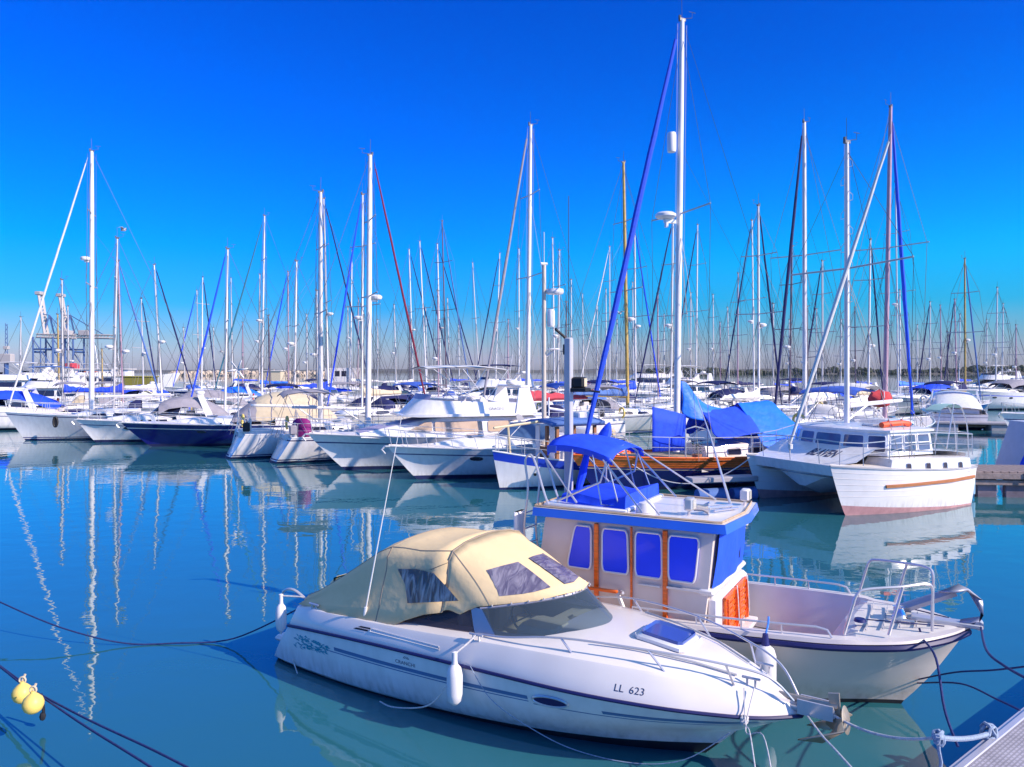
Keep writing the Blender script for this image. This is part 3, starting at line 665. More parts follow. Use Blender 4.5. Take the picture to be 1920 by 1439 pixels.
mb = MB(); mb.poly([(-9000, -60, 0), (9000, -60, 0), (9000, 16000, 0), (-9000, 16000, 0)])
tag(mb.build('water', [water_mat()], None, 0), kind='structure')

def land_strip(name, x0, x1, Y, h, seed, m, depth=120, step=14, var=.5, kind='structure'):
    rnd = random.Random(seed); mb = MB(); n = int((x1-x0)/step); rows = []
    for i in range(n+1):
        x = x0+(x1-x0)*i/n; e = min(1, i/6, (n-i)/6)
        hh = h*e*(1-var*.5+var*.5*math.sin(i*.13+seed)+var*.3*rnd.uniform(-1, 1))+.05
        rows.append([V(x, Y, -.5), V(x, Y+depth*.06, hh*.35), V(x, Y+depth*.3, hh*.8), V(x, Y+depth*.6, hh), V(x, Y+depth, -.5)])
    mb.grid(rows); return tag(mb.build(name, [m], None, 0), kind=kind)
land_strip('hills', -1500, 1700, 3600, 17, 3, LAND, 900, 24, .35)
land_strip('ground', 190, 1400, 1250, 9, 5, LAND, 300, 14, .3)
land_strip('hills', -2600, -1300, 4200, 20, 9, LAND, 900, 30, .4)
# the wood along the far shore on the right: many separate leaf clumps, reads as one mass
mb = MB(); rnd = random.Random(4)
for i in range(1000):
    px = rnd.uniform(1215, 1960); Y = rnd.uniform(1150, 1330); x = (px-960)/F*Y
    r = rnd.uniform(1.3, 4.2); z = rnd.uniform(1.5, 8.5)*(.75+.35*math.sin(px*.021)+.2*math.sin(px*.09))+(2.5 if px > 1700 else 0)
    rows = []
    for a in range(6):
        th = math.pi*a/5; rows.append([(x+r*rnd.uniform(.7, 1.3)*math.sin(th)*math.cos(k*R(45)), Y+r*math.sin(th)*math.sin(k*R(45)), z-r*.8*math.cos(th)*rnd.uniform(.8, 1.2)) for k in range(8)])
    mb.grid(rows, closed=True)
tag(mb.build('far_wood', [TREEM], None, 0), kind='stuff')
# stone breakwater
mb = MB(); rnd = random.Random(8)
for i in range(900):
    px = rnd.uniform(318, 610); Y = rnd.uniform(690, 715); x = (px-960)/F*Y; z = rnd.uniform(-.5, 3.6)*(1-abs(px-464)/400); r = rnd.uniform(1.0, 2.2)
    T = Matrix.Translation((x, Y+z*2, z)) @ Matrix.Rotation(rnd.uniform(0, 3), 4, (rnd.random(), rnd.random(), 1)); mb.box(-r, r, -r, r, -r*.6, r*.6, T=T, b=.3)
tag(mb.build('breakwater', [ROCK], None, 0), 'low pale stone breakwater across the harbour mouth behind the masts', 'breakwater')

def crane(pxl, pxr, pxb, Y, ytop, label):
    """ship-to-shore crane with raised boom: pxl..pxr portal legs, girder at py 632, boom root pxb"""
    o = at(pxl, 697, Y); root = thing('port_crane', label, 'crane', (o.x, o.y, 0), 0, 'container cranes of the port')
    S = Y/F; X = lambda p: (p-pxl)*S; Z = lambda p: H+(HO-p)*S
    mb = MB(); w = 1.1
    xs = [X(pxl), X(pxl+14), X(pxl+37)]
    for x in (xs[0], xs[2]):
        for y in (0, 22): mb.tube([V(x, y, -2), V(x, y, Z(632))], w, 4)
    mb.tube([V(xs[1], 0, -2), V(xs[1], 0, Z(632))], w*.6, 4)
    for y in (0, 22):
        mb.tube([V(xs[0], y, Z(655)), V(xs[2], y, Z(655))], w*.8, 4); mb.tube([V(xs[0], y, Z(636)), V(xs[2], y, Z(690))], w*.6, 4)
    mb.tube([V(xs[0], 0, Z(660)), V(xs[0], 22, Z(660))], w, 4); mb.tube([V(xs[2], 0, Z(660)), V(xs[2], 22, Z(660))], w, 4)
    mb.build('portal_legs', [CRANEB], root)
    mb = MB()
    for y in (7, 15):
        mb.tube([V(X(pxl-2), y, Z(632)), V(X(pxr), y, Z(634))], 1.0, 4); mb.tube([V(X(pxl-2), y, Z(626)), V(X(pxr), y, Z(628))], .7, 4)
        n = 16
        for k in range(n): a = lerp(pxl-2, pxr, k/n); b = lerp(pxl-2, pxr, (k+1)/n); mb.tube([V(X(a), y, Z(632)), V(X(b), y, Z(627))], .4, 3)
    mb.build('girder', [CRANEW], root)
    mb = MB(); 
    xb = X(pxb); tip = V(X(pxb-12), 11, Z(ytop))
    for y in (8, 14): mb.tube([V(xb, y, Z(628)), V(tip.x, y, tip.z)], 1.5, 4)
    for k in range(12):
        a = V(xb, 8, Z(628)).lerp(V(tip.x, 8, tip.z), k/12); b = V(xb, 14, Z(628)).lerp(V(tip.x, 14, tip.z), (k+1)/12); mb.tube([a, b], .7, 4)
    mb.box(tip.x-3, tip.x+3, 6, 16, tip.z-2, tip.z+1.5, b=.4); mb.build('raised_boom', [CRANEW], root)
    mb = MB()
    apex = V(X(pxb+6), 11, Z(590)); mb.tube([V(X(pxb-3), 8, Z(628)), apex], .9, 4); mb.tube([V(X(pxb+12), 14, Z(628)), apex], .9, 4)
    mb.tube([apex, V(X(pxr-14), 11, Z(628))], .5, 4); mb.tube([apex, V(X(pxb+26), 11, Z(628))], .4, 4); mb.tube([apex, V((xb+tip.x)/2, 11, Z((628+ytop)/2))], .4, 4)
    mb.build('stay_frame', [CRANEB], root)
    mb = MB(); mb.box(X(pxb+26), X(pxb+46), 5, 17, Z(629), Z(619), b=.5); mb.build('machinery_house', [CRANEW], root)
crane(62, 128, 75, 800, 548, 'left container crane with its cream boom raised beyond the marina')
crane(100, 200, 115, 860, 552, 'right container crane whose girder reaches behind the white mast')
# harbour mobile crane
o = at(12, 697, 700); t = thing('mobile_crane', 'small lattice tower crane with white cab at the left edge', 'crane', (o.x, o.y, 0)); S = 700/F
mb = MB()
for sx in (-1.2, 1.2):
    mb.tube([V(sx, 0, 12), V(sx*.6, 0, 47)], .35, 4)
for k in range(9): mb.tube([V(-1.2 if k % 2 else 1.2, 0, 12+4*k), V(1.2 if k % 2 else -1.2, 0, 16+4*k)], .25, 4)
mb.tube([V(0, 0, 0), V(0, 0, 14)], 1.8, 6); mb.build('lattice_tower', [CRANEB], t)
mb = MB(); mb.box(-4.5, 6, -3, 3, 12, 20, b=.6); mb.build('cab', [CRANEW], t)
mb = MB(); mb.box(-2, 2, -2, 2, 24, 27, b=.3); mb.build('winch_box', [CRANEW], t)

# ================================================================== near sports cruiser (foreground)
p0 = ground(1323, 1412)
def near_cruiser():
    root = thing('sports_cruiser', 'white sports cruiser with tan canvas canopy moored in the foreground', 'motorboat', (p0.x, p0.y, 0), -35)
    XR = [-5.45, -5.0, -4.0, -3.0, -2.0, -1.0, -.2, .35, .7, .98]
    T = dict(
        bot=[.5, .55, .6, .58, .5, .38, .22, .1, .04, 0], wl=[.84, .90, .94, .91, .82, .66, .46, .27, .12, 0], wlz=0,
        ch=[.93, .98, 1.02, 1.01, .95, .81, .60, .38, .19, 0], chz=[.07, .07, .08, .11, .15, .20, .25, .29, .31, .32],
        md=[.975, 1.04, 1.09, 1.10, 1.06, .95, .74, .49, .26, 0], mdz=[.32, .36, .39, .41, .43, .46, .47, .47, .47, .47],
        rb=[1.00, 1.08, 1.14, 1.16, 1.14, 1.05, .84, .56, .31, 0], rbz=[.58, .64, .71, .75, .765, .755, .73, .69, .66, .64],
        sh=[.90, .98, 1.03, 1.04, 1.01, .90, .68, .41, .20, 0], shz=[.83, .87, .92, .975, 1.03, 1.04, 1.0, .92, .83, .73])
    def xx(row, i):
        s_, e_ = {'bot': (-5.85, -.55), 'wl': (-5.88, 0.0), 'ch': (-5.84, .33), 'md': (-5.66, .64), 'rb': (-5.45, .98), 'sh': (-5.38, .93)}[row]
        return s_+(XR[i]-XR[0])*(e_-s_)/(XR[-1]-XR[0])
    def line(row, sd, n=46):
        ys = T[row]; pts = []
        for i in range(len(XR)):
            z = -.3 if row == 'bot' else 0 if row == 'wl' else T[row+'z'][i]
            pts.append(V(xx(row, i), sd*ys[i], z))
        return smoothline(pts, 5)
    mb = MB()
    G = {sd: [line(r, sd) for r in ('bot', 'wl', 'ch', 'md', 'rb')] for sd in (1, -1)}
    SHL = {sd: line('sh', sd) for sd in (1, -1)}
    for sd in (1, -1):
        rows = []
        for i in range(len(G[sd][0])):
            b_, w_, c_, m_, r_ = [G[sd][k][i] for k in range(5)]
            rows.append([b_, w_, w_.lerp(c_, .45), w_.lerp(c_, .55)+V(0, 0, 0), c_, c_.lerp(m_, .5)+V(0, sd*.008, 0), m_, m_.lerp(r_, .5)+V(0, sd*.006, 0), r_])
        mb.grid(rows, mf=lambda i, j: 1 if j <= 1 else 0)
    tr = [[G[sd][k][0] for k in range(5)] for sd in (-1, 1)]
    mb.grid([[a.lerp(b, q/6)-V(.10*math.sin(math.pi*q/6), 0, 0) for a, b in zip(*tr)] for q in range(7)])
    mb.build('hull', [WHITE, ANTIK], root, 30); bvh_hull = BVHTree.FromPolygons([Vector(v) for v in mb.v], mb.f)
    def onhull(x, z, sd=-1, off=.003, bv=None):
        h_ = (bv or bvh_hull).ray_cast(V(x, sd*3, z), V(0, -sd, 0)); return (h_[0]+V(0, sd*off, 0)) if h_[0] is not None else V(x, sd*near_y(x, z), z)
    def near_y(x, z):   # half-breadth of the topsides at x, z
        pr = []
        for k in range(5):
            L_ = G[1][k]
            pr.append((interp([p.x for p in L_], [p.z for p in L_], x), interp([p.x for p in L_], [p.y for p in L_], x)))
        return interp([a for a, b in pr], [b for a, b in pr], z)
    def sh_pt(x, f): # shoulder band between rub line and deck edge
        a = [interp([p.x for p in L_], [p[k] for p in L_], x) for L_ in (G[1][4],) for k in (1, 2)]; b = [interp([p.x for p in SHL[1]], [p[k] for p in SHL[1]], x) for k in (1, 2)]
        bul = .0
        return lerp(a[0], b[0], f)+bul, lerp(a[1], b[1], f)
    # deck moulding: shoulder, then in to the coach roof
    mb = MB()
    def cz(x): return interp([-5.4, -4, -3, -2, -1.3, -.6, 0, .5, .98], [.86, .95, 1.0, 1.06, 1.13, 1.12, 1.05, .93, .74], x)
    for sd in (1, -1):
        rows = []
        for a, b in zip(G[sd][4], SHL[sd]):
            mid = a.lerp(b, .5)+V(0, sd*.008, .0); inn = V(b.x, b.y*.90, b.z+.03); c = V(b.x, b.y*.72, lerp(b.z, cz(b.x), .75)); d = V(b.x, b.y*.66, cz(b.x)-.01)
            rows.append([a+V(0, -sd*.012, .0), a.lerp(b, .22)+V(0, sd*.006, 0), mid, a.lerp(b, .88)+V(0, sd*.004, .006), b, inn, c, d])
        mb.grid(rows)
    rows = []
    for a in SHL[1]:
        if a.x > -1.75: rows.append([V(a.x, a.y*.66*q, cz(a.x)-.01+.035*(1-q*q)*min(1, (1-a.x)*1.2)) for q in [k/4-1 for k in range(9)]])
    mb.grid(rows)
    mb.grid([[a.lerp(b, q/6) for a, b in ((G[-1][4][0], G[1][4][0]), (SHL[-1][0], SHL[1][0]))] for q in range(7)])
    dk = mb.build('deck', [WHITE2], root, 24); bvh_deck = BVHTree.FromPolygons([Vector(v) for v in mb.v], mb.f)
    for sd in (1, -1):
        mb = MB(); mb.tube([p+V(0, sd*.012, 0) for p in G[sd][4]], .019, 6); mb.build('rubbing_strake', [NAVY2], root)
        # raised moulding line on the foredeck
        mb = MB(); mb.tube([V(x, sd*y, cz(x)+.02) for x, y in ((-.98, .62), (-.5, .50), (0, .36), (.4, .20))], .012, 5); mb.build('deck_moulding', [GREYD], root)
    # graphics on the topsides
    def strip(x0, x1, z0f, z1f, m, name, n=26):
        for sd in (1, -1):
            mb = MB(); rows = []
            for i in range(n+1):
                x = lerp(x0, x1, i/n); rows.append([onhull(x, z, sd) for z in (z0f(x), z0f(x)*.5+z1f(x)*.5, z1f(x))])
            mb.grid(rows); mb.build(name, [m], root)
    q = lambda x: interp([-4.6, -2.5, -1.5, 0, .9], [.475, .52, .545, .555, .555], x)
    strip(-4.45, -1.55, lambda x: q(x), lambda x: q(x)+.045, GREYG, 'side_stripe')
    strip(-4.55, -1.55, lambda x: q(x)-.03, lambda x: q(x)-.018, GREYG, 'pin_stripe')
    strip(-.75, .62, lambda x: q(x)-.02, lambda x: q(x)+.02, GREYG, 'side_stripe')
    strip(-1.5, .7, lambda x: q(x)-.05, lambda x: q(x)-.04, GREYG, 'pin_stripe')
    rnd = random.Random(5); mb = MB()
    for i in range(150):
        x = -5.32+.72*rnd.random()**.8; z = .45+rnd.uniform(-.10, .10)*(1-.5*(x+5.28)/.68); l = rnd.uniform(.03, .10); hgt = rnd.uniform(.005, .011); tl = rnd.uniform(-.03, .02)
        P = [(x, z), (x+l*.5, z+hgt+tl*.5), (x+l, z+tl), (x+l*.5, z-hgt+tl*.5)]
        mb.poly([onhull(a, b) for a, b in P])
    mb.build('splash_graphic', [TEALG], root)
    def lettering(s, x0, z0, size, m, name, shoulder=False, wide=1.0, shear=0):
        vs, fs = text_tris(s, size, shear); P = []
        for v in vs:
            x = x0+v.x*wide; z = z0+v.y+(x-x0)*.02
            if shoulder:
                yy, zz = sh_pt(x, .28+v.y*3.0); P.append(onhull(x, zz, bv=bvh_deck))
            else: P.append(onhull(x, z))
        mb = MB(); mb.add(P, fs); mb.build(name, [m], root, 0)
    lettering('LL', -.60, 0, .105, INK, 'registration_letters', True, wide=.95); lettering('623', -.455, 0, .105, INK, 'registration_number', True, wide=.95)
    lettering('CRANCHI', -3.36, .575, .062, INK, 'maker_lettering', wide=1.15)
    mb = MB(); c = (-3.18, .655)
    for r_ in (.035, .02): mb.add([V(c[0]+r_*1.3*math.cos(R(k*20)), -(near_y(c[0], c[1])+.008), c[1]+r_*math.sin(R(k*20))*.9) for k in range(10)]+[V(c[0]+(r_-.007)*1.3*math.cos(R(k*20)), -(near_y(c[0], c[1])+.008), c[1]+(r_-.007)*math.sin(R(k*20))*.9) for k in range(10)], [(k, k+1, k+11, k+10) for k in range(9)])
    mb.build('maker_emblem', [INK], root)
    # porthole
    for sd in (-1, 1):
        mb = MB(); c = V(-1.29, sd*(near_y(-1.29, .575)+.01), .575); P = [c+V(.20*math.cos(R(k*15)), 0, .062*math.sin(R(k*15))+.01*math.cos(R(k*15))) for k in range(24)]
        P = [onhull(p.x, p.z, sd, .008) for p in P]; mb.fan(P); po = mb.build('porthole', [NAVYC], root)
        mb = MB(); mb.tube(P, .014, 6, closed=True); mb.build('frame', [STEEL], po)
        # engine-room vent louvres
        mb = MB()
        for (xa, xb_, f0, f1) in ((-4.05, -3.83, .42, .50), (-4.12, -3.86, .30, .38)):
            P = []
            for x, f in ((xa, f0), (xb_, f0), (xb_, f1), (xa+.05, f1)): yy, zz = sh_pt(x, f+.25); P.append(V(x, sd*(yy+.016), zz))
            mb.poly(P)
        mb.build('vent', [BLACK], root)
        mb = MB(); P = []
        for x, f in ((-3.80, .72), (-2.72, .52), (-2.70, .42), (-3.82, .56)): yy, zz = sh_pt(x, f); P.append(V(x, sd*(yy+.012), zz))
        mb.tube(P, .008, 5, closed=True); mb.build('vent_moulding', [WHITE2], root)
    # hatch
    mb = MB(); T_ = Matrix.Translation((-.42, 0, cz(-.42)+.035)) @ Matrix.Rotation(R(6), 4, 'Y')
    mb.box(-.29, .29, -.27, .27, -.03, .035, b=.05, T=T_); ht = mb.build('foredeck_hatch', [WHITE], root)
    mb = MB(); mb.box(-.235, .235, -.215, .215, .03, .05, b=.04, T=T_); mb.build('pane', [mat('hatch_acrylic', (.05, .10, .38), .12, coat=.4)], ht)
    # windscreen
    def base(qv): return V(-1.08-.98*abs(qv)**2.1, .90*qv, cz(-1.3)-.03-.06*abs(qv))
    def topp(qv): return V(-1.50-.86*abs(qv)**2.1, .80*qv, 1.46-.16*abs(qv)**2)
    Q = [k/14-1 for k in range(29)]
    mb = MB(); mb.grid([[base(a).lerp(topp(a), s/3) for a in Q] for s in range(4)]); wsc = mb.build('windscreen', [TINT], root)
    mb = MB(); mb.tube([base(a)+V(.01, 0, 0) for a in Q], .018, 6); mb.tube([topp(a) for a in Q], .016, 6)
    for a in (-1, 1): mb.grid([[base(a)+V(-.30, 0, -.03), topp(a)+V(-.14, 0, 0)], [base(a)+V(.02, a*.012, 0), topp(a)+V(.03, a*.012, 0)]]); mb.grid([[base(a)+V(-.30, -a*.03, -.03), topp(a)+V(-.14, -a*.03, 0)], [base(a)+V(.02, -a*.02, 0), topp(a)+V(.03, -a*.02, 0)]])
    mb.build('frame', [mat('grey_frame', (.40, .39, .46), .35, .4)], wsc)
    # side glass aft of the pillar
    for sd in (1, -1):
        mb = MB(); P = [V(-3.5, sd*.93, 1.0), V(-2.35, sd*.90, cz(-2.1)-.04), V(-2.50, sd*.81, 1.26), V(-3.36, sd*.86, 1.14)]; mb.poly(P); mb.build('side_glass', [CLEAR], root)
    # cockpit interior
    mb = MB(); mb.box(-5.2, -1.3, -.82, .82, .40, .44); mb.build('cockpit_sole', [FLOORD], root)
    mb = MB()
    for sd in (1, -1): mb.grid([[V(x, sd*.86, .44), V(x, sd*.82, cz(x)-.06)] for x in (-5.2, -4, -3, -2.2, -1.6)])
    mb.build('cockpit_lining', [WHITE2], root)
    mb = MB(); mb.box(-1.95, -1.2, -.6, .6, .95, 1.06, b=.04); mb.box(-2.02, -1.5, -.62, -.12, .9, 1.14, b=.06); mb.box(-1.75, -1.45, .1, .5, .98, 1.1, b=.04); mb.build('dashboard', [mat('dash_cream', (.60, .52, .34), .5)], root)
    mb = MB(); c = V(-2.08, -.36, 1.12); mb.tube([c+V(-.10*math.cos(R(k*20)), .17*math.sin(R(k*20)), .14*math.cos(R(k*20))) for k in range(18)], .014, 5, closed=True); mb.tube([c+V(0, -.17, 0), c+V(0, .17, 0)], .01, 4); mb.build('steering_wheel', [BLACK], root)
    for nm, b_ in (('helm_seat', (-2.75, -2.3, -.62, -.12)), ('companion_seat', (-2.75, -2.3, .12, .62)), ('aft_bench', (-4.9, -4.3, -.7, .7))):
        mb = MB(); mb.box(b_[0], b_[1], b_[2], b_[3], .44, .86, b=.08); mb.box(b_[0]-.14, b_[0]+.06, b_[2], b_[3], .6, 1.22, b=.07); mb.build(nm, [SEATC], root)
    # canopy: near side edge, ridge bars and the front slope
    rows = []
    secs = [(-5.36, .80, .93, .90, .86, .05), (-5.1, .82, 1.04, .92, .865, .08), (-4.7, .82, 1.27, .98, .88, .10), (-4.3, .80, 1.52, 1.01, .87, .10), (-4.02, .78, 1.70, 1.02, .86, .09), (-3.82, .76, 1.785, 1.02, .865, .08), (-3.6, .76, 1.80, 1.03, .90, .07), (-3.35, .76, 1.80, .97, 1.03, .07), (-3.1, .76, 1.83, .93, 1.13, .09), (-2.85, .75, 1.86, .90, 1.19, .10)]
    rnd = random.Random(2)
    for x, wt, zt, wb, zb, cr_ in secs:
        half = []
        for f in (0, .25, .5, .75, .92):
            half.append((lerp(wb, wt, f)+(-.015 if 0 < f < .9 else 0)+.008*math.sin(x*9+f*11), lerp(zb, zt-.04, f)))
        half.append((wt-.06, zt+.004)); half.append((wt*.6, zt+cr_*.65)); half.append((wt*.3, zt+cr_*.9))
        rows.append([V(x, -a, b) for a, b in half]+[V(x, 0, zt+cr_)]+[V(x, a, b) for a, b in half[::-1]])
    mb = MB(); mb.grid(rows)
    # front slope from the forward hoop to the windscreen top
    last = rows[-1]; n = len(last); topedge = []
    ys = [0]*n
    for j in range(n):
        q_ = (j/(n-1))*2-1
        if j < 5: topedge.append(V(-2.62+.10*j/4*2.2, -.84+.01*j, lerp(1.20, 1.30, j/4)))
        elif j > n-6: k = n-1-j; topedge.append(V(-2.62+.10*k/4*2.2, .84-.01*k, lerp(1.20, 1.30, k/4)))
        else:
            a = (last[j].y)/.70; a = max(-1, min(1, a)); p = topp(a*.97); topedge.append(p+V(.03, 0, .02))
    fr_rows = []
    for s in range(9):
        f = s/8; fr_rows.append([a.lerp(b, f)+V(0, 0, .035*math.sin(math.pi*f)+.012*math.sin(a.y*13+f*5)) for a, b in zip(last, topedge)])
    mb.grid(fr_rows)
    cn = mb.build('canopy', [CANVAS], root, 50)
    sol = cn.modifiers.new('thickness', 'SOLIDIFY'); sol.thickness = .008
    mb = MB(); mb.tube([p+V(0, 0, .006) for p in rows[5]], .012, 5); mb.tube([p+V(0, 0, .006) for p in last], .012, 5)
    for sd in (0, -1):
        L_ = [r[5 if sd == 0 else n-6]+V(0, 0, .004) for r in rows[:]]+[r[5 if sd == 0 else n-6]+V(0, 0, .006) for r in fr_rows[1:]]
        mb.tube(L_, .009, 5)
        mb.tube([r[4 if sd == 0 else n-5]+V(0, (-1 if sd == 0 else 1)*.008, -.10 if 0 < i < 9 else -.02) for i, r in enumerate(rows)], .006, 4)
    mb.build('piping', [mat('canopy_seam', (.30, .24, .19), .8)], cn)
    for a in [k/8-.95 for k in range(16)]: mb = MB(); mb.ball(topp(a)+V(.05, 0, .03), .012, 6); mb.build('press_stud', [STEEL], cn)
    def onfront(y, f):
        r_ = fr_rows[min(7, int(f*8))]; r2 = fr_rows[min(8, int(f*8)+1)]; u = f*8-int(f*8)
        def ev(row):
            rr_ = row[5:n-5]; yy = [p.y for p in rr_]; return V(interp(yy, [p.x for p in rr_], y), y, interp(yy, [p.z for p in rr_], y))
        return ev(r_).lerp(ev(r2), u)
    for y0, y1, y2, y3 in ((-.60, -.27, -.31, -.68), (-.10, .28, .22, -.14)):
        mb = MB(); mb.grid([[onfront(lerp(lerp(y0, y3, f), lerp(y1, y2, f), k/5), lerp(.50, .90, f))+V(.012, 0, .016) for k in range(6)] for f in (0, .25, .5, .75, 1)]); mb.build('clear_panel', [VFRONT], cn)
    # side window in the canopy
    for sd in (-1, 1):
        mb = MB(); P = [(-3.60, 1.58), (-3.30, 1.62), (-3.02, 1.61), (-2.80, 1.49), (-2.60, 1.37), (-3.0, 1.29), (-3.36, 1.22), (-3.44, 1.42)]
        P = [V(x, sd*(interp([1.1, 1.8], [.935, .775], z)+.022), z) for x, z in P]; mb.fan(P); mb.build('side_window', [VSIDE], cn)
    # stern gear
    mb = MB()
    mb.box(-6.05, -5.55, -.78, .78, .20, .27, b=.03); mb.build('swim_platform', [WHITE2], root)
    for sd in (1, -1):
        mb = MB(); mb.tube(smoothline([V(-5.42, sd*.72, .86), V(-5.62, sd*.78, .98), V(-5.82, sd*.80, .92), V(-5.86, sd*.82, .62), V(-5.84, sd*.82, .34)], 4), .018, 6); mb.build('stern_rail', [STEEL], root)
    # bow rail
    for sd in (1, -1):
        mb = MB()
        B_ = [V(-2.3, .93, 1.06), V(-1.9, .93, 1.10), V(-1.25, .86, 1.20), V(-.35, .66, 1.20), (.35, .38, 1.12), V(.72, .20, 1.02), V(.92, .08, .80)]
        top = smoothline([V(p[0], sd*p[1], p[2]) for p in B_], 5); mb.tube(top, .012, 6)
        for x, y, z, x2, y2, z2 in ((-1.25, .86, 1.20, -1.12, .84, 1.05), (-.35, .66, 1.20, -.18, .62, 1.0), (.35, .38, 1.12, .42, .34, .92)): mb.tube([V(x, sd*y, z), V(x2, sd*y2, z2)], .012, 5)
        mb.build('bow_rail', [STEEL], root)
    mb = MB()
    for x, y in ((.55, .22), (.55, -.22), (-5.0, .95), (-5.0, -.95), (-2.25, -1.02)):
        mb = MB(); z = interp([-5, -2, .55], [.88, 1.05, .93], x); mb.tube([V(x-.09, y, z+.05), V(x+.09, y, z+.05)], .014, 6); mb.tube([V(x-.04, y, z-.03), V(x-.04, y, z+.05)], .012, 5); mb.tube([V(x+.04, y, z-.03), V(x+.04, y, z+.05)], .012, 5); mb.build('cleat', [STEEL], root)
    # anchor on its roller
    mb = MB(); mb.box(.60, 1.30, -.06, .06, .70, .745, b=.01); mb.box(.95, 1.28, -.075, -.055, .68, .82); mb.box(.95, 1.28, .055, .075, .68, .82); mb.lathe([(0, -.06), (.045, -.06), (.03, 0), (.045, .06), (0, .06)], (1.25, 0, .77), (0, 1, 0), 10); mb.build('anchor_roller', [STEEL], root)
    mb = MB(); mb.tube([V(.55, 0, .80), V(1.30, 0, .80)], .022, 6)
    mb.prism([V(1.22, -.015, .92), V(1.32, -.015, .94), V(1.34, -.015, .66), V(1.26, -.015, .64)], (0, .03, 0))
    for sd in (1, -1): mb.grid([[V(1.24, 0, .72), V(1.20, 0, .62)], [V(1.36, sd*.10, .74), V(1.30, sd*.10, .60)], [V(1.40, sd*.20, .68), V(1.20, sd*.14, .50)], [V(1.02, sd*.20, .50), V(.98, sd*.17, .48)]])
    mb.lathe([(0, -.01), (.11, -.01), (.13, 0), (.11, .01), (0, .01)], (1.38, 0, .70), (1, 0, .2), 16)
    an = mb.build('anchor', [BRONZE], root); an.modifiers.new('t', 'SOLIDIFY').thickness = .014
    mb = MB()
    for k in range(16): x = .05+.035*k; mb.tube([V(x, 0, .93-.011*k+.04), V(x+.03, 0, .93-.011*k+.03)], .012 if k % 2 else .017, 5)
    mb.build('anchor_chain', [STEEL], root)
    mb = MB(); mb.tube([V(-4.04, -.97, .93), V(-4.02, -.97, 1.07)], .022, 8); mb.tube([V(-4.02, -.97, 1.05), V(-3.72, -.97, 2.25), V(-3.42, -.97, 3.45)], [.010, .007, .004], 6); mb.build('whip_antenna', [WHITE], root)
    return root
near_cruiser()
PC = Matrix.Translation((p0.x, p0.y, 0)) @ Matrix.Rotation(R(-35), 4, 'Z')
CL = lambda *a: PC @ V(*a)
fender(CL(-2.36, -1.26, .36), .46, .088, ropeto=CL(-2.25, -1.03, 1.08), label='white fender hanging amidships on the foreground sports cruiser')
fender(CL(-5.70, -.93, .42), .40, .075, ropeto=CL(-5.42, -.80, .92), label='white fender hung at the stern corner of the foreground sports cruiser')

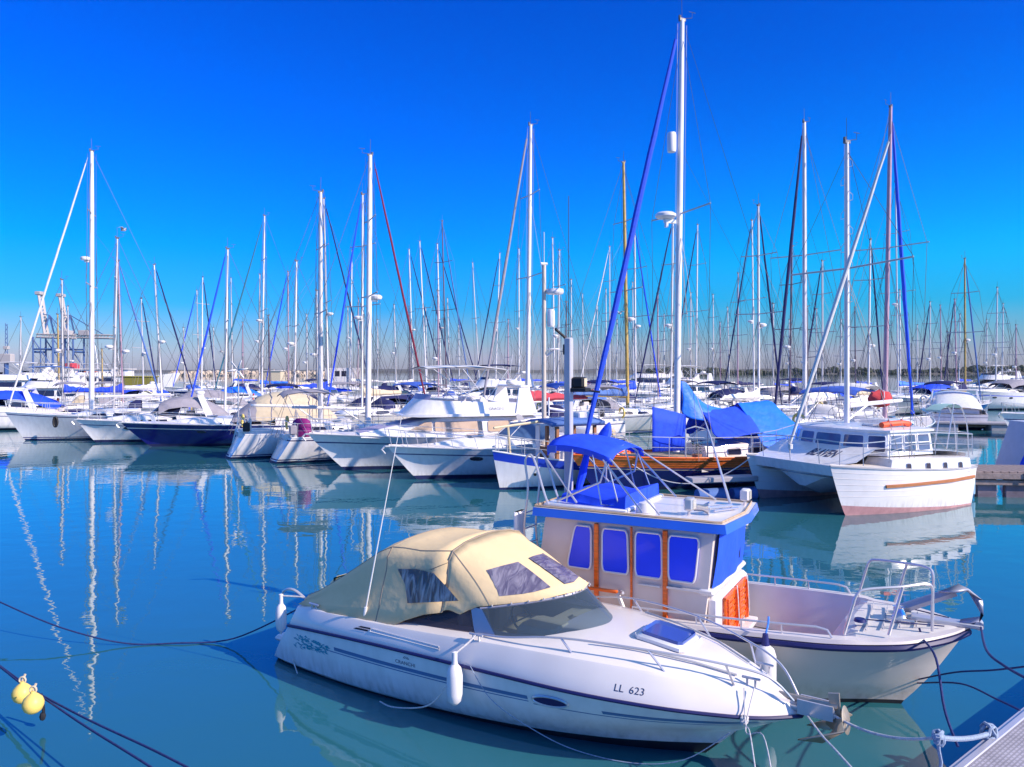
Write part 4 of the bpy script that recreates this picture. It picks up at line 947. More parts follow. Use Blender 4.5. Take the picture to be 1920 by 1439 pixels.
# ================================================================== trawler with blue cabin
p1 = ground(1690, 1320)
def trawler():
    root = thing('cabin_cruiser', 'cream fishing cruiser with royal blue window covers and navy gunwale', 'motorboat', (p1.x, p1.y, 0), -29)
    X = [-6.0, -5.0, -4.0, -3.0, -2.0, -1.2, -.6, 0, .3, .55, .70]
    SH = [1.02, 1.12, 1.17, 1.19, 1.18, 1.13, 1.04, .82, .58, .28, 0]; SZ = [.80, .80, .81, .83, .86, .885, .905, .935, .955, .975, .99]
    MD = [.98, 1.06, 1.10, 1.11, 1.08, .97, .82, .55, .36, .15, 0]; WLy = [.85, .95, 1.0, .99, .90, .74, .55, .28, .15, .05, 0]
    def ln(ys, zs, x0, x1, sd): return smoothline([V(x0+(x-X[0])*(x1-x0)/(X[-1]-X[0]), sd*y, z) for x, y, z in zip(X, ys, zs if isinstance(zs, list) else [zs]*len(X))], 5)
    mb = MB(); GW = {}
    for sd in (1, -1):
        Ls = [ln([y*.6 for y in WLy], -.3, -5.6, -.45, sd), ln(WLy, 0, -5.7, 0, sd), ln([y*1.015 for y in WLy], .05, -5.72, .03, sd), ln([lerp(a, b, .35) for a, b in zip(WLy, MD)], .18, -5.78, .14, sd), ln([lerp(a, b, .75) for a, b in zip(WLy, MD)], .36, -5.86, .28, sd), ln(MD, .55, -5.92, .41, sd), ln([lerp(a, b, .62) for a, b in zip(MD, SH)], [z-.13 for z in SZ], -5.97, .60, sd), ln(SH, SZ, -6.0, .70, sd)]
        mb.grid([[l[i] for l in Ls] for i in range(len(Ls[0]))], mf=lambda i, j: 1 if j < 2 else 0); GW[sd] = Ls[-1]
        if sd == 1: TL = Ls
        else: mb.grid([[a[0].lerp(b[0], q/6) for a, b in zip(TL, Ls)] for q in range(7)])
    mb.build('hull', [mat('cream_gelcoat', (.72, .62, .55), .3, coat=.3, var=.05, vscale=2, stain=.5), ANTIK], root, 35)
    for sd in (1, -1):
        mb = MB(); mb.tube([p+V(0, sd*.015, -.01) for p in GW[sd]], .036, 6); mb.build('rubbing_strake', [NAVY2], root)
    inner = CREAM
    def inner_y(x):
        q = x+.40*(x+6)/6.7; return max(.05, .93*lerp(interp(X, WLy, q), interp(X, MD, q), .72)-.03)
    # gunwale cap and inside of the bulwark
    for sd in (1, -1):
        rows = []
        for p in GW[sd]:
            iy = max(abs(p.y)-.16, 0)*sd
            if p.x > -.42: rows.append([p+V(0, 0, .03), V(p.x, p.y*.97, p.z+.055), V(p.x, iy, p.z+.06), V(p.x, iy, p.z+.03)])
            else: rows.append([p+V(0, 0, .03), V(p.x, p.y*.985, p.z+.075), V(p.x, iy, p.z+.08), V(p.x, (1 if sd > 0 else -1)*min(abs(iy)*.97, inner_y(p.x)), .38)])
        mb = MB(); mb.grid(rows); mb.build('bulwark', [inner], root, 30)
    mb = MB(); mb.grid([[V(x, inner_y(x)*q, .37) for q in (-1, 0, 1)] for x in (-5.8, -5, -4, -3, -2, -1.2, -.8, -.45)]); mb.build('cockpit_sole', [mat('grey_sole', (.42, .38, .40), .7)], root)
    # foredeck with its stepped edge
    mb = MB(); rows = []
    for p in GW[1]:
        if p.x > -.55: rows.append([V(max(p.x, -.42)-.10*(1-abs(q)), max(p.y-.1, 0)*q, p.z+.05+.03*(1-q*q)) for q in [k/4-1 for k in range(9)]])
    mb.grid(rows)
    a = rows[0]; mb.grid([a, [V(p.x-.10, p.y, p.z-.04) for p in a], [V(p.x-.24, math.copysign(min(abs(p.y)*.93, .9*interp(X, SH, p.x-.05)), p.y), p.z-.26) for p in a], [V(p.x-.26, math.copysign(min(abs(p.y)*.7, inner_y(p.x-.26)), p.y), .38) for p in a]])
    mb.build('foredeck', [DECK], root, 30)
    for y in (-.62, -.2, .22, .64):
        mb = MB(); mb.prism([V(-.68, y, .74), V(-.50, y, .74), V(-.42, y, 1.0), V(-.50, y, 1.0)], (0, .025, 0)); mb.build('step_rib', [WHITE2], root)
    mb = MB()
    for k in range(5): mb.box(-.35+.17*k, -.345+.17*k+.006, -.6+.1*k, .6-.1*k, 1.005+.012*k, 1.02+.012*k)
    mb.build('deck_seams', [GREYD], root)
    # cabin
    hs = House([(-4.62, .86, .80, .45, 2.0, -4.36), (-3.6, .88, .86, .45, 2.0), (-2.20, .88, .86, .45, 2.0, -2.02)], .03, .02)
    ring0 = hs.s
    cab = hs.mesh('cabin', [mat('cabin_cream', (.74, .63, .56), .4, var=.05)], root)
    for sd in (-1, 1):
        for (x0, x1, s0, s1) in ((-4.02, -3.66, .12, 0), (-3.50, -3.13, .0, -.02), (-3.04, -2.68, 0, -.01), (-2.60, -2.26, 0, .06)):
            hs.window(x0, x1, .60, .975, sd, cab, BLUEC if False else mat('window_cover_blue', (.006, .05, .92), .4, coat=.2, var=.05), s0, s1, .22, frame=WHITE2, name='window_cover', off=.03)
        for x in (-3.58, -3.09, -2.64):
            w = .03 if x != -3.09 else .012
            mb = MB(); mb.box(x-w, x+w, sd*.90-.02, sd*.90+.02, .5, 1.985, b=.006); mb.build('teak_trim', [TEAK], cab)
        mb = MB(); mb.box(-3.0, -2.7, sd*.905-.012, sd*.905+.012, 1.245, 1.275, b=.006); mb.box(-2.62, -2.05, sd*.90-.02, sd*.90+.02, 1.26, 1.285); mb.build('handrail', [STEEL], cab)
    # front cover, one wide sheet of blue canvas lashed over the windscreen
    mb = MB(); rows = []
    for z in (1.30, 1.5, 1.7, 1.88, 1.97):
        x = -2.20+.18*(z-.45)/1.55; rows.append([V(x+.035+.012*math.sin(y*9+z*5)+.05*(1-(y/.82)**2), y, z) for y in [k/8*.8-.8+.0 for k in range(17)]])
    mb.grid(rows); mb.build('windscreen_cover', [mat('windscreen_canvas', (.02, .10, .85), .6, var=.08, bump=.02, bscale=4)], cab)
    mb = MB()
    for y0 in (-.18, .42):
        for k in range(4): mb.tube([V(-1.985+.02*k*.2, y0-.07+.045*k, 1.93), V(-2.0, y0-.01+.02*k, 1.72), V(-2.02, y0+.01*k, 1.55-.04*k)], .007, 4)
    mb.build('lashing', [BLACK], cab)
    # sill and lower front
    mb = MB(); mb.box(-2.24, -2.02, -.90, .90, 1.22, 1.30, b=.03); mb.build('windscreen_sill', [WHITE], cab)
    mb = MB(); mb.box(-2.16, -1.98, -.80, .80, .38, 1.2, b=.05); mb.build('cabin_front', [WHITE], cab)
    mb = MB(); mb.box(-1.975, -1.80, -.78, .62, .54, .60, b=.01); mb.build('ledge', [WHITE], cab)
    # roof with blue fascia
    def outl(o, z): return [V(-4.50, -.90-o, z), V(-2.0-o*0, -.90-o, z), V(-1.93+o, -.88-o, z), V(-1.84+o, 0, z), V(-1.93+o, .88+o, z), V(-4.50, .90+o, z)]
    A = outl(.075, 2.02); B_ = outl(.05, 2.13); mb = MB(); mb.grid([A+[A[0]], B_+[B_[0]]]); mb.poly(A); mb.build('roof_fascia', [mat('fascia_blue', (.03, .14, .72), .35, coat=.3)], cab)
    mb = MB(); mb.poly([p+V(0, 0, .002) for p in outl(.045, 2.13)]); mb.build('roof', [WHITE2], cab, 0)
    mb = MB(); P = outl(-.01, 2.145); mb.tube(P+[P[0]], .016, 5); mb.build('roof_rail', [TEAKD], cab)
    # raised blue-covered upper steering position
    hs2 = House([(-4.28, .60, .50, 2.14, 2.27), (-3.95, .70, .60, 2.14, 2.32), (-3.6, .72, .60, 2.14, 2.26), (-3.25, .72, .70, 2.14, 2.35)], .06, .0)
    co = hs2.mesh('flybridge_cover', [BLUEC], root)
    mb = MB(); mb.box(-4.42, -3.2, -.78, .78, 2.132, 2.175, b=.015); mb.build('flybridge_plinth', [WHITE], root)
    # fittings on the roof
    mb = MB(); mb.lathe([(.13, 0), (.13, .05), (.09, .12), (0, .14)], (-3.02, -.55, 2.135), n=16); mb.build('dome_aerial', [FENDW], root)
    for nm, x, y, hd in (('floodlight', -2.45, -.50, 0), ('floodlight', -1.98, .62, 1)):
        mb = MB(); mb.tube([V(x, y, 2.13), V(x, y, 2.22)], .02, 6); mb.box(x-.05, x+.07, y-.09, y+.09, 2.2, 2.36, b=.02); fl = mb.build(nm, [STEEL if not hd else WHITE2], root)
        mb = MB(); mb.box(x+.07, x+.078, y-.07, y+.07, 2.22, 2.34); mb.build('lens', [mat('lamp_lens', (.55, .52, .45), .1, coat=.5)], fl)
    mb = MB(); mb.lathe([(0, 0), (.05, .005), (.045, .12), (.09, .2), (0, .2)], (-2.42, -.38, 2.22), (1, .1, 0), 12); mb.tube([V(-2.25, -.36, 2.15), V(-2.25, -.36, 2.22)], .02, 6); mb.tube([V(-2.3, -.3, 2.2), V(-2.05, .12, 2.2)], .025, 8); mb.tube([V(-2.2, -.2, 2.16), V(-1.98, .2, 2.16)], .015, 6)
    mb.build('horn', [CHROME], root)
    mb = MB(); mb.tube([V(-2.05, .18, 2.13), V(-2.1, .18, 2.28), V(-2.35, .20, 3.1), V(-2.55, .22, 3.65)], [.025, .018, .01, .006], 6); mb.build('whip_antenna', [STEEL], root)
    # bimini
    def bim(x0, x1, z0, z1, w):
        rows = []
        for k in range(9):
            t = k/8; x = lerp(x0, x1, t); z = lerp(z0, z1, t**2.2)+.02*math.sin(math.pi*t)
            edge = .13 if k in (0,) else .0
            rows.append([V(x, -w, z-.11)]+[V(x, w*q, z+.07*(1-q*q)-(.03 if abs(q) == 1 else 0)) for q in [j/5-1 for j in range(11)]]+[V(x, w, z-.11)])
        return rows
    rows = bim(-4.42, -3.46, 2.99, 2.84, .62); mb = MB(); mb.grid(rows)
    mb.grid([[V(rows[0][0].x-.02, p.y, p.z-.15) for p in rows[0][1:-1]], rows[0][1:-1]])
    bm = mb.build('bimini', [BLUEC], root); bm.modifiers.new('t', 'SOLIDIFY').thickness = .01
    mb = MB(); mb.box(-4.44, -4.30, -.640, -.628, 2.86, 2.96); mb.build('patch', [mat('light_blue_patch', (.05, .12, .6), .8)], bm)
    mb = MB()
    for sd in (1, -1):
        w = .62*sd
        mb.tube([V(-3.55, w, 2.78), V(-3.62, w*1.08, 2.5), V(-4.25, w*1.15, 2.2)], .015, 6); mb.tube([V(-4.55, w, 2.88), V(-3.95, w*1.15, 2.2)], .015, 6); mb.tube([V(-4.05, w, 2.92), V(-4.10, w*1.15, 2.2)], .013, 6)
        mb.tube([V(-3.6, w, 2.8), V(-3.0, w*1.2, 2.15)], .015, 6); mb.tube([V(-3.5, w, 2.82), V(-2.42 if sd > 0 else -2.75, w*1.25, 2.15)], .013, 6)
        mb.tube([V(-3.75, w, 2.86), V(-3.6, w*1.1, 2.2), V(-3.35, w*1.1, 2.2), V(-3.55, w*.98, 2.8)], .011, 5)
    mb.tube([V(-3.55, .62*q, 2.80+.14*(1-q*q)) for q in [k/5-1 for k in range(11)]], .016, 6)
    mb.build('bimini_frame', [STEEL], root)
    mb = MB(); furled(mb, V(-4.22, -.10, 2.18), V(-4.08, -.02, 2.86), .05, n=8, seed=3); mb.build('rolled_side_curtain', [BLUEC], root)
    # mast
    mb = MB(); mb.box(-4.455, -4.345, -.055, .055, 2.13, 4.50, b=.015); ms = mb.build('mast', [mat('pale_mast_paint', (.50, .49, .54), .4, .1)], root)
    mb = MB(); mb.tube([V(-4.4, 0, 4.42), V(-4.46, -.04, 4.52), V(-4.52, -.2, 4.62)], .022, 6); mb.box(-4.47, -4.41, -.05, .0, 4.25, 4.4); mb.tube([V(-4.4, 0, 4.5), V(-4.4, 0, 6.6)], .006, 4); mb.build('masthead_bracket', [BLACK], ms)
    mb = MB(); mb.box(-4.34, -4.16, -.03, .12, 3.76, 3.92, b=.02); mb.box(-4.36, -4.10, -.05, .14, 3.70, 3.76, b=.01); mb.tube([V(-4.3, 0, 3.74), V(-3.95, .12, 3.70)], .015, 5); mb.build('deck_floodlight', [BLACK], ms)
    mb = MB(); mb.box(-4.155, -4.148, -.0, .10, 3.78, 3.9); mb.build('lens', [SANDC], ms)
    mb = MB(); mb.tube([V(-4.45, -.05, 3.42), V(-4.62, -.22, 3.46)], .02, 6); mb.tube([V(-4.62, -.22, 3.35), V(-4.62, -.22, 3.62)], .012, 5); mb.build('spreader_bar', [WHITE], ms)
    # davits, seat back and ladder aft
    mb = MB()
    for y in (-.80, -.45):
        mb.tube(smoothline([V(-4.62, y, 1.2), V(-4.72, y, 1.75), V(-4.66, y, 2.35), V(-4.70, y, 2.75), V(-4.58, y, 2.80), V(-4.40, y, 2.3), V(-4.34, y, 2.16)], 4), .016, 6)
    for k in range(4): mb.tube([V(-4.70, -.80, 1.35+.22*k), V(-4.70, -.45, 1.35+.22*k)], .012, 5)
    mb.tube([V(-4.95, -.80, .85), V(-4.66, -.80, 1.5)], .014, 5); mb.tube([V(-5.5, -.95, .85), V(-5.3, -.95, 1.4), V(-4.6, -.92, 1.4)], .016, 6)
    mb.build('ladder_rails', [STEEL], root)
    mb = MB(); mb.box(-4.86, -4.80, -.88, -.6, 1.62, 2.02, b=.03); mb.box(-5.0, -4.7, -.9, -.5, 1.15, 1.5, b=.05); mb.build('life_raft', [WHITE], root)
    mb = MB(); mb.box(-5.4, -4.7, -.6, .7, .38, .95, b=.05); mb.build('aft_seat', [WHITE2], root)
    # handrail on the side, low teak bar with bracket
    mb = MB(); mb.box(-4.05, -3.25, -1.0, -.955, 1.12, 1.16, b=.01); mb.build('side_bar', [TEAK], root)
    mb = MB(); mb.tube([V(-3.25, -.98, 1.12), V(-3.13, -1.04, .92)], .03, 6); mb.tube([V(-3.25, -.9, 1.14), V(-3.16, -1.02, 1.15)], .02, 6); mb.build('bracket', [STEEL], root)
    for sd in (1, -1):
        mb = MB(); x0, x1 = (-3.1, -.75)
        P = [p for p in GW[sd] if x0 < p.x < x1]; top = [V(p.x, p.y-sd*.08, p.z+.19) for p in P]; top = [V(top[0].x, top[0].y, top[0].z-.1)]+top+[V(top[-1].x+.12, top[-1].y, top[-1].z-.02), V(top[-1].x+.17, top[-1].y, top[-1].z-.10)]
        mb.tube(top, .013, 6)
        for k in range(1, len(P)-1, 3): mb.tube([V(P[k].x, P[k].y-sd*.08, P[k].z+.06), V(P[k].x, P[k].y-sd*.08, P[k].z+.19)], .011, 5)
        mb.build('gunwale_rail', [STEEL], root)
    for sd in (1, -1):
        mb = MB(); mb.tube(smoothline([V(-.55, sd*.86, 1.0), V(-.47, sd*.86, 1.3), V(-.41, sd*.84, 1.48), V(-.30, sd*.78, 1.53), V(.02, sd*.62, 1.56), V(.26, sd*.44, 1.58), V(.33, sd*.38, 1.52), V(.33, sd*.38, 1.3), V(.33, sd*.38, 1.04)], 4), .017, 7)
        mb.tube([V(-.10, sd*.70, 1.02), V(.04, sd*.62, 1.56)], .017, 7); mb.build('pulpit_rail', [STEEL], root)
    mb = MB(); mb.box(.1, .84, -.08, .08, 1.04, 1.09, b=.01); mb.lathe([(0, -.07), (.05, -.07), (.035, 0), (.05, .07), (0, .07)], (.80, 0, 1.08), (0, 1, 0), 10); mb.build('bow_roller', [STEEL], root)
    mb = MB(); mb.tube([V(-.05, .08, 1.10), V(.55, .10, 1.40)], .04, 6); mb.grid([[V(.40, -.03, 1.42), V(.55, -.12, 1.46)], [V(.60, .10, 1.50), V(.70, .08, 1.46)], [V(.72, .28, 1.38), V(.84, .24, 1.30)], [V(.84, .05, 1.16), V(.80, -.03, 1.10)], [V(.62, 0, 1.10), V(.60, -.06, 1.06)]])
    an = mb.build('anchor', [mat('dull_galvanised', (.38, .38, .46), .45, .5)], root); an.modifiers.new('t', 'SOLIDIFY').thickness = .025
    mb = MB(); mb.lathe([(.09, 0), (.07, .03), (.05, .1), (.08, .12), (0, .13)], (-.02, .0, 1.05), n=12); mb.tube([V(-.15, -.18, 1.06), V(.15, -.18, 1.06)], .02, 6); mb.tube([V(-.1, .22, 1.07), V(.1, .22, 1.07)], .02, 6); mb.build('windlass', [CHROME], root)
    for x, y in ((-.42, -.42), (.02, .30)):
        mb = MB(); mb.lathe([(.07, 0), (.06, .035), (0, .04)], (x, y, 1.045), n=10); mb.build('deck_cap', [DBLUE], root)
    mb = MB(); mb.tube([V(-.35, -.42, 1.08), V(.45, -.22, 1.07)], .008, 5); mb.tube([V(.1, .3, 1.08), V(.5, .12, 1.08)], .008, 5); mb.build('deck_line', [ROPEB], root)
    return root
trawler()
PT = Matrix.Translation((p1.x, p1.y, 0)) @ Matrix.Rotation(R(-29), 4, 'Z')
TL_ = lambda *a: PT @ V(*a)
fender(TL_(-1.34, -1.27, .26), .62, .12, top=DBLUE, rope=ROPEL, ropeto=TL_(-1.34, -1.08, 1.14), label='white fender with dark blue end hanging on the cream cruiser')
# folded slatted chairs leaning on the cabin front
for k, (ya, yb) in enumerate(((-.66, -.08), (-.05, .52))):
    c = TL_(-1.80, 0, .62)
    t = thing('folding_chair', ['folded teak slat chair leaning on the cabin front, nearer the foreground boat', 'folded teak slat chair leaning on the cabin front, nearer the far gunwale'][k], 'chair', TL_(-1.955, (ya+yb)/2, .602), -29, 'folded slatted chairs')
    w = (yb-ya)/2; mb = MB(); tilt = Matrix.Rotation(R(-1), 4, 'Y')
    for y in (-w, w-.03): mb.box(0, .03, y, y+.03, 0, .56, b=.006, T=tilt)
    for y in (-w+.04, w-.07): mb.box(.035, .06, y, y+.03, .02, .54, b=.006, T=tilt)
    mb.box(.0, .03, -w, w, .52, .56, T=tilt); mb.build('frame', [TEAK], t)
    mb = MB()
    for q in range(6): mb.box(.004, .026, -w+.03, w-.03, .06+.078*q, .115+.078*q, b=.004, T=tilt)
    mb.build('slats', [TEAK], t)
    mb = MB(); mb.tube([tilt @ V(.05, w*.8, .60), tilt @ V(.07, w*.7, .4), tilt @ V(.07, w*.82, .1)], .008, 4); mb.build('strap', [ROPEM], t)

# ================================================================== catamaran
p2 = ground(1585, 967)
def catamaran():
    root = thing('catamaran', 'white twin-hulled catamaran with deckhouse and lettering BLAVEN on its foredeck', 'catamaran', (p2.x, p2.y, 0), 205)
    PLK = mat('clinker_white', (.80, .77, .78), .35, coat=.2, var=.05, stain=.6)
    for k, yc in enumerate((0, -3.3)):
        mb = MB(); TS = [i/28 for i in range(29)]; XS = lambda t, z: lerp(-5.6-.12*z, 0+.66*(max(z, 0)/1.4)**.85*(1 if z > 0 else 0)-(0 if z >= 0 else .3), t)
        def half(t): return .66*min(1, (.62+.5*t/.35) if t < .35 else 1)*(1-max(0, (t-.50)/.50)**2.3)
        def hp(t, z, sd):
            zs = lerp(1.16, 1.42, t**1.6); u = max(0, (z+.5)/(zs+.5)); g = u**lerp(.22, .62, t**2); return V(XS(t, z), yc+sd*half(t)*g, z)
        zsf = lambda t: lerp(1.16, 1.42, t**1.6)
        bands = lambda t: [-.4, 0, .025+.09*t*t, .05+.24*t**1.6]+[lerp(.05+.24*t**1.6, zsf(t), f) for f in (.14, .28, .42, .56, .7, .84, .97, 1)]
        for sd in (1, -1):
            rows = []
            for t in TS:
                r_ = []
                for j, z in enumerate(bands(t)):
                    p = hp(t, z, sd)
                    r_.append(p)
                rows.append(r_)
            mb.grid(rows, mf=lambda i, j: 1 if j <= 2 else 0)
        z0 = bands(0); mb.grid([[V(hp(0, z, 1).x-.10*(1-q*q), yc+(hp(0, z, 1).y-yc)*q, z) for z in z0] for q in [j/3-1 for j in range(7)]], mf=lambda i, j: 1 if j <= 2 else 0)
        mb.build('hull', [PLK, ANTIP], root, 30)
        mb = MB(); rows = []
        for t in TS:
            p = hp(t, zsf(t), 1); rows.append([V(p.x, yc+(p.y-yc)*q, p.z+.005+.03*(1-q*q)) for q in (-1, -.5, 0, .5, 1)])
        mb.grid(rows); mb.build('hull_deck', [DECK], root)
        for sd in (1, -1):
            mb = MB(); mb.tube([hp(t, zsf(t)-.02, sd)+V(0, sd*.012, 0) for t in TS], .022, 5); mb.build('gunwale_strip', [GREYD], root)
            mb = MB()
            for f in (.28, .42, .56, .70, .84): mb.tube([hp(t, lerp(.2, zsf(t), f), sd)+V(0, sd*.002, 0) for t in TS], .006, 4)
            mb.build('plank_lines', [WHITE2], root)
        sd = 1 if k == 0 else -1
        mb = MB(); rows = []
        for i in range(20):
            t = lerp(.02, .74, i/19); z = lerp(.86, .80, i/19)
            rows.append([hp(t, z-.045, sd)+V(0, sd*.004, 0), hp(t, z-.04, sd)+V(0, sd*.045, 0), hp(t, z+.04, sd)+V(0, sd*.045, 0), hp(t, z+.045, sd)+V(0, sd*.004, 0)])
        mb.grid(rows); mb.poly(rows[-1]); mb.build('rubbing_strake', [mat('brown_strake', (.46, .17, .07), .5, var=.2, vscale=3, stretch=(1, 6, 14))], root, 20)
        # raised side deck with portlights
        yo = .60 if k == 0 else -.60
        hs = House([(-5.3, .50, .46, 1.05, 1.44), (-3.5, .60, .57, 1.1, 1.51), (-1.75, .57, .54, 1.15, 1.54), (-1.35, .50, .42, 1.18, 1.53, -1.55)], .05, .02)
        mbx = MB(); rows = [[V(p.x, p.y+yc, p.z) for p in hs.ring(q)] for q in hs.s]; mbx.grid(rows); mbx.poly(rows[0]); mbx.poly(rows[-1]); side = mbx.build('raised_side', [WHITE], root)
        for x in (-2.10, -3.0, -3.85, -4.7):
            P = []
            for a in range(16):
                ca, sa = math.cos(R(a*22.5)), math.sin(R(a*22.5)); px_, pz_ = x+.11*math.copysign(abs(ca)**.5, ca), .5+.30*math.copysign(abs(sa)**.5, sa)
                q_ = hs.side(px_, pz_, sd, .012); P.append(V(q_.x, q_.y+yc, q_.z))
            mb = MB(); mb.fan(P); pl = mb.build('portlight', [DGLASS], side)
            mb = MB(); mb.tube(P, .014, 5, closed=True); mb.build('frame', [CHROME], pl)
    # nacelle under the bridge deck and the bridge deck
    mb = MB(); rows = []
    for x, zb, w in ((.25, 1.22, 1.35), (-.1, .80, 1.3), (-.8, .55, 1.25), (-3, .50, 1.2), (-5.2, .62, 1.2)):
        rows.append([V(x, -1.65-w*1.0, max(zb, .9)+.15), V(x, -1.65-w*.6, zb+.12), V(x, -1.65-.12, zb-.18 if x < 0 else zb), V(x, -1.65+.12, zb-.18 if x < 0 else zb), V(x, -1.65+w*.6, zb+.12), V(x, -1.65+w*1.0, max(zb, .9)+.15)])
    mb.grid(rows); mb.build('bridge_deck_underside', [WHITE], root, 30)
    mb = MB(); mb.grid([[V(x, -1.65+w*q, z) for q in (-1, -.5, 0, .5, 1)] for x, z, w in ((.45, 1.38, 1.6), (.30, 1.40, 1.62), (.02, 1.43, 1.72), (-.30, 1.47, 1.80), (-1.15, 1.80, 1.80), (-1.6, 1.82, 1.85), (-5.5, 1.58, 1.85))])
    mb.grid([[V(x, y, 1.0) for y in (-3.3, 0)] for x in (.2, -5.5)]); mb.grid([[V(.45, y, 1.38), V(.3, y, 1.08)] for y in (-3.24, -1.65, -.06)]); mb.grid([[V(-5.5, y, 1.55), V(-5.5, y, .7)] for y in (-3.5, .2)])
    dk = mb.build('bridge_deck', [WHITE], root, 30)
    vs, fs = text_tris('BLAVEN', .30, .25, .03)
    # lettering on the sloping deck front, read from ahead
    A = V(-.95, -1.45, 0); mb = MB()
    def slope(x): return interp([-1.6, -1.15, -.30], [1.82, 1.80, 1.47], x)
    P = []
    for v in vs:
        x = -1.08-(-v.y)*-1.0; x = -.42-v.y*2.0; y = -1.80+v.x*.95; P.append(V(x, y, slope(x)+.008))
    mb.add(P, fs); mb.build('boat_name', [INK], root, 0)
    # deckhouse
    z0, z1 = 1.58, 2.26
    def ringp(z, k): # plan outline, front is +x
        w = 1.78-k*.10; xf = -1.32-k*.16
        return [V(-3.95+k*.03, -1.65+w, z), V(xf-.42, -1.65+w, z), V(xf-.06, -1.65+w*.72, z), V(xf+.10, -1.65+w*.3, z), V(xf+.10, -1.65-w*.3, z), V(xf-.06, -1.65-w*.72, z), V(xf-.42, -1.65-w, z), V(-3.95+k*.03, -1.65-w, z)]
    A_ = ringp(z0, 0); B_ = ringp(z1, 1); mb = MB(); mb.grid([A_+[A_[0]], B_+[B_[0]]]); dh = mb.build('deckhouse', [WHITE], root, 0)
    def pane(i0, i1, u0, u1, v0, v1, bars=0):
        a0, a1, b0, b1 = A_[i0], A_[i1], B_[i0], B_[i1]
        f = lambda u, v: a0.lerp(a1, u).lerp(b0.lerp(b1, u), v); nrm = (a1-a0).cross(b0-a0).normalized(); c = (a0+b1)/2; 
        if nrm.dot(c-V(-2.4, -1.65, 2)) < 0: nrm = -nrm
        P = []
        for cx, cy, a_ in ((1, 0, -90), (1, 1, 0), (0, 1, 90), (0, 0, 180)):
            for k in range(4):
                an = R(a_+k*30); ux = cx+.08*(math.cos(an)-(1 if cx else -1)); uy = cy+.16*(math.sin(an)-(1 if cy else -1)); P.append(f(lerp(u0, u1, ux), lerp(v0, v1, uy))+nrm*.012)
        mb = MB(); mb.fan(P); w = mb.build('window', [mat('grey_pane', (.10, .11, .20), .06, var=.35, vscale=1.5, coat=.5)], dh)
        mb = MB(); mb.tube(P, .018, 5, closed=True)
        if bars: mb.tube([f(u0, lerp(v0, v1, .5))+nrm*.02, f(u1, lerp(v0, v1, .5))+nrm*.02], .022, 4)
        if bars > 1: mb.tube([f(lerp(u0, u1, .5), v0)+nrm*.02, f(lerp(u0, u1, .5), v1)+nrm*.02], .016, 4)
        mb.build('frame', [WHITE], w)
    for (u0, u1) in ((.06, .33), (.38, .64), (.69, .95)): pane(0, 1, u0, u1, .16, .86, 1); pane(7, 6, u0, u1, .16, .86, 1)
    pane(1, 2, .10, .92, .16, .84, 0); pane(2, 3, .08, .95, .16, .84, 0); pane(3, 4, .03, .97, .16, .84, 0); pane(4, 5, .05, .92, .16, .84, 0); pane(5, 6, .08, .90, .16, .84)
    mb = MB()
    def ro(z, o): 
        r_ = ringp(z, 1); c = V(-2.5, -1.65, z); return [c+(p-c)*(1+o) for p in r_]
    C1, C2, C3 = ro(z1-.01, .055), ro(z1+.05, .06), ro(z1+.10, -.12); mb.grid([C1+[C1[0]], C2+[C2[0]], C3+[C3[0]]]); mb.poly(C3); mb.poly(C1); rf = mb.build('roof', [WHITE], dh, 20)
    mb = MB()
    for y in (-.5, -2.8): mb.tube([V(-3.4, y, z1+.17), V(-1.9, y, z1+.17)], .02, 5)
    mb.box(-2.9, -2.3, -1.2, -.6, z1+.10, z1+.17, b=.02); mb.build('roof_rails', [STEEL], rf)
    h = Hull(6.4, 4.6, 1.2, 1.3, 1.4)
    mast_group(root, -2.2, 11.05, 2.42, h, 22, WMAST, .08, (0, 0), 1, WCANV, .055, None, V(.45, -1.65, 1.45), boomL=2.9, boomz=2.95, seed=4, bx=V(-5.9, -1.65, 1.4), steps=True)
    for o_ in [c for c in root.children if c.name.startswith(('mast', 'boom', 'rigging', 'furled'))]: o_.location.y = -1.65 if not o_.name.startswith('furled') else 0
    for c in root.children:
        if c.name.startswith('furled'): c.location.y = 0
    # railings
    mb = MB()
    base = [V(-5.6, .35, 1.5), V(-4.6, .48, 1.56), V(-3.4, .55, 1.62), V(-2.3, .52, 1.62), V(-1.3, .50, 1.45), V(-.35, .34, 1.40), V(.35, .08, 1.43)]
    rail(mb, base, .62, .014); rail(mb, [V(p.x, -3.3-p.y, p.z) for p in base], .62, .014)
    mb.tube([V(.35, .08, 2.05), V(.5, -.3, 2.08), V(.55, -1.65, 2.10), V(.5, -3.0, 2.08), V(.35, -3.38, 2.05)], .017, 6)
    for y in (-.55, -1.65, -2.75): mb.tube([V(.45, y, 1.4), V(.53, y, 2.09)], .014, 5)
    mb.tube([V(-5.6, .35, 2.12), V(-5.75, 0, 2.15), V(-5.8, -3.3, 2.15), V(-5.6, -3.65, 2.12)], .017, 6); mb.build('railing', [STEEL], root)
    mb = MB()
    for y in (.15, -.25): mb.tube(smoothline([V(-5.75, y, 1.4), V(-5.65, y, 2.4), V(-5.3, y, 2.95), V(-4.9, y, 3.02)], 4), .022, 6)
    for y in (.15, -.25): mb.tube([V(-4.95, y, 3.0), V(-4.6, y, 1.7)], .022, 6)
    mb.build('stern_arch', [STEEL], root)
    mb = MB(); mb.grid([[V(x, y, z) for y in (-.3, -.05, .2)] for x, z in ((-4.2, 2.86), (-4.6, 3.0), (-5.0, 3.03), (-5.3, 2.9))]); mb.grid([[V(-4.2, y, z) for y in (-.3, .2)] for z in (2.86, 2.80)]); mb.build('awning', [TEALC], root)
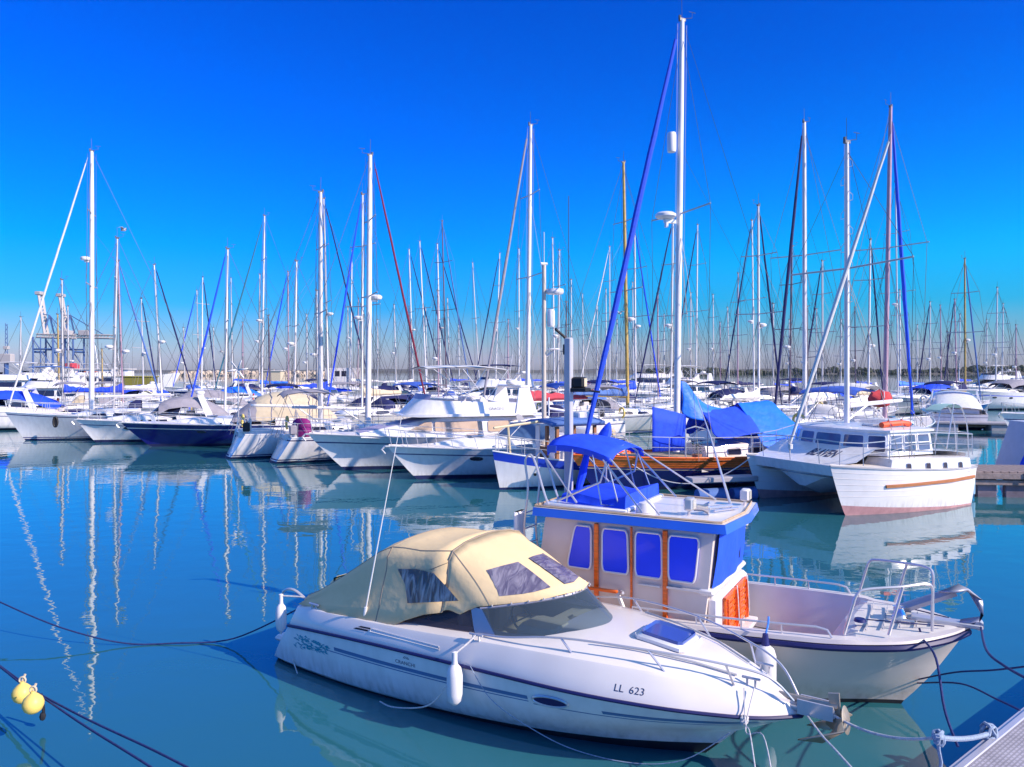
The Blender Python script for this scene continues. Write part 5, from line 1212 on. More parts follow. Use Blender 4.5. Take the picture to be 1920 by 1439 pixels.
    mb = MB(); mb.box(-5.8, -5.3, -2.2, -1.1, 1.0, 1.9, b=.05); mb.build('aft_locker', [WHITE2], root)
    root.scale = (.87, 1, 1)
    return root
catamaran(); occupy(p2.x-3*math.cos(R(205)), p2.y-3*math.sin(R(205))-(-1.5), 205, 3.2, 4.6)
PK = Matrix.Translation((p2.x, p2.y, 0)) @ Matrix.Rotation(R(205), 4, 'Z') @ Matrix.Diagonal((.87, 1, 1, 1))
t = thing('life_ring', 'orange horseshoe lifebuoy lying on the catamaran roof', 'lifebuoy', PK @ V(-2.75, -.35, 2.38), 205)
mb = MB(); mb.tube([V(-.62, 0, .06), V(-.2, .05, .10), V(.2, .0, .08), V(.6, .05, .06)], .085, 8); mb.build('float', [ORANGE], t)
mb = MB(); [mb.tube([V(x, -.1, .02), V(x, 0, .19), V(x, .12, .02)], .03, 5) for x in (-.3, .25)]; mb.build('strap', [REDC], t)
occ = occupy

# ================================================================== row of boats along the quay
def place(px, py, hd, Lwl, B):
    p = ground(px, py); c = V(math.cos(R(hd)), math.sin(R(hd)), 0)
    o = p-c*(Lwl/2); occ(o.x, o.y, hd, Lwl/2+.5, B); return o
# classic ketch with varnished bulwark
def ketch():
    hd = 205; c = V(math.cos(R(hd)), math.sin(R(hd)), 0); m = V(5.73, 26.97, 0); L = 11.4
    mxl = 1.7; o = m-c*mxl; occ(o.x, o.y, hd, L/2, 3.2)
    root = thing('classic_yacht', 'classic navy yacht with varnished orange bulwark and big blue covers', 'sailing yacht', (o.x, o.y, 0), hd)
    h = Hull(L*.86, 3.3, 1.12, .98, 1.28, rb=1.0, rs=.6, ws=.62, tm=.45, pb=2.2, es=.4, eb=.9)
    h.mesh('hull', [-.3, 0, .10, .14, .2, ('s', .3), ('d', .44), ('d', .41), ('d', .36), ('d', .34), ('d', .32), ('d', .2), ('d', .1), ('d', 0)], [1, 1, 0, 0, 0, 0, 3, 0, 2, 2, 2, 2, 2], [NAVY, ANTIB, mat('varnished_bulwark', (.95, .21, .03), .35, coat=.3, var=.2, vscale=3, stretch=(1, 6, 14)), SANDC], root)
    mb = MB()
    for sd in (1, -1):
        for d in (.06, .13, .20, .27): mb.tube([h.pt(i/20, h.zs(i/20)-d, sd, .004) for i in range(21)], .005, 4)
    mb.build('plank_seams', [mat('dark_varnish', (.40, .09, .01), .5)], root)
    h.deck(root, TEAKD, drop=.08, rim=TEAK)
    mb = MB(); mb.box(-.2, .2, -.01, .01, 0, .16, b=0, T=Matrix.Translation(h.pt(.62, .62, 1, .012)) @ Matrix.Rotation(R(4), 4, 'Z')); mb.build('name_board', [ALU], root)
    hs = House([(-3.4, .95, .88, .95, 1.45), (-1.2, 1.0, .92, .95, 1.48), (1.0, .8, .7, 1.0, 1.42)], .06, .05); cab = hs.mesh('cabin', [WHITE2], root)
    for sd in (1, -1):
        for x in (-3.1, -2.2, -1.3, -.4): hs.window(x, x+.55, .3, .8, sd, cab, DGLASS, frame=CHROME)
    fx = V(L*.43+.45, 0, 1.3)
    mast_group(root, mxl, 16.3, 1.2, h, 27, WMAST, .115, (-.25, 0), 1, mat('blue_genoa', (.015, .07, .62), .7, var=.12, stretch=(1, 1, 3)), .088, None, fx, boomL=5.0, boomz=2.55, seed=9)
    # radar and radar reflector on the mast
    mb = MB(); mb.lathe([(0, -.02), (.28, 0), (.36, .06), (.36, .14), (.28, .2), (0, .23)], (mxl+.45, 0, 9.3), n=20); mb.box(mxl+.05, mxl+.5, -.06, .06, 9.15, 9.28); mb.tube([V(mxl+.42, 0, 9.0), V(mxl+.42, 0, 9.2)], .07, 8); mb.build('radar_dome', [WHITE], root)
    mb = MB(); mb.lathe([(0, 0), (.14, .03), (.16, .12), (.16, .62), (.14, .7), (0, .74)], (mxl+.2, 0, 11.6), n=14); mb.build('radar_reflector', [WHITE], root)
    # covers: bundle at the mast, tent over boom, big bright tarp aft
    def tarp(name, m, rows): mb = MB(); mb.grid(rows); o_ = mb.build(name, [m], root, 50); sb = o_.modifiers.new('s', 'SUBSURF'); sb.levels = sb.render_levels = 2; o_.modifiers.new('t', 'SOLIDIFY').thickness = .012; return o_
    def tent(xs, zr, zl, w, seed, n=13):
        rnd = random.Random(seed); rows = []
        for i, x in enumerate(xs):
            r_ = []
            for j in range(n):
                q = j/(n-1)*2-1; f = 1-abs(q); z = lerp(zl[i], zr[i], f**.85)+.035*math.sin(7*x+9*q)+rnd.uniform(-.012, .012); r_.append(V(x+.05*math.sin(q*8), w[i]*q, z))
            rows.append(r_)
        return rows
    tarp('mast_cover', BLUEL, tent([1.5, 1.25, .9, .5, .1, -.4], [3.75, 3.7, 3.2, 2.9, 2.75, 2.7], [2.5, 2.4, 2.3, 2.25, 2.2, 2.2], [.10, .22, .35, .35, .45, .6], 3))
    tarp('boom_tent', BLUEC, tent([.75, .45, .1, -.3, -.7, -1.1], [2.8, 2.75, 2.72, 2.72, 2.75, 2.8], [1.75, 1.7, 1.72, 1.8, 1.85, 1.8], [.9, 1.1, 1.2, 1.2, 1.2, 1.2], 5))
    tarp('aft_tarp', BLUEL, tent([-1.0, -1.3, -1.75, -2.2, -2.6, -2.95, -3.3], [2.95, 2.95, 2.95, 3.0, 3.02, 2.7, 2.2], [1.35, 1.30, 1.30, 1.4, 1.5, 1.6, 1.65], [1.35, 1.45, 1.5, 1.5, 1.45, 1.4, 1.3], 6))
    mb = MB(); mb.grid([[V(2.9+.0*k, y, z) for z in (1.35, 1.8, 2.3, 2.75-.1*k)] for k, y in enumerate((1.0, .5, 0, -.4))]); 
    mb = MB(); mb.grid([[V(lerp(3.35, 2.0, u)+.04*math.sin(u*16), .9, lerp(1.35, lerp(2.85, 2.55, u), v)) for v in (0, .33, .66, 1)] for u in [k/8 for k in range(9)]]); o_ = mb.build('hung_cover', [BLUEC], root); o_.modifiers.new('t', 'SOLIDIFY').thickness = .015
    mb = MB(); canvas_cover(mb, V(4.75, .2, 1.35), V(4.5, .2, 2.55), .3, .3, .22, 3, 8, .1)
    rows = []
    for i in range(9):
        t_ = i/8; c_ = V(5.2, .5, 1.3).lerp(V(4.75, .5, 2.35), t_); r_ = .26*math.sin(math.pi*min(1, t_*.85+.15))**.7+.02; rows.append([c_+V(r_*.8*math.cos(R(k*40)), r_*math.sin(R(k*40)), 0) for k in range(9)])
    mb = MB(); mb.grid(rows, closed=True); mb.build('staysail_bag', [BLUEC], root)
    mb = MB()
    for sd in (1, -1): rail(mb, [h.sheer(t, sd, .08, 0) for t in (.04, .18, .32, .46, .60, .74, .86, .96)], .68, .016)
    mb.tube([h.sheer(.62, 1, .1, 0), h.sheer(.62, 1, .1, .95), h.sheer(.66, 1, .1, 1.05), h.sheer(.69, 1, .1, .95), h.sheer(.69, 1, .1, 0)], .025, 6)
    mb.build('railing', [STEEL], root)
    mb = MB(); mb.tube([V(L*.36, 0, 1.2), V(L*.43+1.1, 0, 1.42)], [.1, .06], 8); mb.build('bowsprit', [TEAK], root)
    mb = MB(); c_ = h.sheer(.86, 1, .4, .38)
    for k in range(2): mb.tube([c_+V(.55*k+.30*math.cos(R(a*24)), 0, .30*math.sin(R(a*24))) for a in range(15)], .022, 5, closed=True)
    mb.tube([c_, c_+V(.25, 0, .3), c_+V(.55, 0, 0)], .018, 5); mb.build('folded_bicycle', [GREYD], root)
    t = thing('potted_plant', 'green potted plant standing on the side deck of the classic yacht', 'plant', (Matrix.Translation(o) @ Matrix.Rotation(R(hd), 4, 'Z')) @ V(1.75, 1.2, .98), hd)
    mb = MB(); mb.lathe([(0, 0), (.13, 0), (.18, .26), (.15, .27), (0, .24)], n=12); mb.build('pot', [TERRA], t)
    mb = MB(); rnd = random.Random(3)
    for k in range(160):
        a, b = rnd.uniform(0, 6.28), rnd.uniform(0, 1); p = V(.26*b*math.cos(a), .26*b*math.sin(a), .5+rnd.uniform(-.22, .24)*(1-b*.5)); q = V(rnd.uniform(-1, 1), rnd.uniform(-1, 1), rnd.uniform(-1, 1))*.06
        mb.add([p, p+q, p+q.cross(V(0, 0, 1))*.7+q*.5], [(0, 1, 2)])
    mb.build('leaves', [GREEN], t, 0)
    return root, o, hd
ketch_root, KO, KH = ketch()

# boat H: blue and white cabin boat
o = place(938, 919, 211, 5.6, 2.1); root = thing('fishing_boat', 'small white fishing boat with blue bow band and blue cabin roof', 'fishing boat', o, 211)
h = Hull(5.6, 2.2, .80, .72, 1.32, rb=.30, rs=.0, ws=.7, tm=.45, pb=2.6, es=.3, eb=.6)
bl = lambda t: [-.3, 0, .08]+[lerp(.08, h.zs(t)-.30*min(1, .4+t*1.3), f) for f in (.33, .66, 1)]+[h.zs(t)-.30*min(1, .4+t*1.3)*.5, h.zs(t)]
h.rows = lambda t, b: bl(t)
h.mesh('hull', list(range(8)), [1, 1, 0, 0, 0, 2, 2], [WHITE, ANTIB, BLUEH], root)
h.deck(root, WHITE2, drop=.05)
mb = MB()
for x in (.9, -.7):
    for y in (-.62, .62): mb.box(x-.06, x+.06, y-.05, y+.05, .7, 2.10, b=.01)
mb.box(.86, .95, -.6, .6, .8, 1.35); mb.box(.86, .95, -.06, .06, 1.3, 2.1); mb.build('cabin_posts', [mat('brown_posts', (.30, .13, .06), .6, var=.2)], root)
mb = MB(); mb.box(.97, 1.0, -.6, -.35, .8, 2.1); mb.box(.97, 1.0, .3, .6, .8, 2.1); mb.box(-.65, .85, -.66, -.62, .8, 1.25); mb.box(-.65, .85, .62, .66, .8, 1.25); mb.build('cabin_panels', [WHITE2], root)
mb = MB(); mb.grid([[V(x, y*.82, 2.12+.12*(1-y*y)+(.02 if abs(x) < 1 else 0)) for y in (-1, -.6, 0, .6, 1)] for x in (-1.0, -.5, .3, 1.25)]); o_ = mb.build('cabin_roof', [BLUEG], root); o_.modifiers.new('t', 'SOLIDIFY').thickness = .12
mb = MB(); mb.box(-.9, -.3, -.25, .25, 2.26, 2.55, b=.04); mb.build('roof_box', [WHITE2], root)
mb = MB(); mb.tube([V(2.4, 0, 1.1), V(2.5, 0, 2.15)], .04, 6); mb.tube([V(3.05, 0, 2.1), V(.3, 0, 2.34)], .045, 6); mb.build('spar', [mat('painted_spar', (.62, .52, .34), .5)], root)
mb = MB(); rail(mb, [h.sheer(t, sd, .05, 0) for sd in (1,) for t in (.72, .85, .97)], .6, .014); rail(mb, [h.sheer(t, -1, .05, 0) for t in (.72, .85, .97)], .6, .014); mb.build('bow_rail', [STEEL], root)
mb = MB(); c_ = h.pt(.80, .52, 1, .006); mb.lathe([(0, 0), (.055, 0), (.055, .01), (0, .012)], c_, (.25, 1, 0), 12); mb.build('hawse_hole', [BLACK], root)
for k, y in enumerate((.35, -.1)):
    pos = (Matrix.Translation(o) @ Matrix.Rotation(R(211), 4, 'Z')) @ V(-1.5-.55*k, y, .75)
    t = thing('outboard_motor', ['grey-white outboard motor standing upright behind the blue cabin roof', 'cream outboard motor standing against the pale mast'][k], 'outboard motor', pos, 211, 'two upright outboards')
    mb = MB(); mb.box(-.14, .14, -.12, .12, .62, 1.12, b=.07); mb.build('cowling', [WHITE2 if k == 0 else SANDC], t)
    mb = MB(); mb.box(-.06, .06, -.05, .05, 0, .66, b=.02); mb.build('leg', [GREYD], t)
mz = thing('mizzen_mast', 'thick cream mast carrying a radar disc and a white cylinder left of the pillar', 'mast', at(1020, 842, 30.5)*1.0, 200); mz.location = (at(1020, 842, 30.5).x, 30.5, .9)
mb = MB(); mb.tube([V(0, 0, 0), V(0, 0, 7.3)], [.095, .08], 10); mb.build('pole', [mat('cream_mast', (.60, .53, .46), .4)], mz)
mb = MB(); mb.lathe([(0, 0), (.32, .01), (.36, .08), (.34, .2), (0, .24)], (-.42, .1, 6.15), n=18); mb.build('radar_dome', [WHITE], mz)
mb = MB(); mb.lathe([(0, 0), (.13, .02), (.15, .1), (.15, .62), (.12, .7), (0, .72)], (-.26, .1, 4.85), n=12); mb.build('radar_reflector', [WHITE], mz)
mb = MB(); mb.lathe([(0, 0), (.26, .02), (.22, .06), (0, .07)], (-.38, .1, 3.95), n=14); mb.tube([V(-.1, 0, 3.7), V(-.38, .1, 3.95)], .04, 5); mb.tube([V(0, 0, 7.3), V(0, 0, 8.6)], .02, 4); mb.tube([V(.14, 0, 7.35), V(-.14, 0, 7.35)], .05, 5); mb.build('bracket', [WHITE], mz)

# G, F, C: motor cruisers
o = place(790, 899, 203, 7.8, 3.0); motorboat('motor_cruiser', 'white express cruiser with blue-glass windscreen between the blue fishing boat and the flybridge yacht', o, 203, 9.4, 3.1, 29, canopy=None, glass=BGLASS, arch=False, seed=1, fb=1.14, cat='motor cruiser')
o = place(650, 882, 201, 10.6, 3.7); Fr, Fh = motorboat('flybridge_yacht', 'white flybridge motor yacht with tan saloon blinds and small lettering on its side', o, 201, 12.4, 3.9, 31, fly=True, tan=True, glass=mat('lilac_cover', (.36, .33, .50), .5, var=.15), seed=2, fb=1.36, flybimini=WCANV, kh=.62)
vs, fs = text_tris('GRACE S', .17); mb = MB(); zf = 1.36*.9+1.52*.62
mb.add([V(-2.55-v.x, 3.9*.40+.012-.05*(v.y), zf+.24+v.y) for v in vs], fs); mb.build('boat_name', [INK], Fr, 0)
FSH = 2.3
mb = MB(); mb.lathe([(0, 0), (.26, 0), (.26, .012), (0, .014)], (-3.9, 3.9*.445, zf-.14), (0, 1, 0), 20, sc=(1, .5)); mb.build('maker_badge', [GREYD], Fr)
for c_ in Fr.children:
    if c_.name.split('.')[0] in ('superstructure', 'flybridge_deck', 'flybridge_coaming', 'flybridge_screen', 'flybridge_seats', 'radar_arch', 'bimini', 'bimini_frame', 'boat_name', 'maker_badge'): c_.location.x += FSH
mb = MB(); mb.box(1.9, 2.1, .3, .36, zf+.30, zf+.34); mb.tube([V(.95, .42, zf+.36), V(1.18, .62, zf+.28)], .03, 5); mb.build('horn', [CHROME], Fr)
o = place(286, 838, 200, 10.4, 3.6); Cr, Ch = motorboat('motor_yacht', 'motor yacht with dark blue hull and a cream domed cockpit cover', o, 200, 12.2, 3.8, 41, hullm=NAVY, stripe=WHITE, canopy=None, arch=False, seed=3, fb=1.18)
mb = MB(); rows = []
for x, z, w in ((1.2, .25, 1.25), (.7, .75, 1.35), (.0, 1.35, 1.42), (-.8, 1.72, 1.45), (-1.8, 1.80, 1.45), (-2.8, 1.55, 1.42), (-3.6, 1.0, 1.4), (-4.3, .25, 1.3)):
    zz = 1.18*.9+.25; rows.append([V(x+.05*math.sin(q*9), w*math.cos(math.pi*q/14), zz+z*.88*math.sin(math.pi*q/14)**.8+.03*math.sin(q*2.3+x*4)) for q in range(15)])
mb.grid(rows, mf=lambda i, j: 1 if i < 2 else 0); mb.build('domed_cockpit_cover', [SANDC, GREYC], Cr, 60)
mb = MB()
for r_ in (rows[3], rows[5]): mb.tube([p+V(0, 0, .02) for p in r_], .03, 5)
mb.build('cover_hoops', [GREYC], Cr)
# B: white low cruiser, A: large sloop, L0: left edge motor yacht
o = place(185, 830, 202, 6.8, 2.4); motorboat('motor_cruiser', 'low white cruiser with grey canopy just left of the dark blue hull', o, 202, 8.2, 2.6, 44, canopy=GREYC, seed=4, fb=1.18, cat='motor cruiser')
hd = 198; Lw = 10.6; o = place(47, 826, hd, Lw, 3.0); L = 12.0
c = V(math.cos(R(hd)), math.sin(R(hd)), 0); n_ = V(-math.sin(R(hd)), math.cos(R(hd)), 0)
k = (172-960)/F; s_ = (k*o.y-o.x)/(c.x-k*c.y); mY = o.y+c.y*s_
sailboat('sailing_yacht', 'large white sloop at the left with thick white mast and white furled genoa', 'sailing yacht', o, hd, L, 3.2, H+(HO-284)/F*mY, mY, mastx=s_/L, mastm=WMAST, genoa=WCANV, gr=.05, radar=.58, seed=5, rad=.14, group=None, fb=1.35, stripe=NAVY, ws=.7)
t = thing('tyre_fender', 'dark oval tyre fender with a yellow rim on the white sloop at the left', 'fender', o+c*(3.4)+n_*1.52+V(0, 0, .6), hd)
mb = MB(); mb.tube([V(.28*math.cos(R(a*20))*.6, .05, .45+.45*math.sin(R(a*20))) for a in range(18)], .09, 7, closed=True); mb.fan([V(.28*math.cos(R(a*20))*.6, .05, .45+.45*math.sin(R(a*20))) for a in range(18)]); mb.build('tyre', [BLACK], t)
mb = MB(); mb.tube([V(.20*math.cos(R(a*20))*.9, .10,   .45+.46*math.sin(R(a*20))) for a in range(18)], .022, 5, closed=True); mb.build('rim', [YELLOW], t); t.scale = (.62, .8, .62); t.location.z += .25
o = V(-36.5, 53.5, 0); occ(o.x, o.y, 200, 5, 3.4); motorboat('motor_yacht', 'white motor yacht with blue canopy cut by the left edge', o, 200, 11, 3.5, 53, canopy=BLUEC, seed=6, fb=1.35)
# D and E: yachts lying stern-on
def stern_yacht(px, py, hd, L, B, mastpx, top, label, **kw):
    p = ground(px, py); c = V(math.cos(R(hd)), math.sin(R(hd)), 0); o = p+c*(L*.44); occ(o.x, o.y, hd, L*.5, B)
    k = (mastpx-960)/F; s = (k*o.y-o.x)/(c.x-k*c.y); mY = o.y+c.y*s
    r_, h = sailboat('sailing_yacht', label, 'sailing yacht', o, hd, L, B, H+(HO-top)/F*mY, mY, mastx=s/L, rs=kw.pop('rs', -.55), ws=kw.pop('ws', .86), **kw)
    mb = MB(); x = h.pt(0, .5).x-.12
    for y in (-.2, .1): mb.tube([V(x-.02, y+.4, .25), V(x+.35, y+.4, h.za+.7)], .016, 5)
    for q in range(4): mb.tube([V(x+.07*q+.05, .2, .35+.27*q), V(x+.07*q+.05, .5, .35+.27*q)], .014, 5)
    mb.build('boarding_ladder', [STEEL], r_)
    return r_, h, o
r_, hE, oE = stern_yacht(512, 866, 24, 9.6, 3.1, 690, 291, 'white yacht lying stern-on with a purple cover and grey bimini', mastm=WMAST, genoa=DREDC, gr=.045, bimini=GREYC, radar=.47, seed=21, rad=.13, fb=1.12, stripe=NAVY2, lean=(.1, 0), jf=.62)
ME = Matrix.Translation(oE) @ Matrix.Rotation(R(24), 4, 'Z')
t = thing('covered_winch_locker', 'round purple canvas cover on the stern of the second stern-on yacht', 'cover', ME @ V(-3.1, -.75, 1.15), 24)
mb = MB(); mb.lathe([(0, .80), (.25, .78), (.42, .66), (.48, .48), (.48, .1), (.46, 0)], n=20, sc=(.6, 1)); mb.build('cover', [PURC], t)
mb = MB(); mb.box(-.32, -.28, -.10, .06, .25, .62); mb.build('label_patch', [FENDW], t)
stern_yacht(428, 858, 25, 9.0, 3.0, 601, 361, 'white yacht lying stern-on with horseshoe lifebuoy and white wind generator', mastm=ALU, genoa=None, radar=None, seed=22, rad=.12, fb=1.12, stripe=None, buoy=YELLOW)
p = ground(436, 838, 1.0); t = thing('wind_generator', 'white six-bladed wind generator on a thin pole above the cream cover', 'wind generator', (at(447, 800, 37.5).x, 37.5, 1.1), 0)
mb = MB(); mb.tube([V(0, 0, 0), V(0, 0, 2.9)], .035, 6); mb.build('pole', [STEEL], t)
mb = MB(); mb.lathe([(0, -.12), (.07, -.1), (.09, 0), (.06, .2), (0, .3)], (0, 0, 2.98), (0, 1, 0), 10); mb.build('hub', [WHITE], t)
mb = MB()
for k in range(6):
    a = R(k*60+8); d = V(math.cos(a), 0, math.sin(a)); s = V(-math.sin(a), .3, math.cos(a)); mb.grid([[V(0, -.12, 2.98)+d*.05-s*.05, V(0, -.12, 2.98)+d*.05+s*.05], [V(0, -.12, 2.98)+d*.45-s*.045, V(0, -.12, 2.98)+d*.45+s*.03], [V(0, -.12, 2.98)+d*.52-s*.01, V(0, -.12, 2.98)+d*.52+s*.01]])
o_ = mb.build('blades', [WHITE], t); o_.modifiers.new('t', 'SOLIDIFY').thickness = .012

# ================================================================== right side: pier, boats at the edge
def box_thing(name, label, cat, loc, hd, parts, group=None):
    t = thing(name, label, cat, loc, hd, group)
    for nm, m, bs in parts:
        mb = MB()
        for b in bs: mb.box(*b[:6], b=b[6] if len(b) > 6 else 0)
        mb.build(nm, [m], t)
    return t
pr = ground(1822, 943); 
a0 = ground(1815, 912, .75); hd = -6
t = thing('wooden_pier', 'weathered wooden pier on piles at the right edge behind the catamaran', 'pier', (pr.x-.1, 24.6, 0), hd)
mb = MB()
for k in range(40): mb.box(-.2+.25*k, .03+.25*k, 0, 1.9, .78, .84, b=.01)
mb.build('deck_planks', [PIERW], t)
mb = MB(); mb.box(-.25, 9.8, -.06, .02, .60, .79, b=.01); mb.box(-.25, 9.8, .02, .10, .40, .56, b=.01); mb.box(-.25, 9.8, 1.86, 1.94, .5, .79, b=.01)
for k in range(5): mb.box(.3+1.9*k, .38+1.9*k, -.10, -.06, .38, .80)
mb.build('side_beams', [PIERW], t)
mb = MB()
for k in range(12): mb.box(.9+.85*k, 1.5+.85*k, .15, .35, -.5, .6, b=.03)
mb.build('pile', [mat('wet_piles', (.16, .13, .17), .6, var=.4, vscale=2)], t)
mb = MB(); mb.tube([V(.9, .5, .86), V(.9, .5, .96)], .05, 8); mb.tube([V(.72, .5, .97), V(1.08, .5, .97)], .04, 8); mb.build('mooring_cleat', [GREYD], t)
mb = MB(); mb.box(.30, .72, -.16, -.06, .1, .62, b=.04); mb.build('pale_fender_board', [mat('pale_blue_board', (.30, .50, .70), .5)], t)
# grey hull at the right edge
o = ground(1893, 893); t = thing('moored_hull', 'grey sloping hull cut by the right edge above the wooden pier', 'boat', (ground(1890, 893).x+.75, ground(1890, 893).y+1.2, 0), 0)
mb = MB()
rows = []
for z, x0 in ((-.2, -.1), (.5, .12), (1.2, .36), (2.0, .62)): rows.append([V(x0+.5, -1.1, z), V(x0+.05, -.9, z), V(x0, 0, z), V(x0+.05, .9, z), V(x0+.5, 1.1, z)])
rows = [[V(7, -1.15, r[0].z)]+r+[V(7, 1.15, r[0].z)] for r in rows]
mb.grid(rows); mb.poly(rows[-1]); mb.build('hull', [mat('lilac_grey_hull', (.50, .48, .56), .35)], t)
mb = MB(); mb.tube([V(.0, -.85, .15), V(-.02, -.95, .45), V(.12, -1.0, .8)], .09, 8); mb.build('blue_bumper', [BLUEC], t)
# other recognisable boats behind
def mboat(px, pyw, hd, L, B, label, **kw):
    p = ground(px, pyw) if pyw else None; c = V(math.cos(R(hd)), math.sin(R(hd)), 0); o = p-c*(L*.43); occ(o.x, o.y, hd, L/2, B); name = kw.pop('name', 'motor_yacht')
    return motorboat(name, label, o, hd, L, B, o.y, **kw)
mboat(1905, 826, 200, 10, 3.3, 'white motor cruiser with light blue canopy, bow at the right edge', canopy=BLUEG, seed=31, fb=1.45, glass=BGLASS)
# stern-to big cruiser
def sternboat(px, pyw, hd, L, B, label, **kw):
    p = ground(px, pyw); c = V(math.cos(R(hd)), math.sin(R(hd)), 0); o = p+c*(L*.43+.7); occ(o.x, o.y, hd, L/2, B); return motorboat('motor_yacht', label, o, hd, L, B, o.y, **kw)
r_, h_ = sternboat(1800, 806, 68, 9.5, 3.9, 'white hardtop cruiser seen from its stern right of the catamaran', canopy=WHITE, seed=32, fb=1.25, arch=True)
EXTRA = [ # px, Y, heading, L, B, label, options
 (1730, 74, 205, 11, 3.6, 'cruiser under a deep royal blue cockpit tent right of the bright blue furled genoa', dict(canopy=BLUEC, fb=1.5)),
 (1880, 78, 200, 13, 4.0, 'grey-covered motor yacht with royal blue band at the right', dict(canopy=GREYC, stripe=BLUEC, fb=1.9, hullm=WHITE)),
 (1345, 68, 200, 9, 3.0, 'cruiser with navy canopy behind the big blue tarp', dict(canopy=NAVYC)),
 (1530, 70, 204, 9, 3.0, 'white cruiser with royal blue canopy left of the catamaran mast', dict(canopy=BLUEC)),
 (1262, 84, 198, 11, 3.6, 'white flybridge cruiser directly behind the tallest mast', dict(fly=True, fb=1.5)),
 (1195, 122, 190, 19, 5, 'long white passenger motor yacht with blue stripe on the horizon behind the wooden mast', dict(fly=True, fb=2.0)),
 (905, 72, 201, 12, 3.8, 'white flybridge yacht with navy canvas between the grey genoa and the hazy shore', dict(fly=True, fb=1.5, flybimini=NAVYC)),
 (945, 52, 202, 10, 3.4, 'sleek white cruiser with radar arch behind the flybridge yacht', dict(canopy=None, glass=mat('lilac_glass', (.22, .22, .32), .15), fb=1.35)),
 (760, 60, 24, 10, 3.3, 'cruiser with navy sprayhood behind the maroon genoa', dict(canopy=NAVYC)),
 (350, 58, 201, 10.5, 3.4, 'white cruiser with wide grey bimini behind the dark blue hull', dict(canopy=GREYC, arch=False)),
 (700, 80, 200, 10, 3.4, 'motor boat with domed navy cover left of the maroon genoa foot', dict(canopy=NAVYC)),
 (60, 74, 198, 12, 3.9, 'pale blue-covered flybridge yacht at the left edge below the cranes', dict(fly=True, flybimini=BLUEG)),
 (-5, 88, 200, 15, 4.4, 'large white motor yacht at the far left edge', dict(fly=True, fb=2.0)),
 (45, 118, 195, 18, 5, 'white superyacht with dark red panel under the left crane', dict(fly=True, fb=2.2)),
 (150, 125, 192, 16, 4.6, 'white motor yacht below the right crane', dict(fly=True, fb=2.2)),
 (480, 95, 25, 10, 3.3, 'white cruiser with navy canopy by the breakwater', dict(canopy=NAVYC)),
 (420, 78, 200, 9, 3, 'white cruiser with sky blue canopy behind the cream dome', dict(canopy=BLUEL)),
 (580, 88, 203, 10, 3.3, 'white cruiser with sand canopy behind the twin masts', dict(canopy=SANDC)),
 (1440, 84, 203, 10, 3.3, 'white cruiser with grey canopy behind the double masts', dict(canopy=GREYC)),
 (1600, 95, 203, 10, 3.3, 'white cruiser with white canopy far behind the catamaran', dict(canopy=WCANV)),
 (1075, 78, 202, 10, 3.3, 'white cruiser with dark red canopy right of the grey pillar', dict(canopy=DREDC)),
 (1120, 62, 24, 9, 3.1, 'cruiser with grey-blue cover below the blue genoa', dict(canopy=BLUEG)),
 (240, 84, 200, 10, 3.3, 'white cruiser with blue canopy left of the leaning mast', dict(canopy=BLUEC)),
 (1850, 110, 200, 13, 4, 'white motor yacht with radar mast on the horizon at the right', dict(fly=True, fb=1.8)),
]
for i, (px, Y, hd, L, B, lab, kw) in enumerate(EXTRA):
    x = (px-960)/F*Y
    for dY in (0, 2, -2, 4, -4, 6, 8, 10, 13, 16, 20):
        if seg_free((px-960)/F*(Y+dY), Y+dY, hd, L/2, B): break
    o = V((px-960)/F*(Y+dY), Y+dY, 0); occ(o.x, o.y, hd, L/2, B)
    motorboat('motor_yacht', lab, o, hd, L, B, Y+dY, seed=50+i, rails=Y < 100, **kw)
# tour boat with orange deckhouse at the left
o = at(215, 720, 150); o.z = 0; occ(o.x, o.y, 10, 10, 5)
root = thing('tour_boat', 'white wooden tour boat with orange wheelhouse panels and red canopy', 'tour boat', o, 8)
h = Hull(20, 5, 2.2, 1.9, 3.8, rb=2.2, rs=.3, ws=.8); h.mesh('hull', [-.3, 0, .3, ('s', .5), ('d', .2), ('d', 0)], [1, 1, 0, 0, 0], [WHITE, ANTIB], root); h.deck(root)
hs = House([(-6.5, 1.9, 1.8, 2.0, 4.4), (3.0, 1.9, 1.7, 2.0, 4.4)], .1, .05); cb = hs.mesh('wheelhouse', [WHITE], root)
for sd in (1, -1):
    hs.window(-6.2, -4.4, .1, .9, sd, cb, TEAK); hs.window(-4.1, -2.3, .1, .9, sd, cb, TEAK)
    for x in (-1.8, -.4, 1.0): hs.window(x, x+1, .45, .85, sd, cb, DGLASS)
mb = MB(); mb.box(-6.8, 3.4, -2.1, 2.1, 4.4, 4.55); mb.build('upper_deck', [WHITE2], root)
mb = MB(); mb.box(-8.5, -6.9, -1.6, 1.6, 4.3, 5.6, b=.2); mb.build('red_canopy', [REDC], root)
mb = MB(); rail(mb, [V(x, sd*2.0, 4.55) for sd in (1,) for x in (-6, -4, -2, 0, 2)], 1.0, .04); rail(mb, [V(x, -2.0, 4.55) for x in (-6, -4, -2, 0, 2)], 1.0, .04); mb.build('railing', [STEEL], root)
mb = MB(); mb.tube([V(-3, 0, 4.5), V(-3.6, 0, 9)], .12, 6); mb.tube([V(1, 0, 4.5), V(.5, 0, 7.6)], .09, 6); mb.build('signal_mast', [WHITE], root)
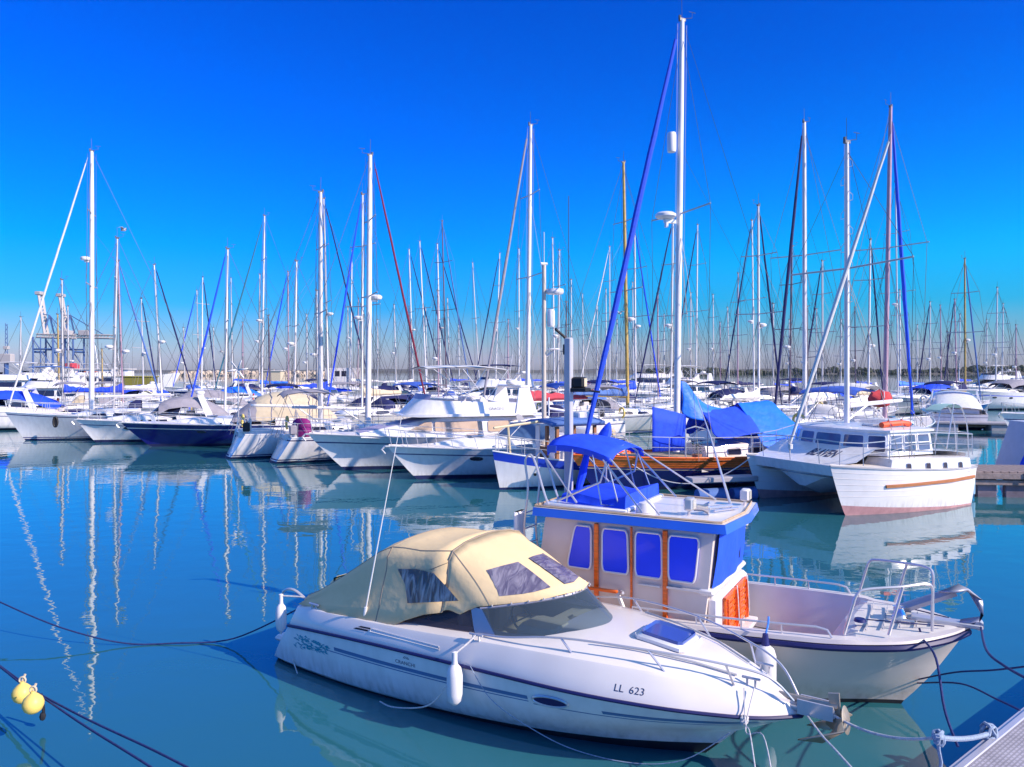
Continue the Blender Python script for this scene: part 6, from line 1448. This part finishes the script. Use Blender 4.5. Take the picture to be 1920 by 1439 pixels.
# harbour buildings / containers low behind the masts
box_thing('deck_container', 'olive green plastic container left of the first leaning mast', 'container', at(262, 722, 112)-V(0, 0, 1.5), 0, [('body', OLIVE, [(-2.2, 2.2, -1, 1, .2, 2.6, .1)]), ('lid', mat('olive_lid', (.34, .30, .08), .6), [(-2.3, 2.3, -1.1, 1.1, 2.6, 2.8, .05)])])
box_thing('harbour_kiosk', 'sand coloured flat-roofed kiosk by the breakwater', 'kiosk', (at(512, 705, 210).x, 210, 0), 0, [('walls', SANDC, [(-2.6, 2.6, -2, 2, 1.5, 4.1)]), ('roof', CREAM, [(-2.9, 2.9, -2.3, 2.3, 4.1, 4.35)])])
box_thing('harbour_office', 'white cabin with two dark windows behind the white masts', 'cabin', (at(643, 712, 130).x, 130, 0), 0, [('walls', WHITE2, [(-2.6, 2.6, -2, 2, .5, 4.6)]), ('window', DGLASS, [(-.9, -.1, -2.02, -1.9, 3.2, 4.1), (.2, 1.0, -2.02, -1.9, 3.2, 4.1)])])
# floating pontoons between the rows, mostly hidden by the boats
for i, (x0, y0, hd, Lp) in enumerate(((-45, 62.5, -20, 34), (-2, 47, -28, 9), (-12, 74, -12, 40), (16, 57, -14, 34), (-30, 100, 0, 90), (26, 84, -4, 40))):
    t = thing('pontoon', ['grey floating pontoon behind the left row of boats', 'short grey pontoon behind the stern-on yachts', 'floating pontoon among the middle masts', 'floating pontoon behind the classic yacht and catamaran', 'long floating pontoon far back across the marina', 'floating pontoon at the back right of the marina'][i], 'pontoon', (x0, y0, 0), hd)
    mb = MB(); mb.box(0, Lp, -.9, .9, .42, .55, b=.02); mb.build('deck', [PONT], t)
    mb = MB()
    for k in range(int(Lp//4)): mb.box(1+4*k, 3+4*k, -.8, .8, -.2, .42, b=.04)
    mb.build('floats', [GREYD], t)

# ================================================================== the forest of masts
# pxtop, pytop, pxbase, bow direction, mast height, mast kind, genoa, sail cover, options
SB = [
 (39, 595, 38, 'L', 11, 'a', None, None), (116, 525, 118, 'L', 12, 'a', None, BLUEC), (108, 590, 111, 'L', 8.5, 'y', None, BLUEC), (127, 575, 129, 'R', 10.5, 'a', None, BLUEC),
 (220, 447, 213, 'L', 13, 'a', None, None), (221, 490, 231, 'R', 12.5, 'p', BLUEG, BLUEC), (191, 655, 192, 'L', 7, 'y', None, None), (265, 560, 269, 'R', 12, 'a', NAVYC, None),
 (289, 497, 304, 'R', 13, 'w', NAVYC, WCANV), (344, 615, 347, 'L', 11, 'a', None, None), (369, 545, 373, 'L', 12, 'a', BLUEC, None), (380, 520, 378, 'R', 12.5, 'w', NAVYC, None),
 (427, 467, 422, 'L', 13, 'w', BLUEC, None), (433, 522, 436, 'L', 12, 'a', None, BLUEC), (496, 405, 491, 'L', 14, 'w', mat('teal_genoa', (.03, .16, .24), .7), None), (487, 515, 486, 'L', 12, 'a', None, BLUEL),
 (503, 592, 507, 'R', 10, 'd', None, None), (540, 510, 541, 'L', 12.5, 'p', BLUEC, SANDC), (556, 490, 552, 'L', 12.5, 'w', None, WCANV), (594, 545, 596, 'L', 10.5, 'a', None, BLUEC),
 (607, 373, 616, 'R', 14, 'w', NAVYC, BLUEC), (660, 470, 657, 'L', 13, 'w', None, WCANV), (652, 575, 653, 'L', 10, 'a', None, None), (680, 365, 679, 'L', 14.5, 'w', BLUEC, SANDC), (672, 560, 671, 'L', 10, 'p', None, None),
 (739, 572, 743, 'L', 11.5, 'a', None, None), (767, 468, 775, 'R', 12.5, 'w', NAVYC, WCANV), (767, 575, 769, 'L', 10, 'd', None, None), (787, 453, 800, 'R', 13, 'w', NAVYC, None), (798, 577, 801, 'L', 10, 'a', None, None),
 (820, 458, 827, 'R', 12.5, 'w', NAVYC, None), (829, 415, 837, 'R', 13.5, 'd', BLUEG, None), (821, 546, 822, 'L', 10.5, 'p', None, None), (839, 560, 843, 'L', 10.5, 'a', None, BLUEC),
 (886, 493, 899, 'L', 12, 'a', None, WCANV), (937, 475, 929, 'L', 12.5, 'w', NAVYC, None), (973, 467, 973, 'L', 12.5, 'w', None, BLUEC), (995, 235, 989, 'L', 14.5, 'w', GREYC, REDC),
 (1036, 447, 1040, 'L', 13, 'w', None, BLUEC), (1049, 470, 1046, 'L', 12.5, 'a', None, None), (1071, 525, 1071, 'L', 12, 'a', None, DREDC), (1092, 552, 1094, 'L', 11.5, 'a', None, None), (1062, 567, 1060, 'R', 10, 'd', None, None),
 (1120, 575, 1119, 'L', 10.5, 'a', None, None), (1136, 543, 1137, 'L', 11.5, 'a', None, None), (1143, 463, 1143, 'L', 13, 'a', WCANV, BLUEC), (1169, 305, 1177, 'R', 13.5, 'y', None, BLUEG), (1190, 427, 1192, 'R', 13.5, 'w', BLUEC, BLUEC),
 (1186, 530, 1188, 'L', 11, 'a', None, None), (1233, 552, 1234, 'L', 11, 'p', None, None), (1262, 412, 1258, 'L', 14, 'w', NAVYC, None), (1295, 550, 1295, 'L', 11, 'a', None, BLUEC), (1308, 422, 1305, 'L', 13, 'w', NAVYC, WCANV),
 (1337, 553, 1338, 'L', 11, 'a', None, None), (1364, 577, 1368, 'L', 10.5, 'a', None, None), (1384, 513, 1383, 'L', 12, 'p', None, NAVYC), (1410, 414, 1414, 'L', 13, 'w', NAVYC, None), (1422, 386, 1423, 'R', 13.5, 'w', NAVYC, WCANV),
 (1450, 570, 1450, 'L', 10.5, 'a', None, BLUEC), (1485, 462, 1480, 'L', 12.5, 'd', None, NAVYC), (1508, 230, 1509, 'L', 15, 'w', NAVYC, WCANV), (1542, 490, 1542, 'L', 12.5, 'a', NAVYC, None), (1531, 580, 1530, 'L', 10, 'a', None, None),
 (1513, 575, 1514, 'L', 10, 'd', None, None), (1603, 577, 1604, 'L', 10.5, 'd', None, BLUEC), (1632, 450, 1628, 'R', 13, 'w', NAVYC, SANDC), (1670, 201, 1659, 'R', 14.5, 'p', mat('vivid_blue_genoa', (.01, .09, .80), .6), WCANV), (1679, 342, 1684, 'L', 14, 'a', None, BLUEL),
 (1687, 545, 1688, 'L', 11, 'w', None, None), (1744, 567, 1744, 'L', 11.5, 'a', NAVYC, None), (1763, 573, 1765, 'L', 11.5, 'p', None, None), (1790, 562, 1794, 'L', 11.5, 'p', NAVYC, None), (1800, 590, 1798, 'L', 10.5, 'a', None, BLUEC),
 (1809, 486, 1810, 'R', 12.5, 'y', BLUEG, NAVYC), (1777, 622, 1777, 'L', 8, 'd', None, None), (1870, 540, 1867, 'L', 12, 'a', None, None), (1881, 570, 1879, 'L', 11.5, 'a', None, BLUEC), (1577, 600, 1577, 'L', 10, 'a', None, None), (1157, 600, 1156, 'L', 10, 'a', None, None),
 (860, 610, 861, 'L', 9.5, 'a', None, None), (953, 600, 952, 'L', 10, 'p', None, None), (708, 600, 708, 'L', 10, 'a', None, None), (575, 590, 576, 'L', 10, 'a', None, None), (1350, 605, 1351, 'L', 10, 'p', None, None), (1245, 590, 1246, 'R', 10, 'a', None, None),
 (1480, 600, 1478, 'L', 9.5, 'a', None, BLUEC), (1720, 610, 1720, 'R', 10, 'a', None, None), (1850, 600, 1850, 'L', 10, 'a', None, None), (1905, 610, 1905, 'L', 10, 'p', None, None), (1020, 590, 1021, 'L', 10, 'a', None, None), (400, 615, 401, 'R', 10, 'a', None, None), (455, 605, 455, 'L', 9.5, 'p', None, None),
]
KIND = {'a': (ALU, 'silver'), 'w': (WMAST, 'white'), 'd': (DMAST, 'dark'), 'y': (YMAST, 'varnished yellow'), 'p': (PMAST, 'mauve-brown')}
CN = {NAVYC.name: 'navy', BLUEC.name: 'royal blue', BLUEG.name: 'grey-blue', WCANV.name: 'white', GREYC.name: 'grey', BLUEL.name: 'bright blue', SANDC.name: 'sand', REDC.name: 'red', DREDC.name: 'maroon', 'teal_genoa': 'teal', 'vivid_blue_genoa': 'vivid blue'}
WORDS = 'first second third fourth fifth sixth seventh eighth ninth tenth'.split()
order = sorted(range(len(SB)), key=lambda i: SB[i][0])
keys = {}
for i in order:
    s = SB[i]; key = (s[5], s[6].name if s[6] else '', s[7].name if s[7] else ''); keys.setdefault(key, []).append(i)
FOOT = {1670: 50, 995: 85, 289: 60, 221: 70, 427: 68, 496: 92, 607: 82, 680: 68, 767: 58, 787: 52, 829: 44, 937: 40, 1190: 45, 1262: 68, 1308: 50, 1410: 58, 1422: 42, 1508: 60, 1632: 28, 1744: 24, 1809: 28, 380: 24, 369: 48, 540: 46, 1143: 58, 265: 22, 1790: 26, 1542: 40}
rnd = random.Random(77)
for i in sorted(range(len(SB)), key=lambda i: SB[i][1]):
    tx, ty, bx_, dr, Hm0, mk, gen, cov = SB[i]; mm_, mname = KIND[mk]
    hd0 = (204 if dr == 'L' else 24)+rnd.uniform(-3, 3); best = None
    L0 = max(6.5, Hm0*.80)
    for f in (0, -.04, .05, .1, -.08, .15, .2, .26, .33, .4, .5, .6, .75, .9, 1.1):
        Hm = Hm0*(1+f*.8); Y = (Hm-H)*F/(HO-ty); L = L0*min(1.25, 1+f*.4); B = L*.31
        jf = 1.0
        if tx in FOOT:
            J = L*.44; mX = (bx_-960)/F*Y
            pxd = lambda a, q: abs(F*(mX+J*q*math.cos(R(a)))/(Y+J*q*math.sin(R(a)))+960-bx_)
            jf = max(.5, min(1, FOOT[tx]/pxd(hd0, 1)))
            if abs(pxd(hd0, jf)-FOOT[tx]) > 8: hd0 = min(range(184, 245) if dr == 'L' else range(-20, 50), key=lambda a: abs(pxd(a, jf)-FOOT[tx])+.12*abs(a-(204 if dr == 'L' else 24)))
        c = V(math.cos(R(hd0)), math.sin(R(hd0)), 0); mo = V((bx_-960)/F*Y, Y, 0); o = mo-c*(L*.07)
        if Y < 35 and ty > 300: continue
        if seg_free(o.x, o.y, hd0, L/2, B): best = 1; break
    if tx == 995:
        Y = 43; Hm = H+(HO-ty)*Y/F; L = 11.5; B = 3.4; hd0 = 204; jf = .55; c = V(math.cos(R(204)), math.sin(R(204)), 0); o = V((bx_-960)/F*Y, Y, 0)-c*(L*.07)
    occ(o.x, o.y, hd0, L/2, B)
    leanw = (tx-bx_)/F*Y; lean = (leanw*c.x, leanw*-c.y)
    key = (mk, gen.name if gen else '', cov.name if cov else ''); sib = keys[key]
    bits = []
    if gen: bits.append(CN[gen.name]+' furled genoa')
    if cov: bits.append(CN[cov.name]+' sail cover')
    desc = '%s-masted yacht with %s' % (mname, ' and '.join(bits)) if bits else '%s-masted yacht with bare forestay and no sail cover' % mname
    if len(sib) > 1:
        r = sib.index(i); desc += ', ' + ('leftmost' if r == 0 else 'rightmost' if r == len(sib)-1 else (WORDS[r]+' from the left' if r < 10 else WORDS[len(sib)-1-r]+' from the right' if len(sib)-1-r < 10 else 'number %d from the left' % (r+1)))+' of such'
    sailboat('sailing_yacht', desc, 'sailing yacht', o, hd0, L, B, Hm, Y, mastm=mm_, genoa=gen, gr=.085 if tx == 1670 else (.038+.0003*Y)*(1.4 if ty < 320 else 1), cover=cov, spray=rnd.choice([NAVYC, BLUEF, None, GREYC, WCANV, SANDC]), bimini=rnd.choice([None, BLUEF, GREYC, NAVYC, WCANV]) if Y < 80 else None, radar=(rnd.choice([None, .36, .42]) if Y < 130 else None), spr=rnd.choice([1, 2, 2]), seed=100+i, lean=lean, jf=jf, group='sailing yachts in the rows behind', rad=.05+.0004*Y+(.05 if ty < 320 else 0), hullm=rnd.choice([WHITE, WHITE, WHITE, WHITE2, NAVY]), stripe=rnd.choice([NAVY, None, NAVY]))

# ================================================================== ropes, buoys, foreground pontoon
def rope(name, label, pts, r, m, group=None):
    mb = MB(); mb.tube(pts, r, 7); return tag(mb.build(name, [m]), label, 'rope', group)
st = CL(-5.35, -.80, .82)
rope('stern_line', 'dark line sagging from the cruiser stern to the left, just touching the water', smoothline([st, ground(440, 1197, .10), ground(330, 1206, .02), ground(240, 1207, .03), ground(150, 1188, .16), at(60, 1156, 11.6), at(-80, 1092, 12.4)], 8), .011, ROPEB)
rope('stern_line', 'pale line from the cruiser stern corner down to the waterline', [CL(-5.6, -.86, .55), CL(-5.55, -.95, .3), CL(-5.2, -1.05, -.02)], .008, ROPEM)
bu = ground(47, 1325, .42); b2 = ground(70, 1350, .34)
R1 = smoothline([at(-60, 1205, 10.4), at(0, 1249, 9.6), at(40, 1278, 9.0), at(75, 1302, 8.6), at(170, 1352, 7.8), at(290, 1408, 7.0), at(420, 1475, 6.3)], 6)
rope('mooring_line', 'upper of the two dark mooring lines carrying the yellow buoys', R1, .011, ROPEB, 'buoy lines')
R2 = smoothline([at(-60, 1208, 10.3), at(0, 1251, 9.5), at(42, 1284, 8.9), at(80, 1308, 8.5), at(160, 1362, 7.7), at(260, 1424, 6.9), at(330, 1470, 6.5)], 6)
rope('mooring_line', 'lower of the two dark mooring lines carrying the yellow buoys', R2, .011, ROPEB, 'buoy lines')
for k, (a, lab) in enumerate(((at(42, 1301, 8.55), 'yellow ball buoy nearer the left edge, behind the other'), (at(62, 1320, 8.25), 'yellow ball buoy in front, right of the other one'))):
    t = thing('buoy', lab, 'buoy', a-V(0, 0, .10), 0, 'pair of yellow ball buoys')
    mb = MB(); mb.lathe([(0, 0), (.05, .006), (.085, .035), (.104, .08), (.106, .115), (.09, .16), (.055, .195), (.03, .215), (.026, .235), (0, .238)], n=20); mb.build('ball', [YELLOW], t)
    mb = MB(); mb.tube([V(.035*math.cos(R(q*30)), 0, .25+.035*math.sin(R(q*30))) for q in range(12)], .010, 6, closed=True); mb.tube([V(0, 0, .24), V(.02, .02, .31)], .012, 5); mb.build('eye', [SANDC], t)
t = thing('weed_shackle', 'dark weed-covered shackle hanging beside the yellow buoys', 'shackle', at(80, 1335, 8.65)-V(0, 0, .0), 0)
mb = MB(); mb.tube(smoothline([V(-.02, 0, .20), V(0, 0, .1), V(.01, 0, .0), V(-.01, 0, -.05)], 4), .016, 6); mb.ball((0, 0, -.05), .035, 8, sc=(1, 1, 1.5)); mb.build('shackle', [BLACK], t)
t = thing('buoy', 'cream buoy eyelet just showing at the bottom edge on the lower line', 'buoy', at(284, 1452, 6.85)-V(0, 0, .10), 0); mb = MB(); mb.lathe([(0, -.1), (.07, -.06), (.10, 0), (.07, .05), (.02, .09), (.02, .12), (0, .125)], n=16); mb.build('ball', [SANDC], t)
# pontoon in the lower right corner
q0, q1 = ground(1780, 1439, .42), ground(1920, 1327, .42)
d = (q1-q0).normalized(); hdp = math.degrees(math.atan2(d.y, d.x))
t = thing('pontoon', 'grey boarded pontoon corner in the lower right corner', 'pontoon', (q0.x, q0.y, 0), hdp); PP = Matrix.Translation((q0.x, q0.y, 0)) @ Matrix.Rotation(R(hdp), 4, 'Z')
def pont_mat():
    m = mat('pontoon_grp', (.44, .41, .47), .75, var=.25, vscale=2.5); tt = m.node_tree; b = tt.nodes['Principled BSDF']
    tc = tt.nodes.new('ShaderNodeTexCoord'); br = tt.nodes.new('ShaderNodeTexBrick'); br.inputs['Scale'].default_value = 7; br.inputs['Color1'].default_value = (1, 1, 1, 1); br.inputs['Color2'].default_value = (.95, .95, .95, 1); br.inputs['Mortar'].default_value = (0, 0, 0, 1); br.inputs['Mortar Size'].default_value = .06
    bp = tt.nodes.new('ShaderNodeBump'); bp.inputs['Distance'].default_value = .006; tt.links.new(tc.outputs['Object'], br.inputs[0]); tt.links.new(br.outputs[0], bp.inputs['Height']); tt.links.new(bp.outputs[0], b.inputs['Normal'])
    src = b.inputs['Base Color'].links[0].from_socket; mr = tt.nodes.new('ShaderNodeMix'); mr.data_type = 'RGBA'; mr.blend_type = 'MULTIPLY'; mr.inputs[0].default_value = .35; tt.links.new(src, mr.inputs[6]); tt.links.new(br.outputs[0], mr.inputs[7]); tt.links.new(mr.outputs[2], b.inputs['Base Color']); return m
mb = MB(); mb.box(-3, 8, -3.2, -.10, .36, .42); mb.build('deck', [pont_mat()], t)
mb = MB(); mb.box(-3, 8, -.098, -.03, .30, .432, b=.01); mb.box(-3, 8, -.028, .02, .26, .41, b=.01); mb.build('edge_rail', [mat('pale_aluminium', (.58, .57, .64), .35, .4)], t)
mb = MB(); mb.box(-3, 8, -3.0, -.2, -.3, .3); mb.build('float', [GREYD], t)
K = PP @ V(.95, .0, .44)
def knot(c, r, m, label, seed):
    rnd = random.Random(seed); mb = MB(); c = Vector(c)
    for k in range(4):
        ax = V(rnd.uniform(-1, 1), rnd.uniform(-1, 1), rnd.uniform(-1, 1)).normalized(); x = ax.orthogonal().normalized(); y = ax.cross(x)
        mb.tube([c+x*(r*(1+.2*rnd.random())*math.cos(R(q*30)))+y*(r*math.sin(R(q*30))*.7)+ax*rnd.uniform(-.01, .01) for q in range(12)], .017, 6, closed=True)
    return tag(mb.build('rope_knot', [m]), label, 'knot')
RB2 = mat('greyblue_rope', (.26, .33, .46), .8, var=.25, vscale=40, bump=.004, bscale=80)
knot(K, .09, RB2, 'thick grey-blue knot made fast on the pontoon edge', 1)
k2 = at(1760, 1383, 6.35); knot(k2, .05, RB2, 'smaller knot in the bow line hanging left of the pontoon', 2)
an = CL(1.22, 0, .74)
rope('bow_line', 'pale line from the foreground cruiser anchor to the hanging knot', rope_pts(an, k2, .10), .013, ROPEM)
rope('bow_line', 'thick grey-blue line between the hanging knot and the pontoon edge', rope_pts(k2, K, .03, 8), .022, RB2)
rope('rope_tail', 'short tail hanging down from the smaller knot', [k2, k2+V(0, 0, -.1), k2+V(.02, 0, -.2), k2+V(.01, 0, -.28)], .014, RB2)
tb = TL_(.42, -.22, 1.05)
rope('mooring_line', 'dark blue line dropping from the cream cruiser bow to the water at the pontoon', smoothline([TL_(.2, -.40, 1.06), TL_(.24, -.52, .98), at(1755, 1235, 7.6), at(1771, 1330, 7.0), at(1796, 1400, 6.7)], 6), .012, ROPEB)
rope('mooring_line', 'dark line from the cream cruiser bow roller sweeping down to the right edge', smoothline([TL_(.82, 0, 1.06), at(1850, 1220, 7.4), at(1885, 1250, 6.8), at(1935, 1278, 6.1)], 6), .012, ROPEB)
rope('mooring_line', 'thin dark line from the cream cruiser stem nearly level to the right edge', smoothline([TL_(.16, 0, .32), at(1790, 1261, 8.2), at(1860, 1257, 7.7), at(1940, 1248, 7.1)], 6), .009, ROPEB)
rope('mooring_line', 'thin dark line from the cream cruiser stem down to the pontoon', smoothline([TL_(.16, 0, .28), at(1800, 1282, 7.9), at(1870, 1312, 7.0), at(1912, 1332, 6.7)], 6), .009, ROPEB)
rope('mooring_line', 'white line from the cruiser anchor curving down to the bottom edge', smoothline([CL(1.02, .0, .66), at(1540, 1378, 6.6), at(1565, 1405, 6.2), at(1610, 1455, 5.7)], 6), .009, ROPEM)
for k, (a, b, lab) in enumerate(((CL(.52, -.34, .92), at(1420, 1470, 5.9), 'left of two white lines hanging from the near bow cleat'), (CL(.60, -.28, .92), at(1452, 1480, 5.9), 'right of two white lines hanging from the near bow cleat'))):
    rope('bow_line', lab, smoothline([a, a+(CL(.62, -.60, .62)-a)*(.8+.2*k), a.lerp(b, .5)+V(.0, 0, -.03), b], 6), .006, ROPEM, 'bow lines from the near cleat')
knot(CL(.56, -.46, .66), .035, ROPEM, 'white knot below the near bow cleat of the foreground cruiser', 5)
rope('mooring_line', 'thin line looping along the near side of the foreground cruiser down to the water', smoothline([CL(-2.2, -1.19, .80), CL(-1.95, -1.14, .48), CL(-1.55, -.98, .22), CL(-1.1, -.82, .05), CL(-.5, -.66, .02), CL(.0, -.56, .16), CL(.42, -.46, .5)], 6), .005, RB2)
rope('fender_line', 'line with a loose end below the amidships fender', smoothline([CL(-2.42, -1.33, .58), CL(-2.72, -1.30, .28), CL(-3.3, -1.22, .09), CL(-3.6, -1.15, .06)], 6), .008, ROPEM)
rope('mooring_line', 'white line from the classic yacht to the catamaran bow', rope_pts(V(*((Matrix.Translation(KO) @ Matrix.Rotation(R(KH), 4, 'Z')) @ V(4.2, 1.0, 1.0))), PK @ V(.55, -3.3, 1.25), .7), .018, ROPEM)
# small motor on a bracket beside the classic yacht
t = thing('gangway', 'grey boarding plank with blue roller float beside the classic yacht', 'gangway', (at(1345, 918, 24.2).x, 24.2, .5), 14)
mb = MB(); mb.box(-1.0, 1.3, -.25, .25, .05, .22, b=.03); mb.build('plank', [PONT], t)
mb = MB(); mb.lathe([(0, -.5), (.2, -.5), (.22, -.4), (.22, .4), (.2, .5), (0, .5)], (-.2, 0, -.36), (1, 0, 0), 14); mb.lathe([(0, -.4), (.2, -.4), (.22, .4), (0, .4)], (.9, 0, -.36), (1, 0, 0), 14); mb.build('float', [BLUEG], t)
t = thing('sail_bag', 'crumpled red sail bag on deck just right of the catamaran mast', 'sail bag', at(1650, 764, 31.5), 0)
mb = MB(); rows = []; rb_ = random.Random(9)
for i in range(9):
    a = math.pi*i/8; rows.append([V(.45*math.sin(a)**.7*math.cos(R(k*30))*(1+.12*math.sin(k*2.1+i)), .35*math.sin(a)**.7*math.sin(R(k*30)), .32-.32*math.cos(a)+(.10*math.sin(k*1.3) if 2 < i < 7 else 0)+(.12 if i == 8 else 0)) for k in range(12)])
mb.grid(rows, closed=True); mb.build('bag', [mat('bright_red_bag', (.62, .06, .07), .8, var=.15, bump=.02, bscale=6)], t)
mb = MB(); mb.tube([V(-.1, -.3, .2), V(.0, -.37, .4), V(.05, -.25, .62), V(.0, 0, .78)], .02, 5); mb.build('lashing', [ROPEM], t)
# birds
for k, (px, py, Y) in enumerate(((231, 432, 60), (415, 660, 90), (1162, 588, 70))):
    t = thing('seagull', ['dark seagull high above the masts at the left', 'seagull gliding low in front of the haze at the left', 'seagull between the masts near the middle'][k], 'bird', at(px, py, Y), 20*k)
    mb = MB(); mb.ball((0, 0, 0), .12, 8, sc=(2.0, .8, .8)); mb.build('body', [GREYD], t)
    mb = MB()
    for sd in (1, -1): mb.grid([[V(.12, 0, .04), V(-.12, 0, .04)], [V(.1, sd*.3, .22), V(-.1, sd*.3, .2)], [V(-.02, sd*.62, .12), V(-.12, sd*.62, .1)]])
    w = mb.build('wings', [GREYD], t); w.modifiers.new('t', 'SOLIDIFY').thickness = .02

# ================================================================== haze
mb = MB(); mb.box(-4200, 4200, -40, 5300, -1.2, 101)
hz = mb.build('haze', [], None, 0); tag(hz, kind='stuff')
hm = bpy.data.materials.new('haze'); hm.use_nodes = True; hm.node_tree.nodes.clear()
o_ = hm.node_tree.nodes.new('ShaderNodeOutputMaterial'); pv = hm.node_tree.nodes.new('ShaderNodeVolumePrincipled')
pv.inputs['Color'].default_value = (.80, .86, .95, 1); pv.inputs['Density'].default_value = .00003; pv.inputs['Anisotropy'].default_value = .2
hm.node_tree.links.new(pv.outputs[0], o_.inputs['Volume']); hz.data.materials.append(hm)
